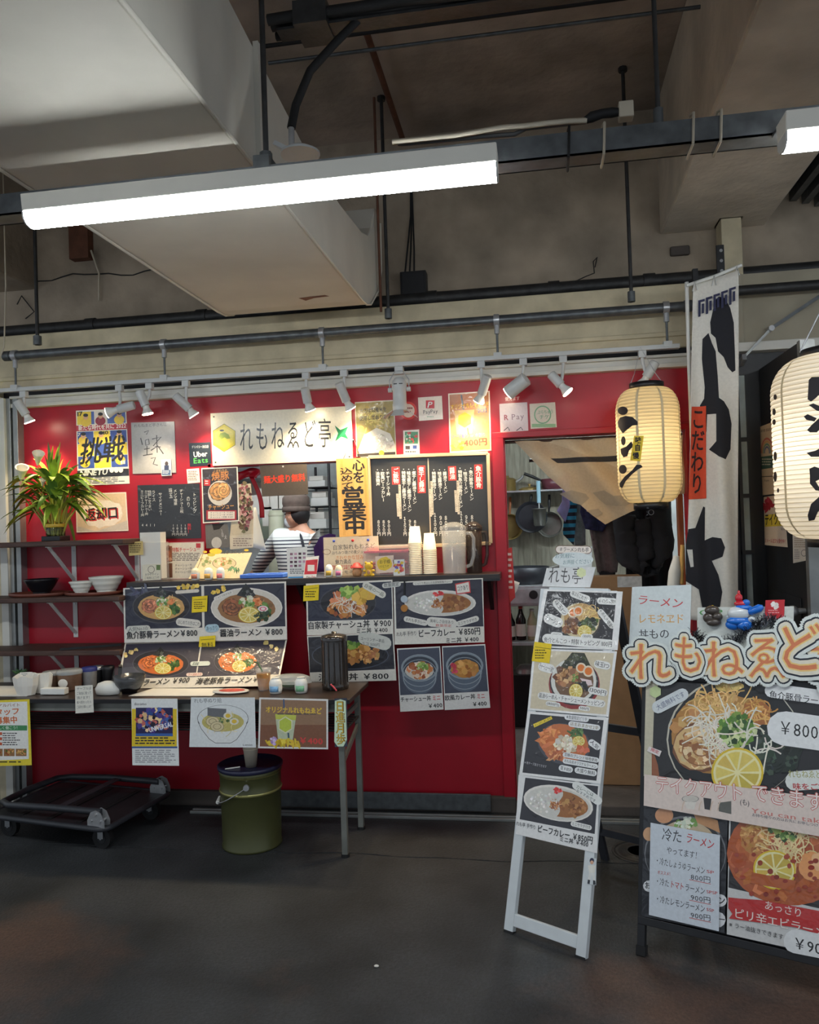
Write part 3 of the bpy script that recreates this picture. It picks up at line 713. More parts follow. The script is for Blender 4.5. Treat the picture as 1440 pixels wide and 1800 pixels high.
def spot(label, ad, b0, b1, be, dy=.5, power=1.0, aim=None, big=False):
    """ad: adapter px, b0/b1: holder ends px, be: bulb front px; dy: how far the lamp turns to the wall per unit length"""
    A = W(ad[0], ad[1], YT); P0 = W(b0[0], b0[1], YT-.02); P1 = W(b1[0], b1[1], YT-.02); P2 = W(be[0], be[1], YT-.02)
    L1 = (P1-P0).length; L2 = (P2-P1).length
    P1 = P1+Vector((0, dy*L1, 0)); P2 = P2+Vector((0, dy*(L1+L2), 0))
    t = thing('spotlight', (A.x, YT, ZTK-.01), label, 'spotlight', 'spotlights on the lamp track')
    MB().box(A.x-.019, A.x+.019, YT-.016, YT+.016, ZTK-.045, ZTK-.010).build('adapter', 'white_metal', t, bev=.003)
    ax = (P1-P0).normalized(); mid = P0+(P1-P0)*.75; J = Vector((mid.x+(A.x-mid.x)*.55, mid.y+.0, mid.z+.006))
    MB().tube([(A.x, YT, ZTK-.045), (A.x, YT, ZTK-.062), (A.x+(J.x-A.x)*.3, YT, (ZTK-.062)*.6+J.z*.4), J, mid], .0085, 8).build('arm', 'white_metal', t)
    r = .036 if big else .0235
    MB().cyl(P0, P1, r, r*1.02, n=18).cyl(P0-ax*.004, P0, r*.8, r, n=18).build('lamp_holder', 'white_metal', t)
    d = (P2-P1).normalized()
    if not big:
        bo = MB().cyl(P1, P1+d*L2*.35, .017, .018, n=16).cyl(P1+d*L2*.35, P2-d*.004, .018, .031, n=18)
        bo = bo.build('bulb', 'white_plastic', t)
        MB().cyl(P2-d*.005, P2, .029, .0285, n=18).build('bulb_face', bulb, bo)
    else:
        MB().cyl(P1, P1+d*.004, r*.9, n=18).build('bulb_face', bulb, t)
        P2 = P1+d*.006
    if power:
        ld = bpy.data.lights.new('spot_glow', 'SPOT'); ld.energy = SPOT_W*power; ld.color = (1, .80, .52); ld.spot_size = R(95); ld.spot_blend = .9; ld.shadow_soft_size = .025
        lo = bpy.data.objects.new('spot_glow', ld); COL.objects.link(lo)
        dd = Vector(aim)-P2 if aim else d
        lo.matrix_basis = Matrix.Translation(P2+d*.012) @ dd.to_track_quat('-Z', 'Y').to_matrix().to_4x4(); adopt(lo, t)
    return t
spot('white spotlight at the track end aimed at the leafy plant', (42, 687), (30, 705), (41, 728), (45, 741), .3, 1.6, (-2.75, -.12, 1.7))
spot('white spotlight twisted sideways above the sports poster', (210, 677), (235, 712), (210, 720), (192, 727), -.15, .9, (-2.5, -.05, 1.7))
spot('white spotlight pointing straight down above the signed board', (263, 677), (245, 688), (255, 713), (258, 728), .1, 1.0, (-2.1, -.05, 1.2))
spot('white spotlight leaning above the delivery sticker', (327, 673), (308, 695), (328, 717), (335, 729), .35, 1.0, (-1.75, 0, 1.5))
spot('white spotlight upright in front of the shop name board', (538, 660), (536, 683), (538, 706), (541, 719), .45, 1.5, (-1.3, .0, 1.75))
spot('white spotlight tilted by the green leaf of the name board', (605, 657), (596, 674), (606, 703), (612, 716), .45, 1.5, (-1.0, .0, 1.6))
spot('white spotlight tilted left in front of the lemonade poster', (846, 644), (857, 661), (846, 690), (840, 703), .5, 1.3, (-.5, .0, 1.6))
spot('fat white cylinder spotlight above the payment stickers', (920, 638), (925, 666), (893, 689), (885, 695), .3, .9, (-.75, -.05, 1.3), big=True)
spot('white spotlight turned right beside the doorway stickers', (990, 632), (969, 658), (986, 677), (999, 691), -.1, .8, (.3, -.3, 1.7))
spot('white spotlight aimed down at the paper lantern', (1129, 623), (1152, 637), (1137, 662), (1130, 676), .1, .0)
# lamp with barn doors
A = W(702, 650, YT)
t = thing('barn_door_lamp', (A.x, YT, ZTK), 'grey lamp with a domed head and three open flaps on the track', 'spotlight')
MB().box(A.x-.022, A.x+.022, YT-.02, YT+.02, ZTK-.05, ZTK-.01).build('adapter', 'white_metal', t, bev=.003)
c = W(702, 678, YT-.02); e = W(701, 728, YT-.02)
k = MB().lathe([(.002, .045), (.022, .040), (.036, .022), (.039, 0), (.039, -.02), (.035, -.026), (.035, -.09), (.038, -.094), (.038, -.125), (.036, -.13)], c, 22)
lb = k.build('lamp_body', 'white_metal', t)
for sx in (-1, 1):
    MB().cyl((c.x+sx*.038, c.y, c.z-.02), (c.x+sx*.058, c.y, c.z-.02), .012, n=12).build('knob', 'white_metal', lb)
    MB().box(c.x+sx*.014-.009, c.x+sx*.014+.009, c.y-.0405, c.y-.034, c.z+.002, c.z+.006).build('vent', 'black_plastic', lb)
MB().tube([(c.x-.05, c.y, c.z-.02), (c.x-.05, c.y, c.z+.03), (c.x-.02, c.y, c.z+.075), (c.x+.02, c.y, c.z+.075), (c.x+.05, c.y, c.z+.03), (c.x+.05, c.y, c.z-.02)], .003, 6).build('yoke', 'steel', t)
z = c.z-.128
for (dx, dy, w) in ((-1, 0, 1), (1, 0, 1), (0, -1, 1)):
    n_ = Vector((dx, dy, 0)); s_ = Vector((-dy, dx, 0))
    P = [Vector((c.x, c.y, z))+n_*.037+s_*.022, Vector((c.x, c.y, z))+n_*.037-s_*.022, Vector((c.x, c.y, z))+n_*.085-s_*.035+Vector((0,0,-.035)), Vector((c.x, c.y, z))+n_*.085+s_*.035+Vector((0,0,-.035))]
    MB().add(P, [(0, 1, 2, 3)]).build('flap', 'white_metal', t, solid=.002)
MB().cyl((c.x, c.y, z+.01), (c.x, c.y, z), .03, n=18).build('bulb_face', bulb, t)
ld = bpy.data.lights.new('spot_glow', 'SPOT'); ld.energy = SPOT_W*1.4; ld.color = (1, .80, .52); ld.spot_size = R(100); ld.spot_blend = .9; ld.shadow_soft_size = .03
lo = bpy.data.objects.new('spot_glow', ld); COL.objects.link(lo)
lo.matrix_basis = Matrix.Translation((c.x, c.y, z-.01)) @ Vector((0, .13, -1)).to_track_quat('-Z', 'Y').to_matrix().to_4x4(); adopt(lo, t)
# ================================================================== PRINTED THINGS ON THE RED WALL
WALL = ('Y', -.0005)
# sports poster
s = Sheet([(134, 722), (222, 718), (228, 850), (137, 854)], WALL, (232, 228, 216))
s.sub(.02, .02, .98, .19, (70, 96, 170)); s.sub(.02, .02, .30, .19, (236, 206, 66)); s.sub(.36, .02, .62, .19, (222, 214, 206))
s.sub(.0, .20, 1, .275, (186, 44, 66)); s.text('新たな時代を共に 2022', 138, 753, 222, 748, 9, (250, 246, 236), .03)
s.text('17', 136, 728, 146, 727, 10, BLACK, .05)
for i in range(3):
    for j in range(3):
        c = ((58, 84, 160), (238, 206, 62))[(i+j) % 2]
        s.sub(.02+.325*i, .285+.165*j, .335+.325*i, .445+.165*j, c)
        a, b2 = s.uv(.18+.325*i, .36+.165*j)
for (x, y, c) in ((151, 733, BLACK), (177, 731, (150, 40, 60)), (210, 729, BLACK), (147, 766, BLACK), (178, 764, BLACK), (210, 762, BLACK), (150, 805, (238, 206, 62)), (178, 806, (238, 206, 62)), (212, 800, BLACK), (151, 787, (238, 206, 62))):
    s.ell(x, y+9, 9, 8, (232, 196, 66) if c == BLACK else c); s.ell(x, y, 4.2, 5, (214, 164, 132)); s.ell(x, y-3, 4.4, 3, BLACK)
s.text('10', 182, 761, 191, 760, 8, BLACK, .05); s.text('22', 193, 760, 202, 759, 6, (60, 80, 150), .05); s.text('7', 137, 764, 142, 764, 7, (240, 236, 220), .04)
s.text('5', 150, 816, 155, 816, 9, BLACK, .05); s.text('11', 212, 813, 221, 812, 8, (240, 236, 220), .05)
s.text('挑戦', 142, 795, 220, 788, 44, (18, 18, 22), .028, .25)
s.sub(.0, .80, 1, .895, (30, 30, 36)); s.text('NINETU', 141, 832, 190, 829, 12, (236, 232, 222), .05, .2)
for x in (197, 205, 213): s.ell(x, 826, 4, 5, (236, 232, 222))
s.dashes(141, 839, 224, 851, 4, (120, 120, 124))
s.build('sports_poster', 'yellow and blue sports team poster with big brushed black characters', 'poster', 'laminate')
# signed board
s = Sheet([(231, 743), (307, 741), (310, 831), (234, 833)], WALL, (172, 170, 168), .004)
for pts, w in (([(254, 760), (262, 757), (258, 764)], 1.6), ([(248, 770), (251, 782)], 1.6), ([(256, 774), (262, 772), (263, 781), (257, 783), (256, 774)], 1.5), ([(268, 772), (284, 768), (270, 784), (283, 786)], 1.8),
               ([(276, 765), (277, 796)], 1.6), ([(254, 790), (264, 788)], 1.5), ([(259, 784), (259, 799)], 1.5), ([(252, 801), (269, 798)], 1.6), ([(266, 792), (278, 784), (288, 798)], 1.8), ([(266, 806), (274, 804), (270, 816), (278, 818)], 1.5)):
    s.line(pts, w, (40, 40, 44))
s.text('れもねゑど亭さん江', 236, 749, 294, 746, 6, (70, 70, 74), 0)
s.build('signed_board', 'silver autograph board in crinkled film with black pen strokes', 'board', 'foilboard')
s = Sheet([(283, 808), (301, 807), (302, 836), (284, 837)], ('Y', -.0065), (190, 196, 204), .001)
s.ell(293, 815, 3, 4, (70, 60, 60)); s.rect(289, 818, 297, 826, (50, 60, 92)); s.rect(285, 826, 300, 835, (72, 100, 140)); s.dashes(286, 827, 299, 834, 3, (220, 224, 228))
s.build('photo_card', 'small photo card stuck on the corner of the signed board', 'card', 'sticker')
# delivery sticker
s = Sheet([(332, 779), (370, 777), (372, 818), (334, 820)], WALL, (22, 32, 42), .001)
s.text('デリバリー対応店', 337, 786, 367, 785, 5, (200, 206, 208), .01); s.text('Uber', 340, 799, 365, 797, 12, (236, 238, 236), .03); s.text('Eats', 340, 810, 366, 808, 12, (84, 176, 84), .03)
s.build('delivery_sticker', 'dark navy square sticker with white and green lettering', 'sticker', 'sticker')
# shop name board
s = Sheet([(371, 727), (618, 714), (621, 809), (375, 819)], ('Y', -.012), (236, 226, 200), .008)
hx = lambda cx, cy, rx, ry, n=6: [(cx+rx*math.sin(2*math.pi*i/n), cy-ry*math.cos(2*math.pi*i/n)) for i in range(n)]
s.poly(hx(395, 770, 23, 25), (96, 92, 40)); s.poly(hx(395, 770, 22, 24), (226, 206, 44)); s.poly(hx(395, 770, 18, 19), (238, 220, 70))
s.poly([(385, 768), (388, 762), (396, 760), (403, 764), (406, 771), (400, 772), (396, 769), (390, 773)], (150, 170, 40)); s.ell(391, 757, 4, 1.6, (40, 40, 30))
for i, chh in enumerate('れもねゑど亭'):
    x = 434+i*27.5; s.text(chh, x-12, 770-i*1.4, x+12, 769.5-i*1.4, 50, (26, 26, 26), .0)
s.poly([(589, 748), (599, 756), (613, 750), (608, 762), (614, 773), (601, 768), (590, 776), (595, 762)], (20, 110, 62)); s.poly([(601, 762), (613, 750), (608, 763), (592, 774)], (40, 146, 82))
for x, y in ((377, 733), (612, 720), (615, 803), (380, 813)): s.ell(x, y, 1.6, 1.6, (70, 66, 60), 10)
s.build('shop_name_board', 'long cream shop name board with yellow hexagon logo and brushed lettering', 'sign', 'sticker')
# small white note
s = Sheet([(328, 825), (350, 823), (352, 848), (330, 850)], WALL, (222, 214, 206), .001)
s.dashes(331, 828, 349, 846, 6, (120, 60, 66)); s.build('small_note', 'small white paper note beside the roast pork poster', 'note')
# toppings menu
s = Sheet([(242, 853), (351, 850), (354, 946), (245, 948)], WALL, (24, 28, 34))
cols = [('トッピング', 342, 866, 902, (210, 210, 206)), ('のり', 331, 872, 892, (200, 200, 196)), ('チャーシュー三枚', 319, 860, 902, (200, 200, 196)), ('メンマ増量', 308, 860, 888, (200, 200, 196)), ('味玉', 300, 858, 876, (200, 200, 196)),
        ('サイドメニュー', 282, 866, 906, (214, 214, 210)), ('ライス', 270, 862, 882, (200, 200, 196)), ('特製しゅうまい', 263, 862, 898, (200, 200, 196)), ('ミニチャーシュー丼', 257, 862, 906, (200, 200, 196)), ('ミニビーフカレー丼', 250, 862, 908, (200, 200, 196))]
for t_, x, y0, y1, c in cols: s.vtext(t_, x, y0, x+1, y1, 6, c, .01)
for x, p in ((305, '100円'), (312, '100円'), (319, '150円'), (326, '100円')): s.vtext(p, x, 921, x+.5, 942, 5.5, (206, 206, 202), .01)
for x, p in ((251, '4'), (258, '4'), (265, '1'), (272, '1')): s.vtext(p, x, 920, x, 926, 5, (206, 206, 202), .01)
s.vtext('無料！', 333, 920, 333.5, 938, 6, (206, 40, 48), .02)
s.build('toppings_menu', 'glossy black toppings menu in white vertical lettering', 'menu', 'laminate')
# return-your-dishes poster
s = Sheet([(133, 868), (222, 865), (226, 933), (135, 936)], WALL, (236, 226, 208))
s.sub(.02, .03, .98, .97, (226, 196, 160)); s.ell(180, 903, 38, 24, (240, 222, 200), jit=.1); s.ell(186, 898, 30, 18, (246, 232, 214), jit=.1)
s.poly([(137, 925), (170, 934), (224, 915), (225, 931), (137, 934)], (206, 190, 170))
s.text('返却口', 151, 907, 210, 902, 21, (206, 44, 44), .06); s.text('返却口', 149, 905.5, 208, 900.5, 21, (26, 22, 24), .04)
s.build('return_poster', 'cream poster with heavy black and red lettering beside the plant', 'poster', 'laminate')
# pork menu poster hung over the window edge
s = Sheet([(354, 823), (418, 820), (421, 916), (357, 920)], ('Y', -.013), (238, 230, 214))
s.sub(.03, .02, .97, .98, (44, 36, 40)); s.text('焼豚', 372, 838, 403, 836, 15, (190, 124, 60), .03); s.text('こだわりの', 375, 828, 400, 827, 5, (206, 160, 96), .01)
s.ell(387, 867, 21, 22, (214, 204, 190)); s.pork(384, 864, 16, 16, (206, 148, 86), 30); s.pork(393, 862, 12, 14, (222, 164, 96), 20)
s.rect(359, 843, 370, 854, (190, 44, 44)); s.dashes(361, 845, 369, 853, 2, WHITE); s.text('チャーシュー', 366, 892, 412, 889, 10, (214, 150, 76), .03)
s.rect(363, 897, 416, 914, (176, 36, 44)); s.rect(366, 899, 413, 912, (234, 222, 206)); 
for i, tx in enumerate(('チャーシュー大 ￥1,400', 'チャーシュー中 ￥1,000', 'チャーシュー切落 ￥600')): s.text(tx, 370, 901.5+4*i, 410, 900.5+4*i, 3.2, (60, 40, 40), .01)
s.build('roast_pork_poster', 'dark poster with a round roast pork picture hung over the window edge', 'poster', 'laminate')
# dark sign in the window
s = Sheet([(457, 818), (539, 814), (542, 869), (461, 873)], ('Y', -.013), (84, 74, 66), .003)
s.text('麺大盛り無料', 464, 844, 537, 839, 13, (232, 60, 34), .05); s.ell(498, 820, 1.6, 1.6, (190, 190, 190), 8)
s.build('free_noodles_sign', 'dark brown hanging sign with red lettering in the serving window', 'sign', 'paper')
# rice poster
s = Sheet([(624, 707), (693, 703), (697, 801), (627, 805)], WALL, (206, 198, 170))
s.sub(.02, .02, .98, .98, (150, 132, 64)); s.strands(658, 742, 22, 24, (186, 168, 84), 60, 14, 2.2, 34); s.text('当店は国産米を', 632, 723, 680, 719, 8, (26, 24, 20), .03); s.text('使用しております', 632, 736, 688, 732, 8, (26, 24, 20), .03)
s.poly([(630, 790), (640, 765), (662, 752), (686, 762), (695, 782), (695, 796), (630, 799)], (212, 206, 192)); s.scat(663, 780, 28, 16, [(224, 220, 208), (196, 188, 172), (236, 232, 222)], 110, 2.2, 1.8)
s.sub(.02, .93, .98, .985, (50, 44, 36)); s.poly(hx(671, 796, 5, 5), (230, 200, 60)); s.build('rice_poster', 'poster of a rice mound with golden ears under a short printed sentence', 'poster', 'laminate')
# round red sticker
s = Sheet([(702, 706), (733, 705), (734, 738), (703, 739)], WALL, (168, 10, 34), .0005)
s.ell(718, 722, 15, 16, (226, 70, 66)); s.ell(718, 722, 11, 12, (236, 214, 200)); s.dashes(710, 716, 727, 729, 2, (150, 80, 76))
s.build('round_sticker', 'round red and white sticker half hidden behind the barn door lamp', 'sticker', 'sticker')
# payment plates
s = Sheet([(735, 699), (777, 696), (779, 737), (737, 740)], WALL, (238, 226, 210), .004)
s.rect(749, 704, 764, 718, (206, 20, 40)); s.text('P', 752, 711.5, 761, 711, 13, (240, 236, 230), .03, .2); s.text('PayPay', 744, 724.5, 770, 722.5, 8.5, (60, 54, 54), .015); s.dashes(751, 732, 764, 735, 1, (60, 140, 80))
s.build('payment_plate', 'square cream payment plate with a red letter logo', 'sign', 'sticker')
s = Sheet([(709, 757), (737, 755), (738, 799), (710, 801)], WALL, (232, 224, 212), .003)
s.rect(712, 759, 735, 780, (70, 140, 96)); s.scat(723, 769, 10, 9, [(214, 70, 70), (236, 230, 220), (60, 130, 90), (150, 196, 160)], 40, 2.4); s.rect(713, 784, 721, 790, (60, 50, 56)); s.rect(726, 783, 733, 789, (60, 84, 150)); s.dashes(713, 793, 735, 798, 1, (60, 60, 60))
s.build('card_plate', 'small upright card plate with a mottled green picture', 'sign', 'sticker')
# lemonade poster
s = Sheet([(788, 692), (861, 687), (864, 792), (791, 796)], WALL, (232, 220, 200))
s.sub(.03, .02, .97, .98, (196, 134, 82)); s.sub(.03, .02, .97, .25, (176, 116, 78)); s.poly([(799, 722), (834, 720), (830, 762), (803, 764)], (226, 190, 120)); s.poly(hx(817, 738, 13, 14), (240, 200, 50))
s.line([(811, 694), (815, 720)], 3, (84, 90, 96)); s.line([(822, 752), (824, 764)], 3, (90, 84, 66)); s.scat(805, 782, 13, 7, [(236, 190, 40), (246, 216, 90)], 26, 3)
s.text('オリジナルレモネード', 792, 716, 860, 710, 9, (232, 188, 40), .04); s.text('【ICE】', 836, 723, 860, 721, 7, (70, 90, 130), .03)
s.text('ソーダ割り or 水割り', 793, 768, 854, 764, 7, (70, 76, 130), .03); s.text('400円', 815, 779, 857, 776, 13, (206, 60, 40), .05)
s.build('lemonade_poster', 'tan poster of a lemonade cup priced in red beside the doorway', 'poster', 'laminate')
# payment stickers by the door
s = Sheet([(887, 698), (915, 696), (915, 704), (887, 706)], WALL, (168, 10, 34), .0005)
s.text('使えます', 888, 701.5, 914, 700, 7, (226, 190, 190), .03); s.build('lettering_sticker', 'strip of pale cut lettering above the rounded payment sticker', 'sticker', 'sticker')
s = Sheet([(878, 710), (927, 707), (929, 757), (880, 760)], WALL, (206, 188, 190), .001)
s.text('R', 886, 734, 894, 733.5, 12, (150, 20, 40), .05); s.text('Pay', 899, 733, 922, 731, 13, (110, 70, 84), .01); s.line([(886, 757), (893, 751), (896, 757)], 1.4, (40, 36, 40)); s.line([(908, 757), (916, 751), (919, 756)], 1.4, (40, 36, 40))
s.build('payment_sticker', 'pale pink rounded payment sticker with dark red letters', 'sticker', 'sticker')
s = Sheet([(931, 710), (976, 707), (979, 751), (933, 754)], WALL, (212, 200, 182), .001)
s.rect(935, 745, 977, 751, (140, 176, 130)); s.ring(954, 729, 15, 16, 2, (112, 160, 120)); s.text('ぷらちゅう', 945, 725, 973, 723.5, 7, (96, 150, 110), .02); s.text('チケ', 948, 733.5, 966, 732.5, 8, (96, 150, 110), .02)
s.build('ticket_sticker', 'cream and green square sticker beside the doorway', 'sticker', 'sticker')
# hanging wooden board
b0 = thing('open_board', W(622, 940, -.02), 'pale wooden board hung on a cord with thick brushed characters', 'sign')
s = Sheet([(592, 807), (646, 805), (652, 941), (598, 944)], ('Y', -.013), (232, 178, 96), .014)
for (x0, x1, c) in ((599, 604, (222, 166, 84)), (622, 630, (238, 188, 108)), (640, 644, (220, 164, 84))): s.poly([(x0, 808), (x1, 808), (x1+5, 941), (x0+5, 941)], c)
ink = (40, 32, 26)
s.vtext('心を', 631, 808, 632, 850, 20, ink, .05); s.vtext('込めて', 609, 822, 613, 860, 20, ink, .04)
s.text('営', 600, 873, 642, 872, 32, ink, .05); s.text('業', 602, 901, 646, 900, 30, ink, .05); s.text('中', 606, 926, 644, 925, 26, ink, .06)
s.build('board', None, None, 'sticker', parent=b0)
MB().tube([W(604, 806, -.02), W(618, 776, -.016), W(621, 774, -.014), W(624, 777, -.016), W(634, 806, -.02)], .002, 5).build('cord', 'wood_dark', b0)
MB().cyl(W(621, 773, -.026), W(621, 773, .0), .003, n=8).build('nail', 'steel', b0)
# framed blackboard menu
fr = thing('menu_board', W(752, 960, -.01), 'framed blackboard menu with columns of white writing and red headings', 'menu')
CR = [(648, 804), (858, 797), (863, 955), (653, 963)]
s = Sheet(CR, ('Y', -.0005), (46, 46, 46), .008)
wh = (228, 226, 218)
for t_, x, y0, y1 in (('魚介豚骨', 841, 819, 858), ('醤油', 795, 822, 843), ('煮干し醤油', 741, 821, 865), ('ご飯物', 696, 823, 850)):
    s.poly([(x-7, y0-2), (x+7, y0-2.4), (x+8, y1+1.5), (x-6, y1+2)], (214, 70, 56)); s.poly([(x-6, y0-1), (x+6, y0-1.4), (x+7, y1+.5), (x-5, y1+1)], (184, 40, 40)); s.vtext(t_, x, y0, x+1, y1, 9, WHITE, .03)
for t_, x, y0, y1, p, py in (('魚介豚骨ラーメン', 828, 825, 880, '８５０円', 905), ('味玉ラーメン', 818, 828, 868, '９５０円', 905), ('特製魚介豚骨ラーメン', 809, 825, 893, '１１００円', 898),
                       ('醤油ラーメン', 782, 828, 867, '８００円', 906), ('味玉醤油ラーメン', 773, 828, 879, '９００円', 906), ('特製醤油ラーメン', 763, 828, 880, '１１００円', 901),
                       ('煮干し醤油ラーメン', 728, 827, 886, '８５０円', 914), ('味玉煮干し醤油ラーメン', 719, 827, 900, '９５０円', 913), ('特製煮干し醤油ラーメン', 710, 827, 898, '１１５０円', 908),
                       ('チャーシュー丼', 682, 828, 872, '９００円', 914), ('欧風ビーフカレー', 673, 828, 882, '８５０円', 914), ('油淋鶏丼', 664, 828, 854, '８５０円', 914)):
    s.vtext('・'+t_, x, y0-5, x+1.6, y1, 6.6, wh, .03)
    s.vtext(p, x+2, py, x+3, 942, 6, wh, .03)
s.line([(753, 806), (758, 957)], 2, (196, 176, 150))
for x, y0, y1 in ((803, 845, 904), (799, 862, 900), (757, 846, 905), (754, 860, 908), (701, 852, 912), (697, 868, 908)): s.poly([(x, y0), (x+4, y0), (x+6, y1), (x+2, y1)], (214, 202, 182)); s.vtext('特製トッピング全部のせ', x+2, y0+1, x+4, y1-1, 3, (90, 80, 70), .01)
s.build('chalkboard', None, None, 'sticker', parent=fr)
fa = [W(x, y, -.012) for x, y in CR]
mat('frame_pale', (206, 178, 142), .5, noise=.1)
for i in range(4):
    a, b2 = fa[i], fa[(i+1) % 4]
    MB().bar(a, b2, .018, .022, up=(0, 1, 0)).build('frame_bar', 'frame_pale', fr, bev=.002)
# calendar and papers by the window
s = Sheet([(413, 852), (441, 850), (448, 942), (404, 948)], ('Y', -.010), (204, 188, 160), .002)
s.scat(430, 892, 13, 44, [(96, 64, 60), (150, 84, 90), (196, 150, 140), (70, 70, 50), (120, 110, 80)], 150, 3.2); s.poly([(404, 942), (449, 938), (449, 962), (405, 966)], (214, 200, 176)); s.dashes(410, 946, 445, 962, 4, (150, 130, 120))
s.build('flower_calendar', 'wall calendar with a dark pink flower picture in the window', 'calendar', 'paper')
s = Sheet([(361, 922), (400, 919), (406, 962), (363, 964)], ('Y', -.010), (112, 108, 104), .002)
s.ell(381, 954, 9, 10, (196, 190, 180)); s.vtext('１日', 390, 930, 392, 944, 4, (214, 210, 204), .01); s.vtext('火', 397, 940, 397, 948, 4, (214, 210, 204), .01); s.poly([(373, 921), (395, 920), (386, 930), (376, 932)], (40, 36, 36))
s.build('grey_leaflet', 'grey printed leaflet below the roast pork poster', 'leaflet', 'paper')
def curl(u, v):
    a = W(446+26*u*(.35+.75*v)+v*0, 892+70*v+6*u*v, -.012); return (a.x, -.012-.05*math.sin(u*1.7)*u-.01*v, a.z)
tag(MB().grid(curl, 10, 8).build('paper_bag_sheet', 'paper_white', solid=.001), 'pale curled paper sheet hanging by the serving window', 'paper')
rb = thing('red_ribbon', W(425, 830, .07), 'red cloth ribbon hanging inside the serving window', 'ribbon')
MB().grid(lambda u, v: tuple(W(405+50*u+5*math.sin(5*v), 826+16*v+4*math.sin(6*u), .07-.02*math.sin(7*u))), 12, 4).build('bow', 'red_paint', rb, solid=.003)
MB().grid(lambda u, v: tuple(W(438+18*v+8*u+6*math.sin(v*3), 838+72*v, .065-.02*math.sin(v*4))), 3, 14).build('tail', 'red_paint', rb, solid=.003)

# ================================================================== MENU SHEETS HANGING FROM THE LEDGE
YM = -.216
def ramen(s, cx, cy, rx, ry, bowl, soup, pork=(206, 130, 84), lem=True, rim=None):
    s.ell(cx, cy, rx, ry, rim or tuple(min(255, c+40) for c in bowl)); s.ell(cx, cy, rx*.97, ry*.94, bowl); s.ell(cx, cy+ry*.04, rx*.80, ry*.74, soup, jit=.02)
    s.strands(cx+rx*.05, cy-ry*.05, rx*.45, ry*.35, tuple(min(255, c+34) for c in soup), 30, rx*.26, rx*.022)
    s.scat(cx+rx*.1, cy, rx*.6, ry*.5, [soup, tuple(c*.85 for c in soup), tuple(min(255, c*1.15) for c in soup)], 30, rx*.07)
    s.poly([(cx-rx*.28, cy-ry*.62), (cx-rx*.02, cy-ry*1.22), (cx+rx*.26, cy-ry*.62), (cx+rx*.1, cy-ry*.45)], (44, 46, 46)); s.scat(cx, cy-ry*.72, rx*.14, ry*.22, [(70, 74, 72), (34, 38, 36), (110, 112, 108)], 16, rx*.05)
    s.pork(cx-rx*.40, cy-ry*.02, rx*.28, ry*.42, pork, 26)
    s.scat(cx+rx*.02, cy-ry*.28, rx*.2, ry*.28, [(126, 160, 74), (206, 214, 170), (96, 140, 60), (230, 226, 206)], 44, rx*.045)
    s.scat(cx+rx*.45, cy+ry*.08, rx*.18, ry*.34, [(50, 84, 36), (66, 104, 44), (96, 134, 60)], 34, rx*.06)
    s.scat(cx+rx*.33, cy-ry*.30, rx*.16, ry*.16, [(220, 120, 60), (232, 150, 84)], 14, rx*.05, 1.3)
    if lem: s.lemon(cx+rx*.07, cy+ry*.36, rx*.30, ry*.40)
dk = (40, 42, 58)
s = Sheet([(217, 1034), (503, 1022), (505, 1124), (219, 1130)], ('Y', YM), (226, 222, 212))
s.poly([(220, 1036), (354, 1030), (356, 1103), (221, 1106)], dk); s.poly([(359, 1030), (500, 1025), (502, 1101), (360, 1104)], dk)
s.scat(240, 1042, 20, 6, [(70, 74, 96), (56, 58, 78)], 10, 6, 2)
ramen(s, 284, 1066, 51, 30, (36, 34, 38), (206, 160, 96), (206, 128, 92)); ramen(s, 434, 1068, 63, 35, (214, 208, 196), (150, 104, 60), (150, 92, 54), rim=(226, 222, 214))
s.ell(463, 1070, 9, 5.5, (236, 226, 220)); s.ring(463, 1070, 6, 3.6, 2, (220, 80, 120)); s.scat(462, 1083, 14, 8, [(44, 62, 40), (60, 84, 50)], 30, 3)
s.pill(223, 1106, 265, 1104, 11, (206, 206, 196)); s.text('人気No.1☆', 226, 1106, 262, 1104, 7, (60, 60, 64), 0)
s.text('魚介豚骨ラーメン￥800', 223, 1117, 348, 1112, 13, BLACK, .035); s.text('醤油ラーメン ￥800', 387, 1113, 498, 1110, 13, BLACK, .035)
s.pill(310, 1092, 354, 1097, 14, (220, 216, 206)); s.text('はじめての方はこれ', 313, 1093, 352, 1097, 7, (60, 60, 70), 0); s.pill(361, 1105, 386, 1103, 14, (170, 200, 214)); s.text('あっさり', 363, 1105, 384, 1103, 8, (50, 70, 90), .01)
for i in range(5): s.scat(313+9*i, 1032-.4*i, 2.5, 2.5, [(232, 196, 80)], 4, 3)
s.pill(309, 1041, 351, 1038, 6, (222, 214, 200)); s.pill(377, 1053, 410, 1040, 7, (226, 222, 212)); s.text('こってり好きな方', 379, 1052, 408, 1041, 4, (70, 66, 60), 0)
for i in range(3): s.scat(376+9*i, 1042-4*i, 2.5, 2.5, [(232, 196, 80)], 4, 3)
s.build('ramen_menu_sheet', 'upright laminated menu sheet with two ramen bowls hanging from the ledge', 'menu', 'laminate')
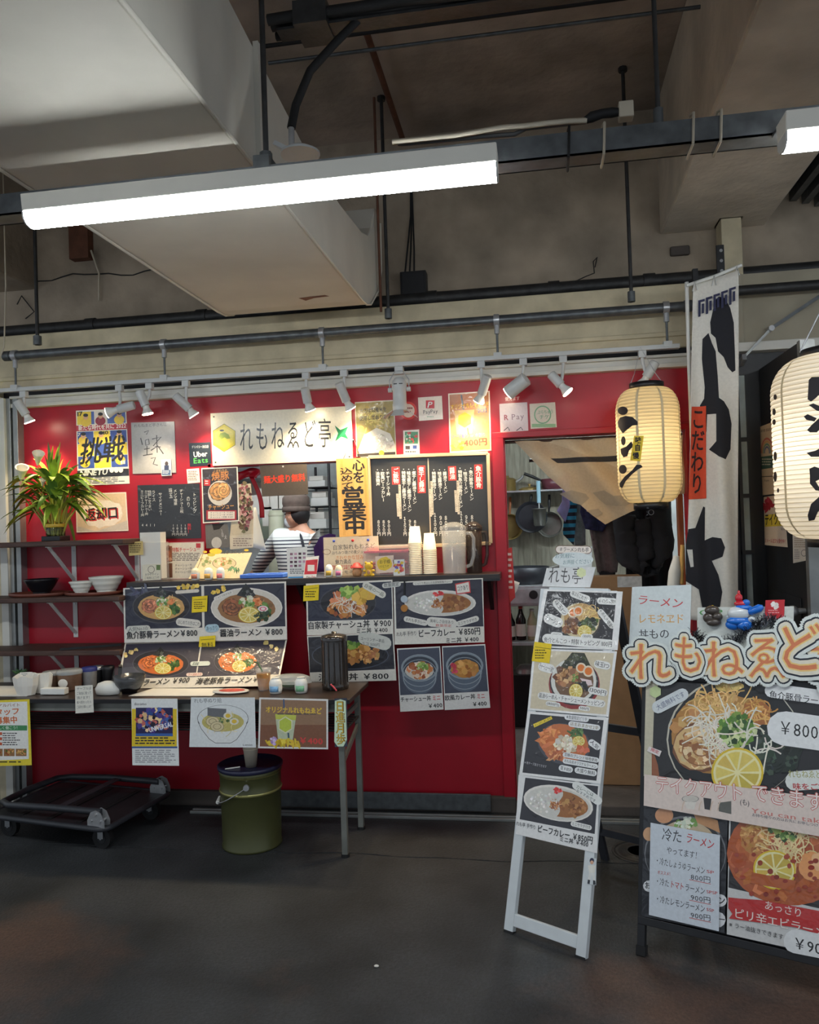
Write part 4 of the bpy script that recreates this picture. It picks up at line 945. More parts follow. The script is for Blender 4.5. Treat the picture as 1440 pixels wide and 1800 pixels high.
# lower sheet leaning out onto the table
A0, A1 = W(219, 1132, -.20), W(505, 1124, -.20)
ztab = .722
B0, B1 = WZ(203, 1213, ztab+.002), WZ(488, 1208, ztab+.002)
O_ = (A0+A1+B0+B1)/4; ux = (A1-A0).normalized(); dn = ((B0+B1)-(A0+A1)).normalized(); n_ = ux.cross(-dn).normalized(); uy = n_.cross(ux)
PL2 = (O_, ux, uy)
s = Sheet([(220, 1131), (505, 1124), (489, 1206), (204, 1211)], PL2, (226, 218, 202))
s.poly([(222, 1133), (353, 1129), (344, 1190), (212, 1194)], (64, 60, 72)); s.poly([(356, 1129), (502, 1126), (490, 1186), (346, 1190)], (64, 60, 72))
ramen(s, 283, 1167, 50, 24, (44, 42, 50), (214, 110, 50), (224, 120, 64)); ramen(s, 418, 1163, 42, 25, (54, 50, 58), (220, 120, 56), (228, 130, 70))
s.text('ラーメン ￥900', 252, 1201, 334, 1196, 11, BLACK, .03, .1); s.text('海老豚骨ラーメン￥', 345, 1199, 456, 1195, 11, BLACK, .03, .1)
s.pill(335, 1168, 370, 1167, 8, (214, 220, 206)); s.text('黒胡椒', 339, 1168, 350, 1168, 6, (40, 60, 50), .02); s.pill(328, 1187, 357, 1186, 6, (232, 206, 190)); s.text('ラー油抜き可', 331, 1187, 355, 1186, 4, (180, 60, 50), .01)
for x, y in ((222, 1152), (231, 1148), (240, 1144), (468, 1130), (478, 1137), (486, 1142)): s.scat(x, y, 2.5, 2.5, [(222, 196, 130)], 4, 3)
s.build('spicy_menu_sheet', 'laminated menu sheet with two orange ramen bowls leaning out onto the table', 'menu', 'laminate')
# rice bowl menus
s = Sheet([(538, 1026), (690, 1019), (692, 1112), (540, 1117)], ('Y', YM), (226, 222, 212))
s.poly([(541, 1029), (688, 1022), (690, 1088), (542, 1092)], (40, 44, 62)); s.ell(612, 1060, 50, 30, (60, 60, 70)); s.ell(612, 1060, 48, 28, (30, 30, 36))
s.scat(612, 1068, 34, 16, [(190, 116, 56), (214, 144, 76), (150, 84, 40)], 70, 6); s.scat(596, 1050, 14, 10, [(222, 140, 90), (196, 104, 60)], 14, 5); s.strands(613, 1058, 18, 10, (226, 222, 206), 40, 22, 1, 12); s.scat(616, 1040, 16, 8, [(130, 170, 70), (170, 196, 90)], 22, 5); s.scat(640, 1050, 14, 10, [(222, 180, 70), (206, 160, 50)], 12, 7)
s.text('自家製チャーシュ丼 ￥900', 541, 1100, 688, 1095, 13, BLACK, .035); s.text('ミニ丼 ￥400', 626, 1109, 682, 1107, 9, BLACK, .03); s.pill(638, 1026, 678, 1048, 13, (220, 218, 206)); s.text('自慢の一品', 641, 1028, 675, 1046, 7, (70, 80, 60), 0); s.pill(672, 1030, 705, 1026, 9, (206, 206, 200)); s.text('数量限定', 675, 1029, 702, 1026, 7, (50, 50, 60), .01)
s.build('pork_bowl_menu', 'laminated menu sheet of a roast pork rice bowl hanging from the ledge', 'menu', 'laminate')
s = Sheet([(540, 1118), (692, 1112), (697, 1196), (546, 1200)], ('Y', YM), (226, 222, 212))
s.poly([(542, 1120), (690, 1114), (694, 1176), (545, 1182)], (40, 42, 52)); s.ell(616, 1152, 68, 25, (70, 76, 90)); s.ell(616, 1152, 66, 23, (26, 28, 36)); s.scat(632, 1150, 34, 15, [(196, 140, 70), (170, 110, 56), (214, 164, 96)], 80, 5); s.scat(620, 1134, 14, 6, [(126, 160, 70), (96, 134, 60)], 16, 4)
s.pill(630, 1118, 688, 1134, 24, (206, 208, 200)); s.text('ユーリンチー単品', 634, 1122, 676, 1127, 6, (50, 50, 56), 0); s.text('５コ 500円', 636, 1131, 668, 1134, 6, (50, 50, 56), 0); s.text('油淋鶏丼 ￥800', 560, 1191, 684, 1188, 12, BLACK, .035)
s.build('chicken_bowl_menu', 'laminated menu sheet of a fried chicken bowl behind the dark dispenser', 'menu', 'laminate')
def curry(s, cx, cy, rx, ry, rot=0.0):
    s.ell(cx, cy, rx, ry, (226, 222, 214), rot=rot); s.ell(cx, cy+1, rx*.94, ry*.9, (206, 204, 196), rot=rot)
    c, n = math.cos(rot), math.sin(rot); Q = lambda a, b: (cx+a*rx*c-b*ry*n, cy+a*rx*n+b*ry*c)
    s.scat(*Q(-.38, .05), rx*.42, ry*.6, [(222, 220, 212), (206, 204, 196), (232, 230, 224)], 60, rx*.035)
    P = [Q(.05+.04*math.sin(i), -.75+i*.15) for i in range(11)]+[Q(.86*math.cos(t), .76*math.sin(t)) for t in [R(70-14*i) for i in range(11)]]
    s.poly(P, (156, 100, 50)); s.scat(*Q(.42, .05), rx*.34, ry*.5, [(150, 96, 46), (128, 78, 38), (176, 122, 66)], 40, rx*.06)
    s.scat(*Q(-.08, .1), rx*.15, ry*.34, [(186, 120, 66), (206, 148, 90), (150, 84, 44)], 34, rx*.035, 1.8); s.scat(*Q(-.06, -.7), rx*.13, ry*.16, [(206, 40, 44), (226, 70, 66)], 18, rx*.04)
s = Sheet([(692, 1023), (849, 1016), (852, 1129), (694, 1133)], ('Y', YM), (226, 222, 212))
s.poly([(695, 1025), (847, 1018), (850, 1101), (697, 1105)], (46, 46, 60)); curry(s, 774, 1060, 63, 23)
s.pill(726, 1026, 796, 1022, 6, (214, 212, 204)); s.text('じっくり煮込んだ自家製欧風カレー', 729, 1026, 793, 1022, 4, (80, 70, 70), 0)
s.poly([(800, 1026), (826, 1021), (828, 1042), (802, 1045)], (200, 60, 60)); s.poly([(802, 1028), (824, 1023), (826, 1040), (804, 1043)], (232, 226, 216)); s.text('コクあり', 804, 1035, 824, 1032, 9, (40, 40, 44), .02)
s.pill(710, 1087, 752, 1096, 10, (222, 220, 212)); s.text('＃れも亭カレー', 713, 1088, 749, 1095, 6, (40, 40, 44), .01); s.pill(750, 1092, 804, 1097, 17, (222, 220, 212)); s.text('美味しさ自信あり', 756, 1091, 798, 1094, 6, (60, 60, 60), .01); s.text('数量限定', 766, 1099, 794, 1100, 5, (190, 60, 50), .01); s.pill(802, 1098, 842, 1086, 10, (222, 220, 212)); s.text('ミニサラダ付き', 805, 1097, 839, 1088, 6, (40, 40, 44), .01)
s.text('れも亭 手作り', 697, 1115, 733, 1113, 8, (50, 50, 56), 0); s.text('ビーフカレー ￥850円', 735, 1114, 845, 1109, 13, BLACK, .035); s.text('ミニ丼 ￥400', 783, 1126, 842, 1123, 9, BLACK, .03)
s.build('curry_menu', 'laminated menu sheet of a white oval curry plate hanging by the doorway', 'menu', 'laminate')
for (cs, lab, nm, rice) in (([(698, 1140), (774, 1136), (780, 1247), (704, 1251)], 'menu sheet of a small pork bowl in a grey pot', 'チャーシュー丼', 0), ([(777, 1136), (853, 1132), (862, 1244), (782, 1248)], 'menu sheet of a small curry bowl in a grey pot', '欧風カレー丼', 1)):
    s = Sheet(cs, ('Y', YM), (226, 224, 220)); s.sub(.02, .02, .98, .74, (70, 76, 92)); dx = cs[0][0]-698; dy = -4*rice
    cx, cy = 738+dx, 1178+dy
    s.ell(cx, cy+8, 31, 34, (92, 104, 120)); s.ell(cx, cy-4, 33, 24, (128, 140, 150)); s.ell(cx, cy-4, 29, 20, (58, 64, 76))
    for q in range(3): s.ring(cx, cy-4+q*9, 32-q*1.5, 24, 1.4, (150, 160, 168))
    s.ell(cx, cy+1, 25, 16, (206, 200, 190) if not rice else (190, 130, 56), jit=.05)
    if rice: s.scat(cx+4, cy, 18, 13, [(196, 136, 60), (170, 110, 44), (214, 160, 84)], 44, 4.5); s.scat(cx-18, cy+1, 6, 8, [(206, 60, 84)], 14, 3.4)
    else: s.scat(cx, cy, 20, 13, [(206, 130, 76), (170, 96, 56), (232, 206, 180)], 60, 4); s.scat(cx+5, cy-6, 10, 8, [(110, 150, 60), (150, 180, 90)], 26, 2.4)
    s.text(nm, cs[3][0]+1-1, cs[3][1]-21, cs[3][0]+54, cs[3][1]-24, 9, BLACK, .03); s.text('ミニ', cs[3][0]+56, cs[3][1]-24, cs[3][0]+71, cs[3][1]-25, 9, RED, .03); s.text('￥400', cs[3][0]+48, cs[3][1]-10, cs[3][0]+74, cs[3][1]-12, 9, BLACK, .03)
    s.build('small_bowl_menu', lab, 'menu', 'laminate')
# yellow slips
def slip(cs, Y, lab, lines=3, big=None):
    s = Sheet(cs, ('Y', Y), (238, 210, 44), .001); x0, y0 = cs[0]; x1, y1 = cs[2]
    s.line([(x0+2, y0+6), (cs[1][0]-2, cs[1][1]+6)], .8, (80, 70, 30))
    if big: s.text(big, x0+3, y1-7, x1-3, y1-8, 8, (40, 36, 30), .02)
    s.dashes(x0+3, y0+9, x1-3, (y1-13 if big else y1-3), lines, (70, 62, 30))
    s.build('yellow_slip', lab, 'note', 'paper')
slip([(338, 1049), (365, 1047), (364, 1075), (337, 1077)], YM-.008, 'yellow slip stuck between the two upper ramen pictures', 4)
slip([(351, 1119), (379, 1117), (378, 1141), (349, 1144)], YM-.012, 'yellow slip stuck over the fold of the ramen menu sheets', 1, '無料')
slip([(534, 1030), (561, 1027), (560, 1055), (533, 1057)], YM-.008, 'yellow slip at the corner of the pork bowl menu', 3)
# medals
md = thing('medal', W(711, 1070, YM-.01), 'small silver and bronze medals on a black ribbon over the curry menu', 'medal')
MB().bar(W(711, 1020, YM-.008), W(711, 1050, YM-.008), .008, .002).build('ribbon', 'black_plastic', md)
mat('bronze', (190, 130, 70), .3, .7, .1); mat('silver', (190, 200, 206), .25, .7, .1)
for (y, mt) in ((1053, 'silver'), (1069, 'bronze')):
    a = W(711, y, YM-.009); MB().cyl(a, a+Vector((0, -.005, 0)), .018, n=18).build('disc', mt, md)
# ================================================================== LEDGE AND WHAT STANDS ON IT
ZL = 1.245
mat('ledge_top', (52, 46, 44), .35, noise=.2, ns=8)
ld_ = thing('serving_ledge', (-1.2, -.1, ZL-.03), 'long dark serving ledge fixed below the window', 'ledge')
MB().box(-2.19, -.205, -.212, -.0005, ZL-.034, ZL).build('ledge_board', 'ledge_top', ld_, bev=.003)
MB().box(WX0+.02, WX1-.02, -.0005, .22, ZL-.006, ZL).build('sill_board', 'ledge_top', ld_)
MB().box(-2.19, -.205, -.215, -.2121, ZL-.034, ZL-.022).build('front_strip', 'black_metal', ld_)
for x in (-2.14, -1.25, -.26): MB().prism([(-.0005, ZL-.034), (-.19, ZL-.034), (-.0005, ZL-.2)], lambda a, b, u: (u, a, b), x-.01, x+.01).build('bracket', 'black_metal', ld_)
def mpp(x, y, Y): return (W(x+1, y, Y)-W(x, y, Y)).length
def on_ledge(px, Y=-.11): return Vector((W(px, 1015, Y).x, Y, ZL))
def lid_box(name, label, cat, px0, px1, py0, py1, Y, z, depth, mt, group=None, bev=.003):
    a, b = W(px0, py1, Y), W(px1, py0, Y)
    t = thing(name, ((a.x+b.x)/2, Y+depth/2, z), label, cat, group)
    MB().box(a.x, b.x, Y, Y+depth, z, z+(b.z-a.z)).build('body', mt, t, bev=bev)
    return t, a.x, b.x, z+(b.z-a.z)
def card(cs, Y, label, name='card', bgc=WHITE, fn=None, mt='paper', cat='card', lean=0.0, zb=None, thick=.002):
    """card standing at Y, leaning back by lean metres; bottom resting on zb"""
    if zb is not None:
        dzp = (W(cs[3][0], cs[3][1], Y).z-zb)
    A, B, C_, D_ = [W(x, y, Y) for x, y in cs]
    up = Vector((0, lean, 1)).normalized(); O = (C_+D_)/2
    if zb is not None: O = Vector((O.x, Y, zb))
    s = Sheet(cs, (O, Vector((1, 0, 0)), up), bgc, thick)
    if zb is not None:
        mn = min(q[1] for q in s.q)
        # sit exactly on the surface
        s.O = s.O-up*mn
    if fn: fn(s)
    if zb is not None:
        pass
    return s.build(name, label, cat, mt)
# napkin dispenser
t, x0, x1, zt = lid_box('napkin_dispenser', 'clear stand full of white napkins beside the ledge end', 'dispenser', 243, 283, 953, 1022, -.15, ZL, .09, 'clear_plastic')
MB().box(x0+.012, x1-.008, -.14, -.075, ZL+.012, zt+.055).build('napkins', 'paper_white', t)
s = Sheet([(250, 993), (282, 991), (283, 1019), (251, 1021)], ('Y', -.1525), (226, 218, 196), .001)
s.ring(266, 1001, 6, 6.5, .8, (90, 80, 70)); s.text('おひやサイン', 255, 1010, 279, 1009, 4, (60, 50, 46), .01); s.text('ご自由にどうぞ', 254, 1016, 280, 1015, 4, (60, 50, 46), .01); s.rect(275, 993, 282, 1002, (110, 130, 80))
s.build('label', None, None, 'paper', parent=t)
s = Sheet([(226, 953), (251, 951), (252, 975), (227, 977)], ('Y', -.156), (222, 196, 128), .001); s.dashes(228, 955, 249, 973, 5, (90, 74, 50)); s.build('note', None, None, 'paper', parent=t)
# menu sheet of special pork behind the dispenser
def f(s):
    s.sub(.02, .02, .98, .98, (226, 214, 192)); s.sub(.03, .1, .24, .52, (150, 84, 56)); s.sub(.03, .56, .24, .95, (120, 70, 44)); s.scat(293, 975, 7, 18, [(176, 104, 66), (120, 66, 46), (206, 150, 110)], 30, 3)
    s.text('特製チャーシュー', 303, 967, 352, 965, 8, (196, 60, 44), .03); s.rect(345, 955, 353, 963, (190, 44, 44)); s.dashes(303, 972, 354, 987, 5, (110, 96, 84))
    for i in range(3): s.text(('チャーシュー大', 'チャーシュー中', 'チャーシュー切落')[i], 308, 994+6*i, 338, 993+6*i, 4.5, (70, 56, 50), .01)
card([(285, 951), (359, 949), (360, 1014), (286, 1016)], -.05, 'pale printed menu sheet in a clear stand behind the napkins', 'pork_menu_card', (206, 160, 150), f, 'laminate', 'menu', .02, ZL)
# painted board leaning back
def f(s):
    s.ell(395, 991, 20, 10, (210, 190, 150)); s.ring(395, 991, 21, 10.5, 1, (96, 84, 70)); s.scat(393, 988, 14, 6, [(196, 120, 80), (226, 196, 150), (150, 150, 90)], 34, 2.6)
    s.text('れもねゑど亭', 390, 972, 432, 970, 7, (96, 90, 76), .0); s.ell(380, 970, 11, 5, (226, 180, 50)); s.ell(361, 971, 4, 2, (226, 180, 50)); s.ell(434, 968, 4, 2, (226, 180, 50)); s.ell(372, 976, 7, 3, (190, 170, 60))
    s.scat(412, 1002, 9, 3, [(84, 120, 84), (110, 146, 104)], 14, 2.6, 2); s.scat(363, 988, 8, 7, [(150, 160, 110), (196, 180, 130)], 14, 3); s.line([(360, 968), (352, 990), (346, 1004)], 1, (130, 110, 84))
card([(357, 966), (445, 963), (425, 1008), (334, 1009)], -.13, 'hand painted lemon and ramen board leaning behind the shakers', 'painted_board', (228, 208, 166), f, 'paper', 'board', .55, ZL, .006)
mat('shaker_cream', (230, 220, 190), .35, noise=.03); mat('shaker_white', (232, 234, 230), .35, noise=.03)
def shaker(base, label, col, mcap, r=.024, h=.066, group=None):
    t = thing('seasoning_shaker', base, label, 'shaker', group)
    pr = [(.4*r, 0), (.85*r, .002), (.98*r, h*.22), (r, h*.4), (.99*r, h*.62)]
    MB().lathe([(a, b) for a, b in pr], base, 20).build('body', 'shaker_white', t)
    MB().lathe([(.995*r, h*.62), (.93*r, h*.76), (.74*r, h*.9), (.4*r, h*.985), (.02, h)] if r > .03 else [(.995*r, h*.62), (.93*r, h*.76), (.74*r, h*.9), (.4*r, h*.985), (.002, h)], base, 20).build('cap', mcap, t)
    nm = 'label_'+'_'.join(map(str, col))
    if nm not in M: mat(nm, col, .5, noise=.25, ns=160)
    k = MB(); n = 8
    P = []
    for j in (0, 1):
        for i in range(n+1):
            a = R(-90-42+84*i/n); P.append((base[0]+r*1.02*math.cos(a), base[1]+r*1.02*math.sin(a), base[2]+h*(.16+.36*j)))
    k.add(P, [(i, i+1, n+2+i, n+1+i) for i in range(n)], True); k.build('label', nm, t, solid=.0008)
    return t
shaker(on_ledge(344, -.175), 'cream egg shaped shaker with a reddish label on the ledge', (206, 130, 100), 'shaker_cream')
shaker(on_ledge(367, -.175), 'white egg shaped shaker with an orange label on the ledge', (222, 170, 80), 'shaker_white')
shaker(on_ledge(388, -.175), 'white egg shaped shaker with a pink label on the ledge', (230, 130, 130), 'shaker_white', .022)
mat('tray_blue', (70, 116, 206), .35, noise=.06)
a = on_ledge(468, -.07)
t = thing('coin_tray', a, 'bright blue plastic tray on the serving ledge', 'tray')
MB().box(a.x-.105, a.x+.105, -.13, -.02, ZL, ZL+.008).build('base', 'tray_blue', t, bev=.003)
MB().box(a.x-.12, a.x+.12, -.145, -.13, ZL+.002, ZL+.022).box(a.x-.12, a.x+.12, -.02, -.005, ZL+.002, ZL+.022).box(a.x-.12, a.x-.105, -.13, -.02, ZL+.002, ZL+.022).box(a.x+.105, a.x+.12, -.13, -.02, ZL+.002, ZL+.022).build('rim', 'tray_blue', t, bev=.003)
def f(s):
    for j in range(4):
        for i in range(4-(j > 2)): s.rect(510+7.5*i, 972+7*j-.3*i, 515+7.5*i, 976+7*j-.3*i, s.jc((130, 90, 110), 70))
    s.dashes(510, 1000, 538, 1010, 3, (80, 80, 84)); s.poly([(507, 1014), (540, 1013), (540, 1020), (507, 1021)], (60, 150, 206))
card([(504, 968), (540, 966), (540, 1019), (506, 1021)], -.17, 'white card of small payment marks standing on the ledge', 'payment_card', (222, 222, 218), f, 'sticker', 'card', .1, ZL)
def f(s):
    s.poly([(538, 985), (559, 983), (557, 1009), (535, 1010)], (196, 34, 48)); s.rect(553, 984, 558, 989, (170, 20, 30)); s.text('Pay', 539, 1014, 546, 1014, 4, (60, 40, 40), .02); s.text('Pay', 548, 1013.5, 555, 1013, 4, (180, 40, 50), .02); s.rect(541, 993, 553, 1004, (222, 214, 206))
card([(538, 984), (561, 981), (556, 1018), (533, 1020)], -.185, 'red and white payment card standing beside the white card', 'code_card', (230, 226, 220), f, 'sticker', 'card', .2, ZL)
# hand written board with pins
wb = thing('notice_board', on_ledge(618, -.07), 'cream hand written notice board with coloured pins on the ledge', 'board')
s = Sheet([(569, 945), (665, 942), (668, 1014), (571, 1017)], ('Y', -.075), (236, 216, 184), .006)
s.text('自家製れもねゑど', 585, 963, 660, 959, 9, (96, 84, 80), .01); s.text('はちみつ漬けの麦ジュース', 584, 972, 650, 969, 6, (70, 62, 60), .01); s.text('さわやかな甘み', 590, 981, 640, 979, 8, (222, 150, 90), .02); s.text('魅力満点', 590, 988, 618, 987, 8, (80, 74, 76), .02); s.text('夏限定特製', 580, 998, 640, 996, 8, (206, 80, 70), .02); s.text('レモネード', 596, 1006, 640, 1004, 6, (80, 74, 76), .01); s.ring(575, 970, 7, 5, 1, (140, 100, 70))
wbo = s.build('board', None, None, 'paper', parent=wb)
for x, nm, c in ((587, 'pin_blue', (60, 80, 170)), (620, 'pin_red', (196, 40, 44)), (647, 'pin_blue', (60, 80, 170))):
    if nm not in M: mat(nm, c, .3, noise=0)
    a = W(x, 951-(x-587)*.03, -.083); MB().ball(a, .0075, n=10, k=7).build('pin', nm, wbo)
shaker(on_ledge(579, -.175), 'white egg shaped shaker with a mustard label before the notice board', (196, 160, 60), 'shaker_white', .020, .066)
shaker(on_ledge(596, -.175), 'cream egg shaped shaker with a purple label before the notice board', (196, 110, 150), 'shaker_cream', .019, .062)
# little round mushroom-like ornament
a = on_ledge(628, -.15); t = thing('cap_ornament', a, 'small ornament with a red brimmed cap beside the sweets box', 'ornament')
mat('orn_red', (186, 60, 56), .5, noise=.1); mat('orn_tan', (190, 140, 96), .6, noise=.25, ns=60)
MB().lathe([(.012, 0), (.022, .004), (.025, .02), (.022, .038), (.018, .045)], a, 18).build('body', 'orn_tan', t); MB().lathe([(.036, .044), (.036, .048), (.024, .054), (.018, .066), (.006, .072)], a, 18).build('cap', 'orn_red', t)
# sweets box
t, x0, x1, zt = lid_box('sweets_box', 'clear plastic box of pink sweets with stickers on the ledge', 'box', 639, 719, 960, 1012, -.16, ZL, .10, 'clear_plastic')
mat('sweet_pink', (222, 84, 96), .5, noise=.3, ns=40); mat('sweet_pale', (232, 196, 180), .5, noise=.2, ns=40)
rr = random.Random(3)
for i in range(26):
    c = (x0+.02+rr.random()*(x1-x0-.04), -.145+rr.random()*.07, ZL+.016+.02*(i//9)+rr.random()*.012)
    MB().ball(c, .013+.004*rr.random(), .012, .010, n=8, k=6).build('sweet', 'sweet_pink' if i % 3 else 'sweet_pale', t)
MB().box(x0+.005, x1-.005, -.155, -.065, zt-.028, zt-.018).build('pink_sheet', 'sweet_pink', t)
MB().box(x0-.004, x1+.004, -.164, -.056, zt, zt+.012).build('lid', 'clear_plastic', t, bev=.003)
s = Sheet([(660, 978), (692, 976), (693, 1006), (661, 1008)], ('Y', -.1615), (236, 210, 190), .0006)
s.ell(676, 991, 13, 12, (232, 200, 60), jit=.06); s.text('お子様', 667, 988, 686, 987, 7, (80, 60, 30), .02); s.text('1つどうぞ', 668, 996, 684, 995, 5, (80, 60, 30), .01); s.build('lemon_sticker', None, None, 'sticker', parent=t)
s = Sheet([(691, 984), (711, 983), (712, 1011), (692, 1012)], ('Y', -.1615), (226, 226, 222), .0006); s.scat(702, 997, 8, 11, [(110, 96, 170), (232, 200, 80), (206, 80, 70)], 24, 2.6); s.build('picture_sticker', None, None, 'sticker', parent=t)
# little yellow figure
a = on_ledge(649, -.185); t = thing('yellow_figure', a, 'small flat yellow figure standing before the sweets box', 'figure')
mat('figure_yellow', (226, 180, 50), .5, noise=.05)
k = MB().ball(a+Vector((0, 0, .052)), .022, .008, .02).ball(a+Vector((-.015, 0, .07)), .007, .005, .007).ball(a+Vector((.015, 0, .07)), .007, .005, .007); k.build('head', 'figure_yellow', t)
k = MB().ball(a+Vector((0, 0, .022)), .018, .008, .02).ball(a+Vector((-.018, 0, .008)), .010, .008, .008).ball(a+Vector((.018, 0, .008)), .010, .008, .008).ball(a+Vector((-.022, 0, .03)), .009, .006, .006).ball(a+Vector((.022, 0, .03)), .009, .006, .006); k.build('body', 'figure_yellow', t)
MB().ball(a+Vector((0, -.007, .022)), .009, .003, .011).build('belly', 'orn_tan', t)
# paper cups in stacks
mat('cup_paper', (232, 220, 196), .6, noise=.03)
def cup_mesh(rt, rb, h):
    return MB().lathe([(rb*.9, .004), (rb, 0), (rt, h-.004), (rt+.002, h-.003), (rt+.002, h), (rt-.001, h), (rb-.001, .006)], (0, 0, 0), 20).mesh('paper_cup', 'cup_paper')
cm = cup_mesh(.035, .0255, .088)
def cup_stack(base, n, dz, label, group, me=cm, flip=True):
    for i in range(n):
        o = bpy.data.objects.new('paper_cup', me); COL.objects.link(o)
        z = base.z+i*dz+(.088 if flip else 0)
        o.location = (base.x, base.y, z)
        if flip: o.rotation_euler = (math.pi, 0, 0)
        tag(o, ('topmost '+label) if i == n-1 else label, 'cup', group)
cup_stack(on_ledge(732, -.13), 18, .0092, 'upturned paper cup in the taller stack on the ledge', 'taller stack of paper cups')
cup_stack(on_ledge(757, -.13), 14, .0092, 'upturned paper cup in the shorter stack on the ledge', 'shorter stack of paper cups')
# water jugs
def jug(px, Y, label, mt, water):
    a = on_ledge(px, Y); t = thing('water_jug', a, label, 'jug', None); kq = .88 if water else .6
    MB().lathe([(.060*kq, 0), (.066*kq, .003), (.072*kq, .22), (.0705*kq, .22), (.0645*kq, .006), (.05*kq, .005)], a, 26).build('body', mt, t)
    if water: MB().lathe([(.058*kq, .008), (.0655*kq, .15)], a, 24).build('water', 'clear_plastic', t)
    if water:
        for i in range(7): MB().box(a.x-.04+.012*i, a.x-.022+.012*i, Y-.02+.01*(i % 3), Y+.0+.01*(i % 3), ZL+.13+.008*(i % 4), ZL+.15+.008*(i % 4)).build('ice_cube', 'glass', t, bev=.003)
    MB().lathe([(.073*kq, .215), (.076*kq, .22), (.076*kq, .238), (.064*kq, .246), (.03*kq, .262), (.004, .264)], a, 26).build('lid', mt, t)
    MB().tube([a+Vector((.070*kq, 0, .205)), a+Vector((.10*kq, 0, .205)), a+Vector((.115*kq, 0, .18)), a+Vector((.112*kq, 0, .09)), a+Vector((.095*kq, 0, .045)), a+Vector((.066*kq, 0, .035))], .0095, 8).build('handle', mt, t)
    return t
jug(800, -.145, 'clear plastic water jug with ice and a looped handle on the ledge', 'clear_plastic', True)
jug(835, -.083, 'smoky dark water jug behind the clear jug', 'smoke_plastic', False)
tag(MB().box(on_ledge(722).x, on_ledge(768).x, -.17, -.09, ZL, ZL+.004).build('cup_tray', 'black_plastic', bev=.001), 'thin black mat under the paper cups', 'mat')
for o in bpy.data.objects:
    if o.name.startswith('paper_cup'): o.location.z += .004

# ================================================================== FOLDING TABLE
ZTB = .722
mat('table_top', (58, 46, 40), .35, noise=.25, ns=6, stretch=(1, 6, 6))
mat('leg_steel', (120, 122, 116), .45, .3, .15)
tb = thing('folding_table', (-2, -.44, 0), 'long brown folding table along the shop front', 'table')
TX0, TX1, TY0, TY1 = -3.25, -.878, -.655, -.245
MB().box(TX0, TX1, TY0, TY1, ZTB-.022, ZTB).build('tabletop', 'table_top', tb, bev=.003)
MB().box(TX0, TX1, TY0-.0015, TY0, ZTB-.020, ZTB-.003).build('edge_band', 'black_plastic', tb)
MB().box(TX0+.05, TX1-.08, TY0+.03, TY0+.05, ZTB-.065, ZTB-.022).build('apron', 'leg_steel', tb); MB().box(TX0+.05, TX1-.08, TY1-.05, TY1-.03, ZTB-.065, ZTB-.022).build('apron', 'leg_steel', tb)
for x in (TX1-.05, TX0+.32):
    for y in (TY0+.035, TY1-.045):
        lg_ = MB().box(x-.0135, x+.0135, y-.0135, y+.0135, .012, ZTB-.022).build('leg', 'leg_steel', tb, bev=.002)
        MB().cyl((x, y, 0), (x, y, .014), .02, n=12).build('foot', 'rubber', lg_)
    MB().bar((x, TY0+.035, .42), (x, TY1-.045, .52), .012, .022).build('brace', 'leg_steel', tb); MB().bar((x, TY0+.035, ZTB-.10), (x, TY1-.045, ZTB-.10), .012, .022).build('brace', 'leg_steel', tb)
for i in range(8):
    y = TY0+.05+i*.045; MB().cyl((TX0+.25, y, ZTB-.155), (TX1-.04, y, ZTB-.155), .005, n=6).build('shelf_rod', 'dark_pipe', tb)
for x in (TX1-.045, TX0+.3): MB().cyl((x, TY0+.03, ZTB-.161), (x, TY1-.03, ZTB-.161), .006, n=6).build('shelf_bar', 'dark_pipe', tb)
# sheets taped to the table's front edge
YF = TY0-.0017
FP = ('Y', YF)
s = Sheet([(-36, 1232), (52, 1229), (56, 1345), (-32, 1347)], FP, (226, 206, 60), .001)
s.poly([(-36, 1236), (48, 1233), (51, 1334), (-33, 1338)], (232, 232, 226)); s.text('パート・アルバイト', -34, 1241, 36, 1239, 6, (150, 84, 50), .02); s.text('スタッフ', -24, 1253, 35, 1250, 12, (206, 110, 60), .05); s.text('募集中', -8, 1267, 31, 1265, 12, (206, 110, 60), .05)
s.rect(-34, 1275, 48, 1284, (70, 140, 90)); s.text('一緒に楽しく働こう！', -28, 1280, 35, 1279, 6, (214, 230, 210), .02); s.dashes(5, 1288, 38, 1312, 6, (80, 80, 80))
for i in range(3): s.rect(-34, 1287+9*i, 4, 1292+9*i, (196, 90, 60))
for i in range(3):
    s.rect(-14+21*i, 1316, 5+21*i, 1329, (150, 110, 70)); s.scat(-4+21*i, 1322, 7, 5, [(206, 160, 90), (90, 110, 50), (150, 80, 50)], 16, 2)
s.dashes(-30, 1338, 50, 1343, 1, (70, 66, 40))
s.build('recruitment_poster', 'white and yellow staff wanted poster hanging from the table edge', 'poster', 'paper')
s = Sheet([(132, 1206), (163, 1204), (165, 1252), (133, 1254)], FP, (222, 220, 208), .001)
for i, tx in enumerate(('テーブルは', 'ご自由に使って', '頂けます！', '食べ終わったら', 'ご返却をお願いします')): s.text(tx, 135, 1211+8*i, 161, 1209.5+8*i, 5, (66, 66, 66), .01)
s.build('paper_note', 'small hand written paper note hanging over the table edge', 'note', 'paper')
s = Sheet([(231, 1228), (312, 1228), (315, 1346), (233, 1345)], FP, (228, 230, 228), .001)
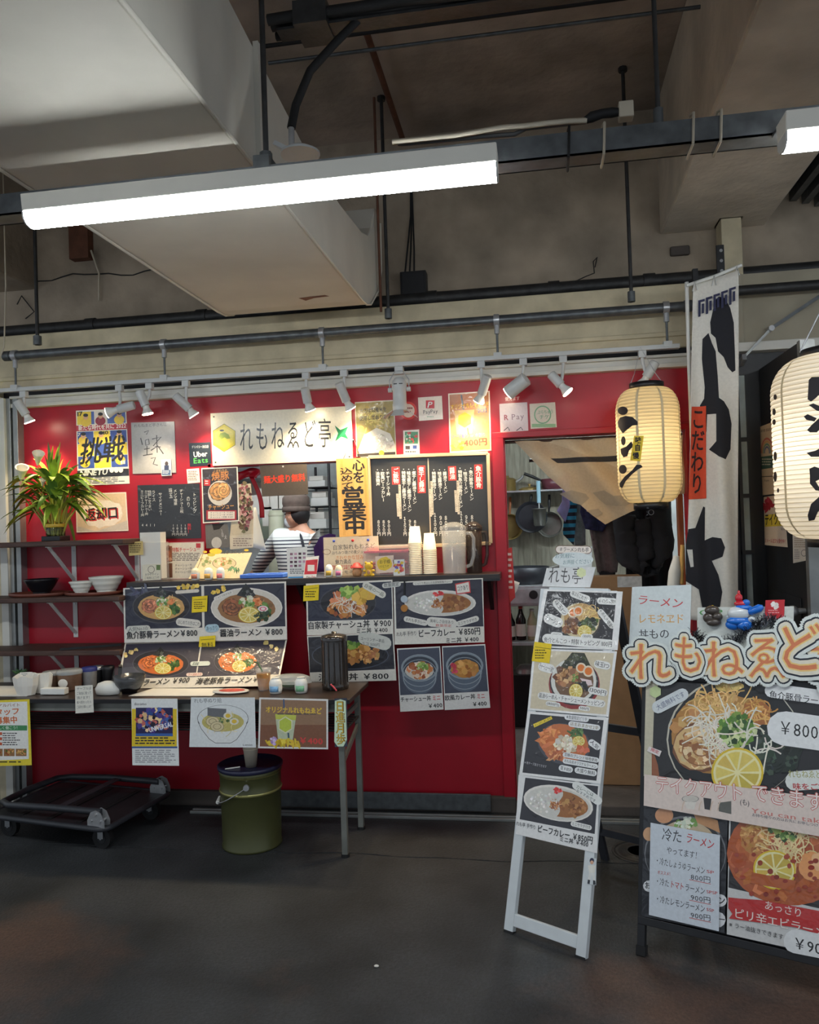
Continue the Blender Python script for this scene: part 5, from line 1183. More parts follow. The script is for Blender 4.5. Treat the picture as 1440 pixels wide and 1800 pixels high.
s.rect(232, 1246, 311, 1312, (226, 196, 50)); s.rect(239, 1244, 304, 1294, (44, 40, 84)); s.scat(271, 1266, 30, 20, [(70, 60, 130), (196, 100, 90), (232, 200, 150), (60, 90, 160), (30, 24, 50)], 130, 4); s.text('UNIVERSAL', 262, 1283, 304, 1272, 11, (236, 236, 240), .05); s.rect(239, 1289, 304, 1294, (60, 100, 170)); s.text('docomo', 236, 1237, 258, 1237, 6, (90, 84, 90), .02)
s.dashes(238, 1296, 308, 1310, 3, (40, 40, 60)); s.rect(232, 1312, 312, 1315, (60, 90, 150)); s.dashes(238, 1318, 310, 1342, 7, (150, 150, 154)); s.build('campaign_poster', 'yellow and purple campaign poster hanging from the table edge', 'poster', 'paper')
s = Sheet([(336, 1226), (448, 1226), (450, 1314), (333, 1313)], FP, (222, 226, 226), .001)
s.text('れも亭ぬり絵', 341, 1232, 390, 1231, 8, (110, 116, 120), .01)
s.ring(392, 1263, 45, 24, .9, (70, 72, 74)); s.poly([(350, 1272), (434, 1272), (416, 1302), (407, 1306), (377, 1306), (366, 1301)], (226, 228, 226)); s.line([(348, 1268), (354, 1281), (368, 1299), (379, 1306), (406, 1306), (416, 1300), (430, 1281), (436, 1268)], .9, (70, 72, 74)); s.ell(392, 1269, 37, 17, (196, 184, 110)); s.strands(392, 1272, 28, 10, (220, 206, 140), 26, 20, .9)
s.poly([(365, 1244), (398, 1246), (398, 1262), (365, 1258)], (110, 112, 116)); s.scat(398, 1266, 12, 5, [(84, 110, 70), (120, 140, 90)], 18, 2)
for x, y in ((374, 1268), (382, 1277)): s.ell(x, y, 12, 9, (80, 74, 60)); s.ell(x, y, 11.4, 8.4, (216, 202, 160)); s.ring(x, y, 7, 5, .9, (130, 110, 80))
for x, y in ((401, 1258), (412, 1268)): s.ell(x, y, 8, 6, (226, 222, 204)); s.ell(x, y, 4.4, 3.6, (226, 190, 70))
s.text('Lemon', 427, 1309, 444, 1309, 4, (60, 60, 64), .02); s.build('ramen_drawing', 'white sheet with a line drawn ramen bowl hanging from the table edge', 'drawing', 'paper')
s = Sheet([(456, 1226), (577, 1229), (577, 1317), (454, 1315)], FP, (228, 228, 224), .0015)
s.poly([(459, 1229), (574, 1232), (574, 1274), (458, 1274)], (150, 118, 92)); s.poly([(458, 1274), (574, 1274), (574, 1314), (457, 1312)], (130, 88, 66)); s.line([(499, 1229), (500, 1250)], 2.4, (60, 90, 130)); s.poly([(484, 1255), (521, 1257), (515, 1300), (489, 1299)], (190, 200, 170)); s.poly([(484, 1255), (521, 1257), (520, 1266), (485, 1264)], (200, 206, 90)); s.poly(hx(502, 1274, 14, 15), (222, 222, 190)); s.poly(hx(502, 1274, 12, 13), (190, 206, 80)); s.line([(507, 1288), (508, 1299)], 3, (60, 90, 110))
s.scat(500, 1306, 32, 5, [(232, 206, 70), (214, 180, 50)], 40, 4, 1.6); s.scat(481, 1302, 5, 6, [(170, 140, 200), (196, 176, 214)], 16, 2.6)
s.text('オリジナルれもねゑど', 467, 1247, 566, 1250, 11, (232, 196, 70), .06); s.dashes(488, 1254, 566, 1258, 1, (90, 80, 76)); s.text('￥400', 525, 1301, 568, 1303, 13, (214, 74, 70), .06)
s.build('drink_poster', 'landscape lemonade poster in a white border hanging from the table edge', 'poster', 'laminate')
lz = Sheet([(588, 1228), (610, 1227), (611, 1312), (589, 1313)], FP, (60, 66, 80), .002)
lz.poly([(589, 1232), (599, 1229), (608, 1232), (610, 1300), (604, 1312), (594, 1312), (588, 1304)], (206, 226, 196)); lz.vtext('日進月歩', 598, 1232, 600, 1309, 15, (110, 84, 30), .05); lz.vtext('日進月歩', 597.5, 1232, 599.5, 1309, 13, (214, 180, 60), .02)
lz.build('motto_tag', 'narrow pale green hand lettered tag on the table corner', 'tag', 'paper')
# ---------------- things on the table
def tz(px, py): 
    p = WZ(px, py, ZTB); return Vector((p.x, max(TY0+.03, min(TY1-.02, p.y)), ZTB))
def m_at(p): return (p-CAM).length/FPX
a = WZ(20, 1216, ZTB)
tag(MB().box(-3.0, -2.52, -.6, -.36, ZTB, ZTB+.003).build('plastic_mat', 'paper_white'), 'pale sheet under the small tubs on the table', 'sheet')
def tub(px0, px1, py0, py1, label, mt, lidm, square=False):
    p = tz((px0+px1)/2, py1); m = m_at(p); r = (px1-px0)/2*m; h = (py1-py0)*m*.96; p.z += .003
    t = thing('condiment_tub', p, label, 'tub')
    MB().lathe([(r*.82, 0), (r*.86, .003), (r*.96, h*.8)], p, 20).build('body', mt, t); MB().lathe([(r, h*.8), (r, h*.93), (r*.9, h), (.003, h)], p, 20).build('lid', lidm, t)
    return t, p, r, h
mat('sauce_brown', (120, 92, 74), .3, noise=.2, ns=30); mat('lid_clear', (206, 212, 212), .2, noise=.05, alpha=.45); mat('lid_blue', (40, 50, 120), .4, noise=.05)
for (x0, x1, y0, y1, lab) in ((77, 106, 1183, 1212, 'brown sauce tub with a clear lid and round tag on the table'), (103, 143, 1180, 1212, 'wide brown sauce tub with a clear lid on the table')):
    t, p, r, h = tub(x0, x1, y0, y1, lab, 'sauce_brown', 'lid_clear'); MB().ball(p+Vector((0, -r*.93, h*.4)), r*.42, .002, h*.22).build('tag', 'paper_white', t)
t, p, r, h = tub(146, 170, 1175, 1208, 'steel canister with a blue lid on the table', 'steel', 'lid_blue')
for x0, x1, lab in ((163, 186, 'black canister with a steel rim standing behind the steel canister'), (184, 204, 'black canister with a dark lid standing beside the wrapped bowl')):
    p = Vector((tz((x0+x1)/2, 1200).x, -.285, ZTB)); m = m_at(p); r = (x1-x0)/2*m
    t = thing('black_canister', p, lab, 'canister'); MB().lathe([(r*.95, 0), (r, .004), (r, .075)], p, 18).build('body', 'black_plastic', t); MB().lathe([(r*1.03, .075), (r*1.03, .088), (r*.9, .092), (.003, .092)], p, 18).build('lid', 'steel' if x0 < 180 else 'black_metal', t)
p = tz(96, 1221); t = thing('tub_tray', p, 'shallow white plastic tray in front of the sauce tubs', 'tray')
MB().box(p.x-.065, p.x+.065, p.y-.02, p.y+.02, ZTB+.003, ZTB+.034).build('tray', 'white_plastic', t, bev=.004)
# white paper-lined boxes
for (x, w, lab) in ((46, .075, 'white paper lined box with torn rim at the table end'), (66, .06, 'small white paper lined cup beside the torn box')):
    p = tz(x, 1222); p.y += .05 if x > 50 else 0; t = thing('paper_box', p+Vector((0, 0, .003)), lab, 'box'); rr = random.Random(x)
    pr = [(w*.75*math.cos(2*math.pi*i/14+.3)*(1+.15*rr.random()), w*.5*math.sin(2*math.pi*i/14+.3)) for i in range(14)]; P = []
    for k_, (sc, z) in enumerate(((.7, .003), (.95, .05), (1.05, .085))):
        for (u, v) in pr: P.append((p.x+u*sc, p.y+v*sc, ZTB+z+(rr.random()*.02 if k_ == 2 else 0)))
    MB().add(P, [tuple(range(13, -1, -1))]+[(k_*14+i, k_*14+(i+1) % 14, (k_+1)*14+(i+1) % 14, (k_+1)*14+i) for k_ in range(2) for i in range(14)]).build('liner', 'paper_white', t, solid=.002)
    MB().ball((p.x, p.y, ZTB+.045), w*.5, w*.35, .03).build('filling', 'white_plastic', t)
# succulent with card
p = Vector((tz(47, 1200).x, -.32, ZTB)); t = thing('succulent', p, 'tiny green succulent behind a small white card', 'plant')
mat('leaf_dark', (60, 96, 60), .5, noise=.25); MB().lathe([(.02, 0), (.028, .05)], p, 14).build('pot', 'black_plastic', t)
for i in range(11):
    a_ = i*2.4; e_ = .3+.05*i; d_ = Vector((math.cos(a_)*math.cos(e_), math.sin(a_)*math.cos(e_), math.sin(e_))); c = p+Vector((0, 0, .055))
    MB().tube([c, c+d_*.02, c+d_*.045], [.004, .009, .001], 6).build('leaf', 'leaf_dark', t)
s = Sheet([(35, 1182), (57, 1181), (58, 1195), (36, 1196)], ('Y', -.36), (226, 224, 216), .001); s.dashes(37, 1184, 55, 1194, 4, (120, 120, 120)); s.build('card', None, None, 'paper', parent=t)
# tissue pack and wrapped bowl
p = tz(190, 1221); t = thing('tissue_pack', p, 'rounded white tissue pack beside the paper note', 'tissue pack')
MB().lathe([(.03, 0), (.06, .004), (.066, .03), (.05, .056), (.02, .066), (.004, .067)], p, 20, sy=.55).build('pack', 'white_plastic', t)
p = tz(228, 1218); t = thing('wrapped_bowl', p, 'black bowl crumpled in clear film on the table', 'bowl')
mat('bowl_black', (24, 24, 28), .2, noise=.1); mat('film', (226, 230, 230), .08, noise=0, alpha=.07, bump=1.0, bs=30)
MB().lathe([(.035, 0), (.04, .012), (.048, .014), (.07, .05), (.076, .085), (.074, .086), (.066, .05), (.04, .02), (.003, .018)], p, 24).build('bowl', 'bowl_black', t)
rr = random.Random(5)
MB().grid(lambda u, v: (p.x+(.079+.008*rr.random())*math.cos(u*6.2832)*(1-.25*v*v) if u < 1 else p.x+.08*(1-.25*v*v), p.y+(.079+.008*rr.random())*math.sin(u*6.2832)*(1-.25*v*v), p.z+.03+.10*v+.012*rr.random()), 22, 6).build('film', 'film', t)
MB().tube([p+Vector((-.06, .02, .09)), p+Vector((-.045, .0, .135))], .009, 8).build('spoon_end', 'bowl_black', t)
# paper sheet and round lid
a0, a1, a2, a3 = [WZ(x, y, ZTB) for x, y in ((275, 1209), (400, 1205), (372, 1224), (226, 1224))]
tag(MB().add([v+Vector((0, 0, .002)) for v in (a0, a1, a2, a3)], [(0, 1, 2, 3)]).build('paper_sheet', 'paper_white', solid=.001), 'white paper sheet lying under the leaning menu', 'sheet')
p = tz(406, 1217); t = thing('oval_fan', p, 'flat oval card fan printed in red lying on the table', 'fan')
MB().lathe([(.085, 0), (.09, .002), (.09, .006), (.003, .007)], p+Vector((0, 0, .003)), 28, sy=.62).build('fan', 'paper_white', t); mat('print_red', (196, 80, 66), .6, noise=.3, ns=30); MB().lathe([(.065, 0), (.064, .001), (.003, .001)], p+Vector((.005, 0, .0105)), 24, sy=.55).build('print', 'print_red', t)
# amber drink
p = tz(464, 1213); t = thing('amber_drink', p, 'clear cup of amber drink on the table', 'cup'); mat('amber', (226, 160, 20), .1, noise=.1, trans=.6)
MB().lathe([(.026, 0), (.038, .10), (.0395, .10), (.0395, .104), (.037, .104), (.0245, .003)], p, 22).build('cup', 'clear_plastic', t); MB().lathe([(.024, .004), (.0345, .082), (.003, .082)], p, 22).build('drink', 'amber', t)
MB().tube([p+Vector((-.005, 0, .09)), p+Vector((-.03, .01, .13)), p+Vector((-.05, .012, .135))], .004, 6).build('mint_stem', 'leaf_dark', t)
for i in range(5): MB().box(p.x-.02+.008*i, p.x-.008+.008*i, p.y-.012+.006*(i % 3), p.y+.0+.006*(i % 3), p.z+.03+.012*(i % 3), p.z+.042+.012*(i % 3)).build('ice_cube', 'amber', t)
shaker(tz(485, 1219), 'white egg shaped shaker with a blue label on the table', (130, 180, 220), 'shaker_white', .031, .075)
shaker(tz(530, 1218), 'white egg shaped shaker with a green label on the table', (130, 190, 150), 'shaker_white', .031, .075)
p = tz(520, 1207); p.y = -.43; t = thing('food_pack', p, 'clear food pack holding something green behind the egg shaped shakers', 'pack')
MB().lathe([(.08, 0), (.09, .004), (.098, .03), (.10, .032)], p, 4, a0=R(45), sy=.6).build('base', 'clear_plastic', t); MB().lathe([(.10, .032), (.09, .06), (.06, .07), (.003, .072)], p, 20, sy=.6).build('lid', 'lid_clear', t); MB().ball(p+Vector((-.01, 0, .02)), .04, .03, .014).build('filling', 'leaf_dark', t)
# dark dispenser with tap
p = tz(590, 1210); t = thing('drink_dispenser', p, 'tall dark smoky dispenser with a red tap on the table corner', 'dispenser')
mat('smoke_solid', (44, 38, 34), .18, noise=.15, coat=.4)
MB().lathe([(.058, 0), (.064, .003), (.066, .02), (.062, .026), (.0605, .235)], p, 28).build('body', 'smoke_solid', t)
for i in range(14):
    a_ = 2*math.pi*i/14; MB().cyl((p.x+.061*math.cos(a_), p.y+.061*math.sin(a_), p.z+.03), (p.x+.0605*math.cos(a_), p.y+.0605*math.sin(a_), p.z+.228), .004, n=6).build('rib', 'smoke_solid', t)
MB().lathe([(.064, .233), (.065, .248), (.058, .258), (.03, .264), (.012, .266), (.012, .275), (.003, .276)], p, 28).build('lid', 'smoke_solid', t)
k = MB().cyl(p+Vector((.0, -.06, .03)), p+Vector((.0, -.09, .03)), .008, n=10).cyl(p+Vector((0, -.088, .035)), p+Vector((0, -.088, .01)), .006, n=8); k.build('tap', 'black_plastic', t); MB().tube([p+Vector((0, -.088, .036)), p+Vector((.012, -.095, .03)), p+Vector((.03, -.095, .008))], .004, 6).build('tap_lever', 'sweet_pink', t)

# ================================================================== SHELVES AND PLANT
mat('bracket_white', (206, 204, 200), .4, noise=.06)
ZSH = (1.478, 1.178, .895)
for i, z in enumerate(ZSH):
    t = thing('plank_shelf', (-2.6, -.15, z-.03), ('rough dark wooden shelf carrying the leafy plant', 'rough dark wooden shelf carrying bowls on trays', 'rough dark wooden shelf standing empty above the table')[i], 'shelf')
    x1 = (-2.165, -2.195, -2.2)[i]
    MB().box(-3.06, x1, -.28, -.0005 if False else -.077, z-.028, z).box(-2.914, x1, -.077, -.0005, z-.028, z).build('board', 'wood_dark', t, bev=.006)
    for bx in (-2.62, -2.235):
        k = MB().box(bx-.014, bx+.014, -.006, -.0005, z-.25, z-.028).box(bx-.014, bx+.014, -.25, -.006, z-.034, z-.028); k = k.build('bracket', 'bracket_white', t, bev=.002)
        MB().bar((bx, -.235, z-.034), (bx, -.008, z-.225), .022, .005).build('brace', 'bracket_white', t)
        for zz in (z-.06, z-.23): MB().cyl((bx, -.010, zz), (bx, -.005, zz), .005, n=8).build('screw', 'steel', k)
tag(MB().bar((-2.55, -.27, ZSH[2]+.006), (-2.28, -.12, ZSH[2]+.006), .012, .012).build('black_stick', 'black_plastic'), 'thin black stick lying on the empty lowest shelf', 'stick')
mat('tray_wood', (110, 58, 44), .45, noise=.15)
for (px, w, lab) in ((70, .17, 'oval brown tray under the black bowl'), (165, .16, 'oval brown tray under the white bowls')):
    x = W(px, 1040, -.15).x; z = ZSH[1]
    t = thing('oval_tray', (x, -.15, z), lab, 'tray'); MB().lathe([(w*.9, 0), (w, .006), (w*1.02, .02), (w*.98, .02), (w*.94, .008), (.003, .008)], (x, -.15, z), 32, sy=.70).build('tray', 'tray_wood', t)
mat('bowl_white', (226, 226, 216), .25, noise=.04)
def bowl(px, Y, rt, rb, h, label, mt, ribs=0, tilt=0):
    x = W(px, 1030, Y).x; z = ZSH[1]+.009
    pr = [(rb*.8, 0), (rb, .002), (rb*1.02, .010)]
    n = 10
    for i in range(n+1):
        u = i/n; pr.append((rb+(rt-rb)*u**.8+(ribs*.0018*math.sin(u*16)), .012+(h-.012)*u))
    pr += [(rt-.004, h-.001)]+[(max(.004, (rb+(rt-rb)*(1-u)**.8)-.005), .016+(h-.018)*(1-u)) for u in (.3, .6, 1.0)]
    t = thing('bowl', (x, Y, z), label, 'bowl'); MB().lathe(pr, (x, Y, z), 30).build('shell', mt, t); return t
bowl(73, -.15, .092, .045, .085, 'black flared bowl on the brown tray', 'bowl_black'); bowl(143, -.18, .064, .034, .068, 'small white ribbed bowl on the brown tray', 'bowl_white', 1); bowl(187, -.12, .092, .05, .088, 'wide white ribbed bowl behind the small white bowl', 'bowl_white', 1)
# plant
pb = Vector((W(98, 940, -.16).x, -.16, ZSH[0])); t = thing('leafy_plant', pb, 'lush green leafy plant with white lilies in a glass vase on the top shelf', 'plant')
mat('leaf_a', (150, 178, 58), .4, noise=.3, ns=20); mat('leaf_b', (86, 122, 46), .4, noise=.3, ns=20); mat('stem_y', (170, 168, 64), .4, noise=.2); mat('lily', (226, 220, 200), .5, noise=.05); mat('gold_tie', (206, 170, 50), .4, noise=.1)
MB().box(pb.x-.055, pb.x+.055, pb.y-.05, pb.y+.05, ZSH[0], ZSH[0]+.028).build('base_tray', 'black_plastic', t, bev=.003)
MB().lathe([(.045, .028), (.05, .03), (.05, .10), (.048, .10), (.047, .034)], pb, 22).build('vase', 'glass', t)
rr = random.Random(11)
for i in range(26):
    a_ = i*2.4; r_ = .04*math.sqrt((i+.5)/26); q = pb+Vector((r_*math.cos(a_), r_*math.sin(a_)*.8, .032)); d_ = Vector((math.cos(a_)*r_*2.0, math.sin(a_)*r_*1.2, .16+.1*rr.random()))
    MB().tube([q, q+d_*.5, q+d_+Vector((d_.x*.6, d_.y*.5, .02))], [.006, .0055, .004], 6).build('stem', 'stem_y', t)
MB().lathe([(.052, .075), (.054, .08), (.054, .09), (.052, .094)], pb, 20).build('tie', 'gold_tie', t)
def leaf(root, d, L, w, droop, mt):
    d = d.normalized(); sd = d.cross(Vector((0, 0, 1)))
    sd = sd.normalized() if sd.length > .1 else Vector((1, 0, 0)); P = []; n = 7; up = sd.cross(d)
    for i in range(n+1):
        u = i/n; c = root+d*(L*u)-Vector((0, 0, droop*L*u*u)); ww = w*math.sin(math.pi*min(1, .12+u*.9))**.8*(1 if u < 1 else .05)
        P += [c-sd*ww+up*ww*.35, c, c+sd*ww+up*ww*.35]
    F = []
    for i in range(n): F += [(3*i, 3*i+1, 3*i+4, 3*i+3), (3*i+1, 3*i+2, 3*i+5, 3*i+4)]
    MB().add(P, F, True).build('leaf', mt, t)
for i in range(135):
    a_ = rr.random()*6.283; e_ = -.15+1.1*rr.random(); hgt = .16+.20*rr.random(); rad = .05+.06*rr.random()
    root = pb+Vector((math.cos(a_)*rad, math.sin(a_)*rad*.55, hgt)); d_ = Vector((math.cos(a_)*math.cos(e_), math.sin(a_)*math.cos(e_)*.55, math.sin(e_)))
    if root.y > -.08: root.y = -.08
    d_.y = min(d_.y, .05); leaf(root, d_, .11+.13*rr.random(), .014+.012*rr.random(), .25+.5*rr.random(), 'leaf_a' if rr.random() < .68 else 'leaf_b')
for i in range(8):
    a_ = .5+i*.4; leaf(pb+Vector((.02*math.cos(i*2), -.01, .34)), Vector((.25*math.cos(a_*2.1), -.06*i/8, 1)), .14+.1*rr.random(), .012, .1, 'leaf_a' if i % 2 else 'leaf_b')
for (px, py, s_) in ((38, 832, 1.0), (67, 806, .9), (75, 848, .5)):
    c = W(px, py, -.24); MB().lathe([(.004, -.05*s_), (.012*s_, -.03*s_), (.02*s_, 0), (.034*s_, .035*s_), (.036*s_, .04*s_), (.03*s_, .034*s_), (.012*s_, 0)], c, 14, ax=Matrix.Rotation(.5, 3, 'Y') @ Matrix.Rotation(.5, 3, 'X')).build('lily', 'lily', t)
    MB().tube([c+Vector((0, 0, -.045)), (c+pb+Vector((0, 0, .2)))/2, pb+Vector((0, 0, .12))], .004, 6).build('lily_stem', 'stem_y', t)
# ================================================================== ON THE FLOOR
# folded platform trolley
ZD = .112
c0 = WZ(184, 1462, ZD); c1 = WZ(300, 1396, ZD); c3 = WZ(-22, 1436, ZD); c2 = c1+(c3-c0)
e1 = (c1-c0); e3 = (c3-c0); n1, n3 = e1.normalized(), e3.normalized(); L1, L3 = e1.length, e3.length
def D(a, b, z): return c0+n1*(a*L1)+n3*(b*L3)+Vector((0, 0, z))
t = thing('platform_trolley', D(.5, .5, -ZD), 'black folded platform trolley parked under the table', 'trolley')
mat('trolley_dark', (34, 35, 38), .5, noise=.2, ns=30); mat('trolley_grey', (46, 48, 53), .45, noise=.1)
def rr_poly(inset, k=5, r=.05):
    P = []
    for (ca, cb, a0) in ((1-inset/L1-r/L1, 1-inset/L3-r/L3, 0), (inset/L1+r/L1, 1-inset/L3-r/L3, 90), (inset/L1+r/L1, inset/L3+r/L3, 180), (1-inset/L1-r/L1, inset/L3+r/L3, 270)):
        for i in range(k+1):
            q = R(a0+90*i/k); P.append((ca+r*math.cos(q)/L1, cb+r*math.sin(q)/L3))
    return P
MB().prism(rr_poly(.012), lambda a, b, z: D(a, b, z), -.004, .014).build('deck', 'trolley_dark', t)
ed = [D(a, b, .006) for a, b in rr_poly(0)]; MB().tube(ed+ed[:2], .014, 8, False).build('bumper', 'trolley_grey', t)
for b in (.25, .5, .75): MB().bar(D(.06, b, .016), D(.94, b, .016), .03, .002).build('grip_strip', 'rubber', t)
for a, b in ((.14, .10), (.14, .90), (.86, .10), (.86, .90)):
    w = D(a, b, -ZD+.05); wl = MB().cyl(w-n1*.013, w+n1*.013, .050, n=22).build('wheel', 'rubber', t); MB().cyl(w-n1*.015, w+n1*.015, .024, n=14).build('hub', 'trolley_dark', wl)
    MB().bar(w-n1*.02, w-n1*.02+Vector((0, 0, .055)), .03, .003, up=n1).bar(w+n1*.02, w+n1*.02+Vector((0, 0, .055)), .03, .003, up=n1).cyl(w-n1*.022, w+n1*.022, .006, n=8).build('caster_fork', 'steel', t); MB().obox(D(a, b, -.006), n1, n3, Vector((0, 0, 1)), .035, .04, .003).build('mount_plate', 'steel', t)
zh = .075
MB().tube([D(.07, .06, zh), D(.06, .5, zh-.005), D(.07, .86, zh-.02), D(.14, .96, zh-.022), D(.5, .985, zh-.022), D(.86, .96, zh-.022), D(.93, .86, zh-.02), D(.94, .5, zh-.005), D(.93, .06, zh)], .0165, 10).build('handle', 'trolley_grey', t)
MB().bar(D(.08, .42, zh-.002), D(.92, .42, zh-.002), .045, .004).build('cross_plate', 'trolley_grey', t)
for a in (.04, .96):
    P = [(-.05, .0), (.05, .0), (.05, .03), (.03, .068), (0, .08), (-.03, .068), (-.05, .03)]
    for o_ in (-.02, .02): MB().prism(P, lambda u, v, w_: D(a, .07, .014)+n3*u+Vector((0, 0, v))+n1*(o_+w_), -.0015, .0015).build('hinge_plate', 'steel', t)
    for u, v in ((0, .06), (-.025, .03), (.025, .03)): MB().cyl(D(a, .07, .014+v)+n3*u-n1*.028, D(a, .07, .014+v)+n3*u+n1*.028, .006, n=8).build('bolt', 'steel', t)
# oil drum
cx, cy = -1.415, -.505; t = thing('oil_drum', (cx, cy, 0), 'olive green metal drum with a dark blue lid and wire handle', 'drum')
mat('olive', (74, 76, 44), .38, .25, .12, 6); mat('gold_ring', (150, 146, 90), .3, .5, .1); mat('lid_navy', (30, 32, 58), .4, noise=.1)
MB().lathe([(.138, 0), (.143, .004), (.143, .012), (.139, .018), (.143, .26), (.147, .265), (.147, .275), (.1435, .28), (.145, .345), (.149, .35), (.149, .36), (.146, .365), (.148, .375)], (cx, cy, 0), 40).build('body', 'olive', t)
for z in (.27, .352): MB().lathe([(.1465, z-.006), (.149, z-.003), (.149, z+.003), (.1465, z+.006)], (cx, cy, 0), 40).build('hoop', 'gold_ring', t)
MB().lathe([(.150, .366), (.155, .372), (.155, .384), (.148, .388), (.140, .378), (.06, .378), (.003, .378)], (cx, cy, 0), 40).build('lid', 'lid_navy', t)
h0 = Vector((cx+.035, cy-.148, .315)); h1 = Vector((cx-.146, cy-.02, .27))
for q in (h0, Vector((cx-.035, cy+.148, .315))): MB().cyl(q, q+(q-Vector((cx, cy, q.z))).normalized()*.012, .014, n=12).build('ear', 'steel', t)
hp = []
for i in range(15):
    a_ = R(-76-180*i/14); d_ = .075*math.sin(math.pi*i/14); hp.append((cx+.157*math.cos(a_), cy+.157*math.sin(a_), .315-d_*1.35))
wh_ = MB().tube(hp, .0025, 6).build('wire_handle', 'steel', t); MB().cyl(hp[6], hp[8], .009, n=10).build('grip', 'white_plastic', wh_)
cm2 = cm
cup_stack(Vector((cx+.02, cy-.04, .379)), 5, .0095, 'paper cup in the short stack standing on the drum lid', 'paper cups on the drum', cm2, False)
tag(MB().bar((cx-.09, cy-.09, .381), (cx-.03, cy-.055, .381), .005, .004).build('plastic_straw', 'white_plastic'), 'white straw lying on the drum lid', 'straw')
tag(MB().ball((WZ(662, 1700, 0)+Vector((0, 0, .004))), .009, .006, .004, 8, 6).build('litter_scrap', 'paper_white'), 'tiny white scrap of litter on the asphalt', 'litter')

dcv = WZ(1128, 1498, .001); dc = thing('drain_cover', dcv, 'round dark drain cover in the asphalt behind the white sign stand', 'drain cover')
MB().lathe([(.13, 0), (.13, .004), (.118, .004), (.118, .002), (.10, .002), (.10, .005), (.003, .005)], dcv, 30).build('cover', 'dark_pipe', dc)
MB().lathe([(.07, .005), (.07, .008), (.06, .008), (.06, .005)], dcv, 30).build('ridge', 'dark_pipe', dc)
# ================================================================== WHITE A-BOARD
BL, BR = Vector((-.178, -1.215, 0)), Vector((.105, -1.385, 0))
ux = (BR-BL).normalized(); nb = Vector((-ux.y, ux.x, 0)); nb = nb if nb.y > 0 else -nb      # nb: backwards
TL = BL+nb*.345+Vector((0, 0, 1.225)); up = (TL-BL).normalized(); wid = (BR-BL).length
ab = thing('a_board', (BL+BR)/2, 'tall white folding sign stand holding four ramen and curry pictures', 'sign stand')
fn_ = ux.cross(up)      # faces the passage
def AB(a, b, d=0): return BL+ux*(a*wid)+up*(b*1.272)+fn_*d
mat('board_white', (206, 212, 214), .4, noise=.05); mat('frame_dark', (58, 60, 66), .4, .2, .15)
for a in (0, 1): MB().bar(AB(a+(.055 if a == 0 else -.055), .0), AB(a+(.055 if a == 0 else -.055), 1.0), .038, .024, up=fn_).build('upright', 'board_white', ab, bev=.002)
for b in (.035, .99): MB().bar(AB(.11, b), AB(.89, b), .042, .020, up=fn_).build('cross_rail', 'board_white', ab, bev=.002)
MB().obox(AB(.5, .675, -.004), ux, up, fn_, wid*.5-.03, .40, .005).build('back_panel', 'board_white', ab)
for a in (.06, .94): MB().bar(AB(a, -.004), AB(a, .004), .04, .026, up=fn_).build('foot', 'rubber', ab)
tp = (AB(0, .98)+AB(1, .98))/2
for a in (.04, .96):
    P0 = AB(a, .97, -.02); P1 = Vector((P0.x, P0.y, 0))+nb*.42; MB().bar(P0, P1, .034, .018, up=nb).build('rear_leg', 'frame_dark', ab)
P0, P1 = AB(.04, .97, -.02), AB(.96, .97, -.02)
for f_ in (.12, .55):
    q0 = Vector((P0.x, P0.y, 0))+nb*.42; q1 = Vector((P1.x, P1.y, 0))+nb*.42
    MB().bar(q0+(P0-q0)*f_, q1+(P1-q1)*f_, .03, .016, up=nb).build('rear_rail', 'frame_dark', ab)
PA = (AB(.5, .5, .0125), ux, up)
def asheet(cs, bgc=(226, 226, 224)): return Sheet(cs, PA, bgc, .0015)
PX = [[(957, 1036), (1095, 1040), (1086, 1143), (938, 1138)], [(938, 1140), (1085, 1145), (1070, 1260), (928, 1248)], [(928, 1250), (1070, 1262), (1056, 1378), (913, 1362)], [(912, 1362), (1054, 1380), (1050, 1500), (907, 1466)]]
s = asheet(PX[0]); s.sub(.05, .03, .93, .97, (34, 34, 40)); s.ell(1020, 1093, 36, 34, (60, 56, 50)); s.ell(1020, 1091, 34, 31, (206, 190, 150)); s.ell(1022, 1088, 30, 27, (190, 150, 90), jit=.03)
s.strands(1036, 1078, 12, 12, (222, 190, 120), 26, 16, 1.4); s.scat(1005, 1100, 14, 14, [(120, 76, 44), (150, 100, 60), (90, 54, 34)], 40, 4.5); s.scat(1036, 1098, 16, 10, [(56, 74, 36), (80, 104, 50), (36, 44, 28)], 44, 4); s.egg(1008, 1077, 8.5, 9, .4); s.egg(1017, 1074, 8.5, 9, .4); s.lemon(1028, 1110, 12, 11)
for (x0, y0, x1, y1, h, tx) in ((1003, 1042, 1038, 1055, 12, '味ぶらこれで！'), (1050, 1056, 1086, 1058, 12, '←のり3枚!!'), (974, 1056, 998, 1080, 14, '味玉1つ'), (957, 1084, 990, 1098, 18, 'チャーシュー'), (1053, 1072, 1080, 1104, 11, '←めん大増量!!'), (969, 1115, 990, 1117, 9, '(800円)'), (1022, 1118, 1043, 1120, 9, '(300円)')):
    s.pill(x0, y0, x1, y1, h, (226, 226, 222)); s.text(tx, x0+3, y0, x1-3, y1, h*.62, (34, 34, 38), .015)
s.pill(954, 1122, 1082, 1134, 17, (228, 228, 224)); s.text('魚介とんこつ・特製トッピング 1100円', 957, 1125, 1077, 1133, 9, (28, 28, 32), .02); s.build('menu_picture', None, None, 'laminate', parent=ab)
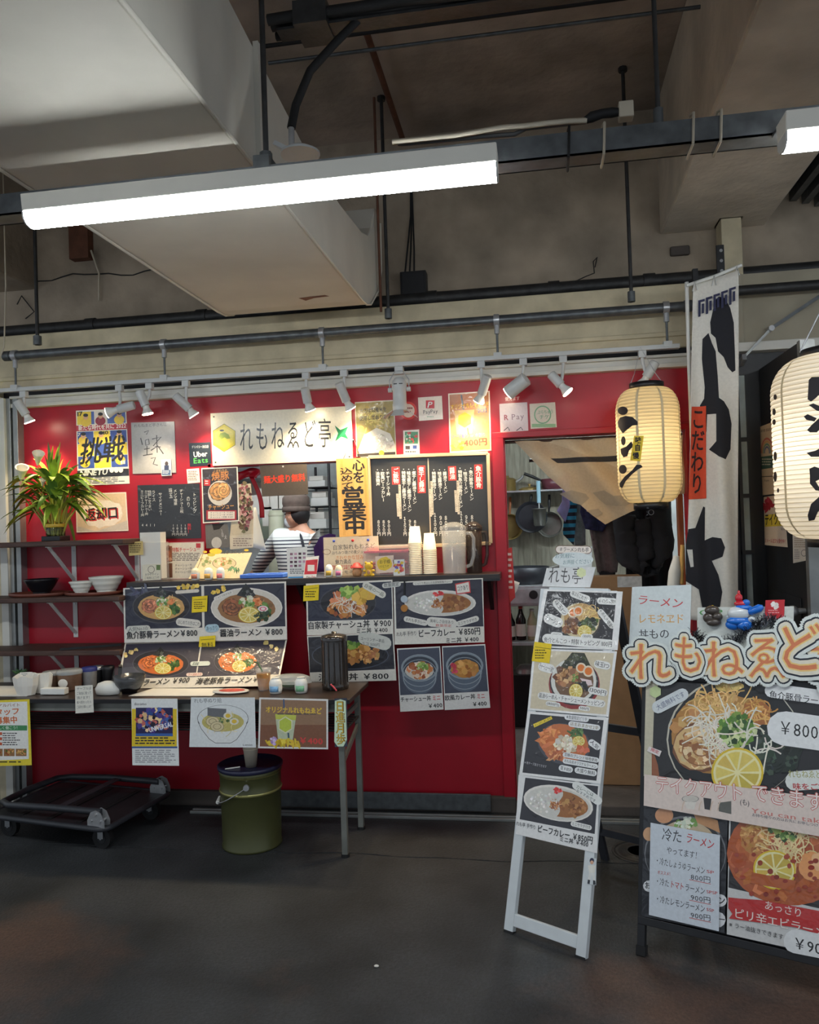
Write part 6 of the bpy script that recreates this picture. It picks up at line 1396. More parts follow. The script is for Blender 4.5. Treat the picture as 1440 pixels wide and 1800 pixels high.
s = asheet(PX[1]); s.sub(.03, .03, .97, .97, (206, 194, 166)); s.ell(1010, 1203, 45, 44, (140, 40, 40)); s.ell(1010, 1200, 43, 40, (40, 36, 36)); s.ell(1009, 1197, 40, 40, (214, 214, 206)); s.ell(1010, 1198, 34, 33, (110, 80, 54)); s.poly([(986, 1172), (1006, 1147), (1028, 1148), (1040, 1173), (1014, 1180)], (52, 54, 36)); s.scat(1012, 1163, 16, 10, [(70, 72, 44), (40, 42, 28)], 30, 4)
s.scat(997, 1188, 18, 18, [(170, 116, 72), (120, 76, 46), (206, 160, 110)], 60, 5); s.egg(1022, 1174, 9, 9); s.egg(1035, 1180, 9.5, 10); s.poly([(1020, 1192), (1040, 1196), (1042, 1204), (1030, 1206)], (226, 206, 206)); s.scat(1012, 1192, 6, 10, [(110, 140, 70), (150, 170, 90)], 20, 2); s.scat(1020, 1208, 14, 8, [(40, 38, 36), (30, 34, 30)], 16, 5); s.lemon(1013, 1215, 12, 13)
for (x0, y0, x1, y1, h, tx) in ((947, 1170, 976, 1178, 16, 'チャーシュー＋3枚!!'), (1045, 1166, 1074, 1172, 14, '味玉1つ'), (946, 1222, 1065, 1238, 13, '醤油らーめん・チャーシューメントッピング'), (960, 1236, 986, 1240, 8, '(800円)'), (1018, 1244, 1038, 1247, 8, '500円'), (1035, 1212, 1069, 1219, 13, '1300円')):
    s.pill(x0, y0, x1, y1, h, (228, 228, 224)); s.text(tx, x0+2, y0, x1-2, y1, h*.66, (28, 28, 32), .02)
s.build('menu_picture', None, None, 'laminate', parent=ab)
s = asheet(PX[2]); s.sub(.04, .04, .95, .96, (40, 40, 46)); s.ell(992, 1308, 47, 36, (70, 72, 80), rot=.25); s.ell(992, 1306, 44, 32, (196, 110, 60), rot=.25, jit=.04); s.scat(970, 1296, 22, 16, [(222, 140, 76), (206, 116, 60)], 40, 5, 1.6); s.scat(996, 1308, 18, 14, [(226, 214, 190), (206, 190, 160), (236, 230, 214)], 70, 4); s.scat(1016, 1290, 13, 8, [(70, 100, 56), (100, 130, 74)], 30, 3.6, 2); s.lemon(1018, 1303, 11, 9); s.scat(980, 1328, 16, 9, [(206, 120, 70), (170, 90, 56), (226, 160, 110)], 40, 3.6, 1.6); s.scat(1026, 1318, 9, 7, [(222, 120, 84)], 12, 4)
s.poly([(938, 1273), (970, 1259), (972, 1264), (940, 1279)], (230, 204, 50)); s.text('チーズがし楽しめる', 941, 1276, 969, 1262, 4, (70, 60, 20), .01)
for (x0, y0, x1, y1, h, tx, c) in ((993, 1260, 1036, 1265, 10, '★数量限定ピリ辛', (110, 110, 116)), (1000, 1272, 1056, 1280, 10, '店主おまかせ2辛', (130, 110, 70)), (1036, 1302, 1056, 1316, 12, '人気', (60, 60, 66)), (990, 1326, 1054, 1337, 9, '至極のブレンド味噌使用', (60, 56, 56)), (990, 1337, 1052, 1348, 9, 'れもねゑオリジナルラーメン', (60, 56, 56)), (983, 1349, 1008, 1354, 11, '並￥850', (40, 40, 44)), (1011, 1353, 1050, 1360, 11, '大盛り無料', (40, 40, 44))):
    s.pill(x0, y0, x1, y1, h, (226, 228, 228)); s.text(tx, x0+3, y0, x1-3, y1, h*.66, c, .02)
s.text('※粉チーズ抜きできます', 923, 1340, 962, 1348, 5, (190, 190, 194), .01); s.build('menu_picture', None, None, 'laminate', parent=ab)
s = asheet(PX[3]); s.poly([(924, 1367), (1052, 1382), (1046, 1466), (914, 1440)], (38, 38, 46)); curry(s, 982, 1412, 62, 31, .19)
s.pill(1008, 1376, 1058, 1412, 15, (222, 224, 220)); s.text('カレーには', 1014, 1382, 1044, 1398, 7, (60, 80, 60), .02); s.text('おすすめです', 1014, 1389, 1048, 1409, 6, (60, 60, 66), .01); s.pill(1004, 1447, 1041, 1456, 9, (226, 226, 222)); s.text('ミニサラダ付き', 1006, 1447.5, 1039, 1455, 6, (40, 40, 44), .01)
s.text('れも亭 手作り', 908, 1447, 943, 1455, 8, (40, 40, 46), .01); s.text('ビーフカレー ￥850円', 945, 1456, 1043, 1478, 13, BLACK, .035); s.text('ミニ丼 ￥400', 984, 1474, 1035, 1485, 9, BLACK, .03); s.build('menu_picture', None, None, 'laminate', parent=ab)
s = asheet([(1033, 1507), (1049, 1509), (1048, 1556), (1031, 1553)], (206, 212, 214))
s.ell(1041, 1513, 4, 5, (44, 48, 70)); s.ell(1041, 1516, 3, 3.4, (214, 170, 140)); s.poly([(1034, 1521), (1048, 1521), (1046, 1534), (1036, 1534)], (226, 224, 214)); s.poly([(1036, 1534), (1046, 1534), (1047, 1548), (1043, 1548), (1041, 1538), (1038, 1548), (1034, 1547)], (220, 220, 216)); s.poly([(1034, 1546), (1038, 1547), (1037, 1554), (1033, 1553)], (40, 44, 50)); s.poly([(1043, 1547), (1047, 1548), (1048, 1555), (1043, 1555)], (40, 44, 50)); s.build('figure_sticker', None, None, 'sticker', parent=ab)
s = Sheet([(940, 1128), (970, 1132), (966, 1166), (935, 1162)], (AB(.5, .5, .0155), ux, up), (234, 204, 50), .001); s.line([(941, 1137), (968, 1141)], .8, (80, 70, 30)); s.dashes(941, 1142, 964, 1160, 4, (80, 70, 30)); s.build('yellow_note', None, None, 'paper', parent=ab)
# top sign plates
hd = (AB(.5, 1.0, .0), ux, up)
s = Sheet([(962, 999), (1048, 997), (1038, 1033), (954, 1031)], hd, (206, 208, 208), .004)
s.text('れも亭', 965, 1012, 1027, 1013, 28, (30, 30, 34), .0); s.poly(hx(1023, 1007, 9, 9), (206, 214, 160)); s.build('name_plate', None, None, 'sticker', parent=ab)
s = Sheet([(984, 962), (1041, 961), (1041, 997), (984, 999)], (AB(.5, 1.0, -.004), ux, up), (190, 196, 196), .003)
s.pill(978, 966, 1040, 967, 12, (226, 216, 206), (110, 80, 60)); s.text('＃ラーメンれも亭', 984, 966, 1036, 967, 8, (60, 50, 46), .02); s.ell(1008, 984, 36, 13, (206, 214, 214)); s.text('お気軽に', 976, 978, 1012, 977, 8, (96, 130, 134), .0); s.text('お声掛ください', 990, 989, 1040, 987, 8, (96, 130, 134), .0); s.build('greeting_plate', None, None, 'sticker', parent=ab)

# ================================================================== BLACK A-BOARD
RL = WZ(1122, 1676, 0); dirr = (WZ(1440, 1698, .10)-WZ(1122, 1622, .10)).normalized(); dirr.z = 0; dirr.normalize()
rux = dirr; rb = Vector((-rux.y, rux.x, 0)); rb = rb if rb.y > 0 else -rb
RW = .64
topL = None
best = None
for k_ in range(40):
    Lb = .02*k_; cand = RL+rb*Lb; v = ray(1131, 1195); tt = ((cand-CAM).dot(rb))/v.dot(rb); P = CAM+v*tt
    e_ = abs((P-RL).dot(rux))
    if best is None or e_ < best[0]: best = (e_, Lb, P.z)
rlean = min(.30, best[1]); rup = (rb*rlean+Vector((0, 0, best[2]))).normalized(); rfn = rux.cross(rup)
def RB(a, z, d=0): return RL+rux*a+rup*(z/rup.z)+rfn*d
RT = best[2]+.0
bb = thing('menu_stand', RL+rux*.3, 'black framed menu stand with a huge ramen picture and cut out letters', 'sign stand')
for a in (.012, RW-.012): MB().bar(RB(a, .0), RB(a, RT+.02), .026, .026, up=rfn).build('upright', 'black_metal', bb, bev=.002); MB().bar(RB(a, .0), RB(a, .03), .032, .032, up=rfn).build('foot', 'rubber', bb)
for z in (.11, RT+.02): MB().bar(RB(.0, z), RB(RW, z), .026, .030, up=rfn).build('cross_rail', 'black_metal', bb, bev=.002)
MB().obox(RB(RW/2, (RT+.12)/2, -.008), rux, rup, rfn, RW/2-.012, (RT-.1)/2/rup.z, .004).build('back_panel', 'black_metal', bb)
for a in (.03, RW-.03):
    q0 = RB(a, RT, -.02); q1 = Vector((q0.x, q0.y, 0))+rb*.42; MB().bar(q0, q1, .026, .02, up=rb).build('rear_leg', 'black_metal', bb)
MB().bar(Vector((RB(.03, RT).x, RB(.03, RT).y, .12))+rb*.375, Vector((RB(RW-.03, RT).x, RB(RW-.03, RT).y, .12))+rb*.375, .02, .02).build('rear_rail', 'black_metal', bb)
RP = (RB(.3, .5, .014), rux, rup)
def rsheet(cs, bgc=WHITE, t_=.0015, d=0.0): return Sheet(cs, (RB(.3, .5, .014+d), rux, rup), bgc, t_)
rr = random.Random(2)
s = rsheet([(1135, 1196), (1500, 1216), (1494, 1420), (1131, 1366)], (34, 34, 36))
s.poly([(1136, 1197), (1158, 1198), (1150, 1250), (1146, 1366), (1132, 1364)], (196, 190, 166)); s.poly([(1146, 1310), (1157, 1345), (1160, 1370), (1146, 1368)], (150, 90, 60))
s.ell(1290, 1300, 118, 108, (190, 186, 170)); s.ell(1291, 1301, 116, 106, (26, 28, 30)); s.ell(1268, 1290, 88, 72, (176, 126, 62), jit=.02); s.scat(1265, 1285, 80, 62, [(190, 140, 76), (164, 112, 52), (206, 160, 96)], 60, 11)
s.ell(1282, 1206, 25, 10, (210, 180, 100), jit=.12); s.scat(1282, 1206, 22, 8, [(222, 196, 120), (196, 160, 84)], 40, 2.6)
s.strands(1270, 1246, 46, 16, (222, 180, 110), 80, 40, 2.4); s.ell(1330, 1254, 26, 24, (170, 104, 50), jit=.1); s.strands(1330, 1252, 22, 18, (214, 160, 84), 26, 30, 2.6)
s.ell(1230, 1312, 48, 44, (120, 76, 46), jit=.05); s.ell(1230, 1313, 44, 40, (214, 178, 122), jit=.04); s.scat(1230, 1316, 36, 32, [(222, 190, 140), (190, 140, 84), (150, 96, 56), (232, 206, 160)], 110, 6); s.line([(1230+40*(1-i/30)*math.cos(i*.42), 1316+34*(1-i/30)*math.sin(i*.42)) for i in range(28)], 2.2, (150, 100, 60))
s.strands(1270, 1286, 44, 36, (228, 222, 204), 90, 44, 2.2, 14); s.ell(1360, 1318, 52, 44, (30, 40, 34), jit=.1); s.scat(1360, 1320, 46, 38, [(44, 60, 48), (24, 34, 30), (60, 80, 60)], 60, 7); s.scat(1297, 1284, 32, 28, [(70, 110, 40), (100, 140, 56), (46, 80, 34), (150, 180, 84), (206, 216, 160)], 150, 5.5); s.strands(1330, 1300, 30, 24, (226, 222, 206), 14, 50, 2.6, 10)
s.lemon(1297, 1358, 46, 44)
s.poly(hx(1153, 1216, 11, 11), (190, 206, 150)); s.pill(1148, 1248, 1210, 1216, 22, (206, 212, 214)); s.text('大盛無料です', 1155, 1245, 1204, 1219, 10, (110, 116, 140), .02); s.poly([(1142, 1312), (1164, 1320), (1160, 1330), (1138, 1320)], (222, 214, 210)); s.text('限定', 1145, 1317, 1159, 1323, 6, (190, 60, 70), .03)
s.pill(1345, 1212, 1490, 1232, 25, (226, 228, 228)); s.text('魚介豚骨ラーメン', 1353, 1221, 1470, 1236, 14, (30, 32, 38), .02); s.pill(1349, 1276, 1492, 1296, 60, (228, 230, 230)); s.text('￥800', 1368, 1278, 1440, 1288, 28, (28, 28, 32), .01)
s.pill(1381, 1374, 1490, 1366, 34, (222, 226, 220)); s.text('れもねゑど亭の', 1386, 1360, 1470, 1362, 14, (170, 170, 110), .02); s.text('味をご賞味', 1394, 1382, 1470, 1384, 11, (186, 60, 60), .04)
s.build('ramen_picture', None, None, 'laminate', parent=bb)
s = rsheet([(1133, 1361), (1500, 1410), (1497, 1480), (1132, 1416)], (222, 206, 196), .0015, .010)
def fat(t_, x0, y0, x1, y1, h):
    s.text(t_, x0, y0, x1, y1, h, (200, 104, 96), .075); s.text(t_, x0, y0, x1, y1, h, (238, 228, 222), .0)
fat('テイクアウト', 1152, 1378, 1308, 1394, 30); fat('できます', 1320, 1392, 1450, 1412, 32); s.text('(も)', 1301, 1409, 1318, 1412, 11, (40, 40, 44), .02)
s.text('You can take out', 1320, 1424, 1500, 1452, 11, (206, 120, 110), .02); s.text('お持ち帰りの方はお先にお申しつけください', 1322, 1432, 1470, 1456, 5.5, (80, 80, 90), .02)
s.ell(1214, 1405, 15, 6, (206, 200, 190)); s.ring(1214, 1404, 15, 6, 1, (90, 90, 90)); s.poly([(1204, 1409), (1224, 1410), (1221, 1423), (1207, 1421)], (222, 216, 206)); s.poly([(1237, 1402), (1251, 1404), (1249, 1424), (1239, 1422)], (50, 48, 50)); s.poly([(1263, 1411), (1286, 1408), (1286, 1431), (1264, 1426)], (96, 96, 90))
for x in (1199, 1229, 1249, 1262): s.line([(x, 1425), (x+2, 1414), (x+5, 1408)], 2, (214, 190, 170))
s.build('takeout_banner', None, None, 'laminate', parent=bb)
s = rsheet([(1132, 1417), (1280, 1437), (1274, 1640), (1128, 1610)], (36, 38, 44), .0015)
s.ell(1205, 1500, 72, 66, (110, 112, 116)); s.ell(1205, 1502, 70, 64, (44, 46, 50)); s.ell(1205, 1490, 56, 48, (190, 170, 140)); s.ell(1168, 1433, 16, 14, (206, 150, 110)); s.scat(1206, 1447, 20, 8, [(120, 160, 80), (214, 220, 200)], 40, 4); s.poly([(1218, 1426), (1262, 1442), (1266, 1464), (1226, 1446)], (190, 140, 96)); s.ell(1141, 1466, 10, 12, (206, 160, 120)); s.pill(1131, 1556, 1160, 1560, 20, (222, 224, 226)); s.text('お', 1133, 1556, 1146, 1557, 12, BLACK, .03); s.pill(1240, 1580, 1278, 1584, 22, (222, 224, 226)); s.text('ン', 1262, 1582, 1276, 1583, 14, BLACK, .03); s.pill(1240, 1614, 1276, 1618, 28, (222, 224, 226)); s.text('ー', 1262, 1615, 1276, 1617, 12, BLACK, .03)
s.build('noodle_picture', None, None, 'laminate', parent=bb)
s = rsheet([(1144, 1446), (1266, 1468), (1264, 1637), (1141, 1608)], (206, 214, 222), .001, .008)
hand = (52, 54, 60)
s.text('冷た', 1164, 1466, 1200, 1472, 22, hand, .01, .1); s.text('ラーメン', 1206, 1472, 1256, 1486, 18, (190, 50, 50), .02, .1); s.text('やってます！', 1172, 1494, 1232, 1505, 13, hand, .0, .1)
for (t_, tail, p, y) in (('・冷たしょうゆラーメン', 'SP', '800円', 1512), ('・冷たトマトラーメン', 'SPSP', '900円', 1548), ('・冷たレモンラーメン', 'SSP', '900円', 1579)):
    (s.text(t_, 1152, y, 1240, y+19, 13, hand, .005, .1) if 'トマト' not in t_ else (s.text('・冷た', 1152, y, 1177, y+5.4, 13, hand, .005, .1), s.text('トマト', 1178, y+5.6, 1203, y+11, 13, (186, 56, 50), .02, .1), s.text('ラーメン', 1204, y+11.2, 1240, y+19, 13, hand, .005, .1))); s.text(tail, 1242, y+19, 1256 if len(tail) < 4 else 1262, y+22, 7, (190, 60, 56), .02); s.text(p, 1214, y+29, 1250, y+35, 11, hand, .005); s.line([(1212, y+34), (1250, y+42)], 1, (190, 70, 66))
s.text('オススメ！', 1156, 1533, 1182, 1537, 7, (190, 60, 56), .02); s.build('handwritten_menu', None, None, 'paper', parent=bb)
s = rsheet([(1282, 1438), (1500, 1470), (1496, 1690), (1278, 1642)], (206, 206, 204), .0015)
s.poly([(1285, 1441), (1500, 1472), (1498, 1610), (1281, 1560)], (46, 44, 46)); s.ell(1390, 1500, 112, 92, (176, 90, 50)); s.scat(1390, 1500, 100, 80, [(190, 100, 56), (164, 80, 44), (206, 120, 70)], 70, 12); s.ell(1328, 1473, 27, 28, (190, 130, 70), jit=.08); s.scat(1328, 1473, 24, 24, [(206, 150, 84), (170, 104, 56), (226, 180, 110)], 70, 4, 1.6)
s.strands(1388, 1482, 36, 28, (228, 206, 150), 80, 40, 2.2, 16); s.scat(1384, 1462, 30, 14, [(84, 120, 56), (56, 84, 40), (150, 170, 90)], 40, 5); s.lemon(1362, 1529, 38, 34, .4); s.poly([(1322, 1533), (1400, 1548), (1396, 1566), (1320, 1552)], (180, 94, 50)); s.ell(1428, 1522, 22, 26, (232, 160, 100), jit=.1); s.ell(1440, 1514, 14, 16, (240, 190, 140), jit=.1)
for i in range(26): s.ell(1290+rr.random()*150, 1500+rr.random()*80, 3+3*rr.random(), 3+2*rr.random(), s.jc((150, 56, 34), 20), 10)
s.poly([(1281, 1577), (1300, 1579), (1340, 1582), (1500, 1612), (1500, 1660), (1400, 1630), (1296, 1616), (1282, 1614), (1288, 1606), (1281, 1596)], (190, 50, 50))
s.text('あっさり', 1344, 1590, 1412, 1606, 16, (236, 224, 216), .01); s.text('ピリ辛エビラーメン', 1290, 1604, 1474, 1644, 18, (236, 224, 216), .015); s.text('※ラー油抜きできます', 1282, 1624, 1378, 1647, 9, (60, 60, 64), .01); s.pill(1378, 1650, 1490, 1672, 42, (226, 228, 228)); s.text('￥900', 1394, 1656, 1460, 1672, 24, (28, 28, 32), .02)
s.build('shrimp_picture', None, None, 'laminate', parent=bb)
# cut-out letters along the top
mat('letter_back', (212, 218, 216), .6, noise=.03)
s = rsheet([(1128, 1150), (1470, 1150), (1470, 1194), (1128, 1186)], (196, 202, 200), .003, -.004); s.build('letter_strip', None, None, 'paper', parent=bb)
for (chh, x0, y0, x1, y1, an) in (('れ', 1104, 1128, 1180, 1200, .0), ('も', 1182, 1116, 1240, 1188, .0), ('ね', 1232, 1124, 1308, 1196, .0), ('ゑ', 1312, 1116, 1384, 1198, .0), ('ど', 1362, 1094, 1450, 1186, .0), ('亭', 1424, 1130, 1510, 1216, 0)):
    d_ = .012+.004*(chh in 'もど')
    s = rsheet([((x0+x1)/2-1, (y0+y1)/2-1), ((x0+x1)/2+1, (y0+y1)/2-1), ((x0+x1)/2+1, (y0+y1)/2+1), ((x0+x1)/2-1, (y0+y1)/2+1)], (214, 218, 214), .003, d_)
    ym, hh = (y0+y1)/2, (y1-y0)
    for (bd, c) in ((.20, (214, 220, 216)), (.135, (40, 46, 56)), (.10, (222, 216, 198)), (.058, (232, 200, 128)), (.0, (212, 128, 90))):
        s.text(chh, x0, ym, x1, ym, hh*.92, c, bd)
    s.build('letter', None, None, 'paper', parent=bb)
# white board behind the letters in a clear sleeve
s = rsheet([(1112, 1032), (1216, 1028), (1212, 1176), (1104, 1172)], (206, 214, 214), .004, -.03)
s.text('ラーメン', 1121, 1054, 1202, 1062, 17, (196, 60, 60), .02, .1); s.text('レモネヱド', 1122, 1088, 1204, 1088, 17, (214, 160, 80), .015); s.text('丼もの', 1123, 1116, 1178, 1114, 17, (60, 62, 66), .02); s.build('white_board', None, None, 'laminate', parent=bb)
s = rsheet([(1227, 1068), (1396, 1066), (1394, 1190), (1226, 1190)], (206, 210, 204), .004, -.05); s.text('O P E N', 1229, 1077, 1322, 1075, 12, (90, 150, 90), .03); s.build('rear_board', None, None, 'paper', parent=bb)
s = rsheet([(1346, 1055), (1380, 1054), (1378, 1097), (1344, 1096)], (190, 34, 44), .001, -.044); s.scat(1362, 1064, 6, 5, [(236, 226, 222)], 14, 3); s.dashes(1351, 1072, 1374, 1080, 2, (226, 150, 150)); s.poly([(1345, 1089), (1379, 1090), (1378, 1097), (1344, 1096)], (230, 228, 222)); s.build('red_card', None, None, 'sticker', parent=bb)
# tinsel along the top
mat('tinsel_dark', (110, 112, 118), .25, .8, .3); mat('tinsel_light', (196, 198, 204), .2, .9, .2)
k = MB(); rr = random.Random(4)
for i in range(520):
    u = rr.random(); c = rsheet([(0, 0), (1, 0), (1, 1), (0, 1)]).O if False else None
    px, py = 1216+u*170, 1108+22*math.sin(u*6)+10*rr.random(); v = ray(px, py); tt = (RB(.3, .5, .0)-CAM).dot(rfn)/v.dot(rfn); c = CAM+v*tt-rfn*.02
    d_ = Vector((rr.random()-.5, rr.random()-.5, rr.random()-.5)).normalized()*.028; sd = d_.cross(Vector((.3, .5, .8))).normalized()*.0012
    k.cur = 1 if rr.random() < .5 else 0; k.add([c-d_-sd, c-d_+sd, c+d_+sd, c+d_-sd], [(0, 1, 2, 3)])
tn = tag(k.build('tinsel', ['tinsel_dark', 'tinsel_light']), 'dark silver tinsel draped over the black menu stand', 'tinsel', kind='stuff')
# balloon dolls
mat('balloon_blue', (30, 110, 206), .2, noise=.04, coat=.5); mat('balloon_red', (196, 34, 50), .2, noise=.04, coat=.5); mat('balloon_white', (206, 212, 214), .25, noise=.03, coat=.5); mat('balloon_brown', (70, 62, 56), .25, noise=.05, coat=.4); mat('balloon_yellow', (230, 200, 40), .25, noise=0)
def rp(px, py, d=0):
    v = ray(px, py); O = RB(.3, .5, d); return CAM+v*((O-CAM).dot(rfn)/v.dot(rfn))
def bl(par, name, px, py, rx, rz, mt, d=-.02, ry=None):
    c = rp(px, py, d); m = m_at(c); return MB().ball(c, rx*m, (ry or (rx+rz)/2)*m*.8, rz*m, 16, 11).build(name, mt, par)
t = thing('balloon_doll', rp(1300, 1108, -.02), 'blue and white twisted balloon doll with a long ear on the menu stand', 'balloon')
for (n_, x, y, a_, b_, mt) in (('body', 1289, 1098, 12, 9, 'balloon_blue'), ('body', 1310, 1099, 12, 9, 'balloon_blue'), ('body', 1299, 1091, 19, 8, 'balloon_blue'), ('head', 1299, 1078, 18, 12, 'balloon_white'), ('hair', 1307, 1068, 14, 5, 'balloon_blue'), ('paw', 1322, 1089, 6, 5, 'balloon_white'), ('paw', 1281, 1084, 4, 4, 'balloon_white'), ('hat', 1303, 1061, 11, 5, 'balloon_red'), ('hat', 1299, 1051, 6, 7, 'balloon_red'), ('hat_tip', 1299, 1043, 2.4, 5, 'balloon_red'), ('hat', 1312, 1059, 6, 5, 'balloon_blue')): bl(t, n_, x, y, a_, b_, mt)
c0_, c1_ = rp(1314, 1078, -.02), rp(1342, 1066, -.02); MB().tube([c0_, c0_+(c1_-c0_)*.2, c0_+(c1_-c0_)*.8, c1_], [.004, .0125, .014, .006], 12).build('ear', 'balloon_blue', t)
t = thing('balloon_doll', rp(1252, 1100, -.02), 'dark brown twisted balloon doll with a yellow spot on the menu stand', 'balloon')
for (n_, x, y, a_, b_, mt) in (('head', 1252, 1073, 12, 8, 'balloon_brown'), ('body', 1246, 1086, 9, 9, 'balloon_brown'), ('body', 1262, 1084, 8, 7, 'balloon_brown'), ('body', 1255, 1094, 12, 7, 'balloon_brown'), ('ear', 1240, 1079, 4, 6, 'balloon_white'), ('flower', 1253, 1067, 3, 3, 'balloon_yellow')): bl(t, n_, x, y, a_, b_, mt)
# ================================================================== LANTERNS, BANNER, CURTAIN
def paper_mat(name, col, trans=.45):
    mt = bpy.data.materials.new(name); mt.use_nodes = True; nt = mt.node_tree; b = nt.nodes['Principled BSDF']; out = nt.nodes['Material Output']
    b.inputs['Base Color'].default_value = RGB(*col)+(1,); b.inputs['Roughness'].default_value = .8
    tr = nt.nodes.new('ShaderNodeBsdfTranslucent'); tr.inputs[0].default_value = RGB(*col)+(1,)
    mx = nt.nodes.new('ShaderNodeMixShader'); mx.inputs[0].default_value = trans
    nt.links.new(b.outputs[0], mx.inputs[1]); nt.links.new(tr.outputs[0], mx.inputs[2]); nt.links.new(mx.outputs[0], out.inputs[0]); M[name] = mt
paper_mat('lantern_warm', (236, 220, 178)); paper_mat('lantern_pale', (234, 228, 214))
mat('lantern_ink', (34, 30, 34), .7, noise=.1); mat('lantern_seam', (214, 198, 160), .8, noise=.05); mat('tag_yellow', (232, 200, 50), .6, noise=.03)
def lantern(name, label, c, r, z0, z1, mt, watt, col, pleats):
    """c: axis (x, y); returns the thing and a pixel -> surface function"""
    h = z1-z0
    def rad(z):
        u = (z-z0)/h; u = max(0, min(1, u)); e = min(u, 1-u)/.20
        return r*(.52+.48*math.sqrt(max(0, 1-(1-min(1, e))**2)))
    t = thing(name, (c[0], c[1], z0-.03), label, 'lantern')
    n = pleats*4; pr = []
    for i in range(n+1):
        z = z0+h*i/n; pr.append((rad(z)-.0022*(1-abs(math.sin(math.pi*i/4)))**2*2, z))
    P = []; K = 48
    for (q, z) in pr:
        for i in range(K): a = 2*math.pi*i/K; P.append((c[0]+q*math.cos(a), c[1]+q*math.sin(a), z))
    MB().add(P, [(k*K+i, k*K+(i+1) % K, (k+1)*K+(i+1) % K, (k+1)*K+i) for k in range(n) for i in range(K)], True).build('paper_body', mt, t)
    k = MB()
    for i in range(1, pleats):
        z = z0+h*i/pleats; q = rad(z)-.0015; k.tube([(c[0]+q*math.cos(2*math.pi*j/32), c[1]+q*math.sin(2*math.pi*j/32), z) for j in range(33)], .0011, 4, False)
    k.build('ribs', 'lantern_seam', t)
    for i in range(8):
        a = 2*math.pi*(i+.42)/8; w = .006/r
        MB().grid(lambda u, v: (c[0]+(rad(z0+h*v)+.0012)*math.cos(a+w*(u-.5)*2), c[1]+(rad(z0+h*v)+.0012)*math.sin(a+w*(u-.5)*2), z0+h*v), 1, 24).build('seam_tape', 'lantern_seam', t)
    for (za, zb) in ((z1-.004, z1+.026), (z0-.03, z0+.004)):
        MB().lathe([(r*.50, za), (r*.54, za), (r*.54, zb), (r*.50, zb), (r*.50, za)], (c[0], c[1], 0), 32).build('ring', 'black_plastic', t)
    lg = bpy.data.lights.new('lantern_glow', 'POINT'); lg.energy = watt; lg.color = col; lg.shadow_soft_size = .04; lo = bpy.data.objects.new('lantern_glow', lg); COL.objects.link(lo); lo.location = (c[0]-.25*r, c[1], (z0+z1)/2); adopt(lo, t)
    def surf(px, py, off=.002):
        v = ray(px, py); z = (z0+z1)/2; p = None
        for _ in range(12):
            q = rad(z)+off; ox, oy = CAM.x-c[0], CAM.y-c[1]; A = v.x*v.x+v.y*v.y; B = ox*v.x+oy*v.y; C_ = ox*ox+oy*oy-q*q; dsc = B*B-A*C_
            tt = (-B-math.sqrt(max(0, dsc)))/A; p = CAM+v*tt; z = p.z
        return p
    def ink(pts, mt='lantern_ink', nm='lettering', off=.0025):
        bm = bmesh.new(); vs = [bm.verts.new((x, y, 0)) for x, y in pts]; bm.faces.new(vs); bmesh.ops.triangulate(bm, faces=bm.faces)
        for _ in range(3):
            es = [e for e in bm.edges if e.calc_length() > 5]
            if es: bmesh.ops.subdivide_edges(bm, edges=es, cuts=1); bmesh.ops.triangulate(bm, faces=bm.faces)
        for vv in bm.verts: vv.co = surf(vv.co.x, vv.co.y, off)
        me = bpy.data.meshes.new(nm); bm.to_mesh(me); bm.free(); me.materials.append(M[mt]); o = bpy.data.objects.new(nm, me); COL.objects.link(o); adopt(o, t)
    return t, surf, ink
def el(cx, cy, rx, ry, rot=0, n=16): return [(cx+rx*math.cos(2*math.pi*i/n)*math.cos(rot)-ry*math.sin(2*math.pi*i/n)*math.sin(rot), cy+rx*math.cos(2*math.pi*i/n)*math.sin(rot)+ry*math.sin(2*math.pi*i/n)*math.cos(rot)) for i in range(n)]
a, b = W(1084, 780, -.33), W(1197, 776, -.33); cx, r = (a.x+b.x)/2, (b.x-a.x)/2
t, surf, ink = lantern('paper_lantern', 'warm cream paper lantern with a yellow tag hanging in the doorway', (cx, -.33), r, W(1142, 884, -.33).z, W(1138, 683, -.33).z, 'lantern_warm', 1.3, (1, .88, .68), 33)
ink(el(1095, 722, 9, 7.5)); ink([(1086, 742), (1090, 734), (1100, 731), (1112, 733), (1121, 741), (1121, 747), (1112, 748), (1103, 755), (1095, 762), (1101, 750), (1097, 744), (1087, 750)])
ink(el(1096, 775, 4, 8)); ink([(1091, 789), (1101, 785), (1110, 776), (1114, 784), (1106, 792), (1103, 802), (1096, 804), (1092, 797)]); ink(el(1095, 825, 7, 8)); ink([(1089, 850), (1098, 838), (1112, 826), (1119, 817), (1127, 817), (1130, 821), (1122, 825), (1111, 834), (1100, 846), (1094, 858), (1090, 856)])
ink([(1115, 766), (1132, 766), (1126, 811), (1108, 809)], 'tag_yellow', 'tag', .004)
for chh, x0, y0 in (('味', 1117, 774), ('自', 1116, 787), ('慢', 1113, 801)):
    vs, fs, _ = cell(chh, .03); P = [surf(x0+5+7*u*1.6-y0*0, y0-v_*12, .006) for u, v_ in vs]; o = MB().add(P, fs).build('tag_lettering', 'lantern_ink', t)
zt = W(1138, 683, -.33).z+.024
MB().tube([(cx-r*.5, -.33, zt), (cx-r*.35, -.32, zt+.05), (cx-.01, -.25, ZTK-.012), (cx+r*.3, -.32, zt+.05), (cx+r*.5, -.33, zt)], .0016, 5).build('hanging_wire', 'steel', t)
zb = W(1142, 884, -.33).z-.03
MB().tube([(cx+.012*math.cos(2*math.pi*i/12), -.33, zb-.014+.012*math.sin(2*math.pi*i/12)) for i in range(13)], .0014, 5).build('ring_hook', 'steel', t)
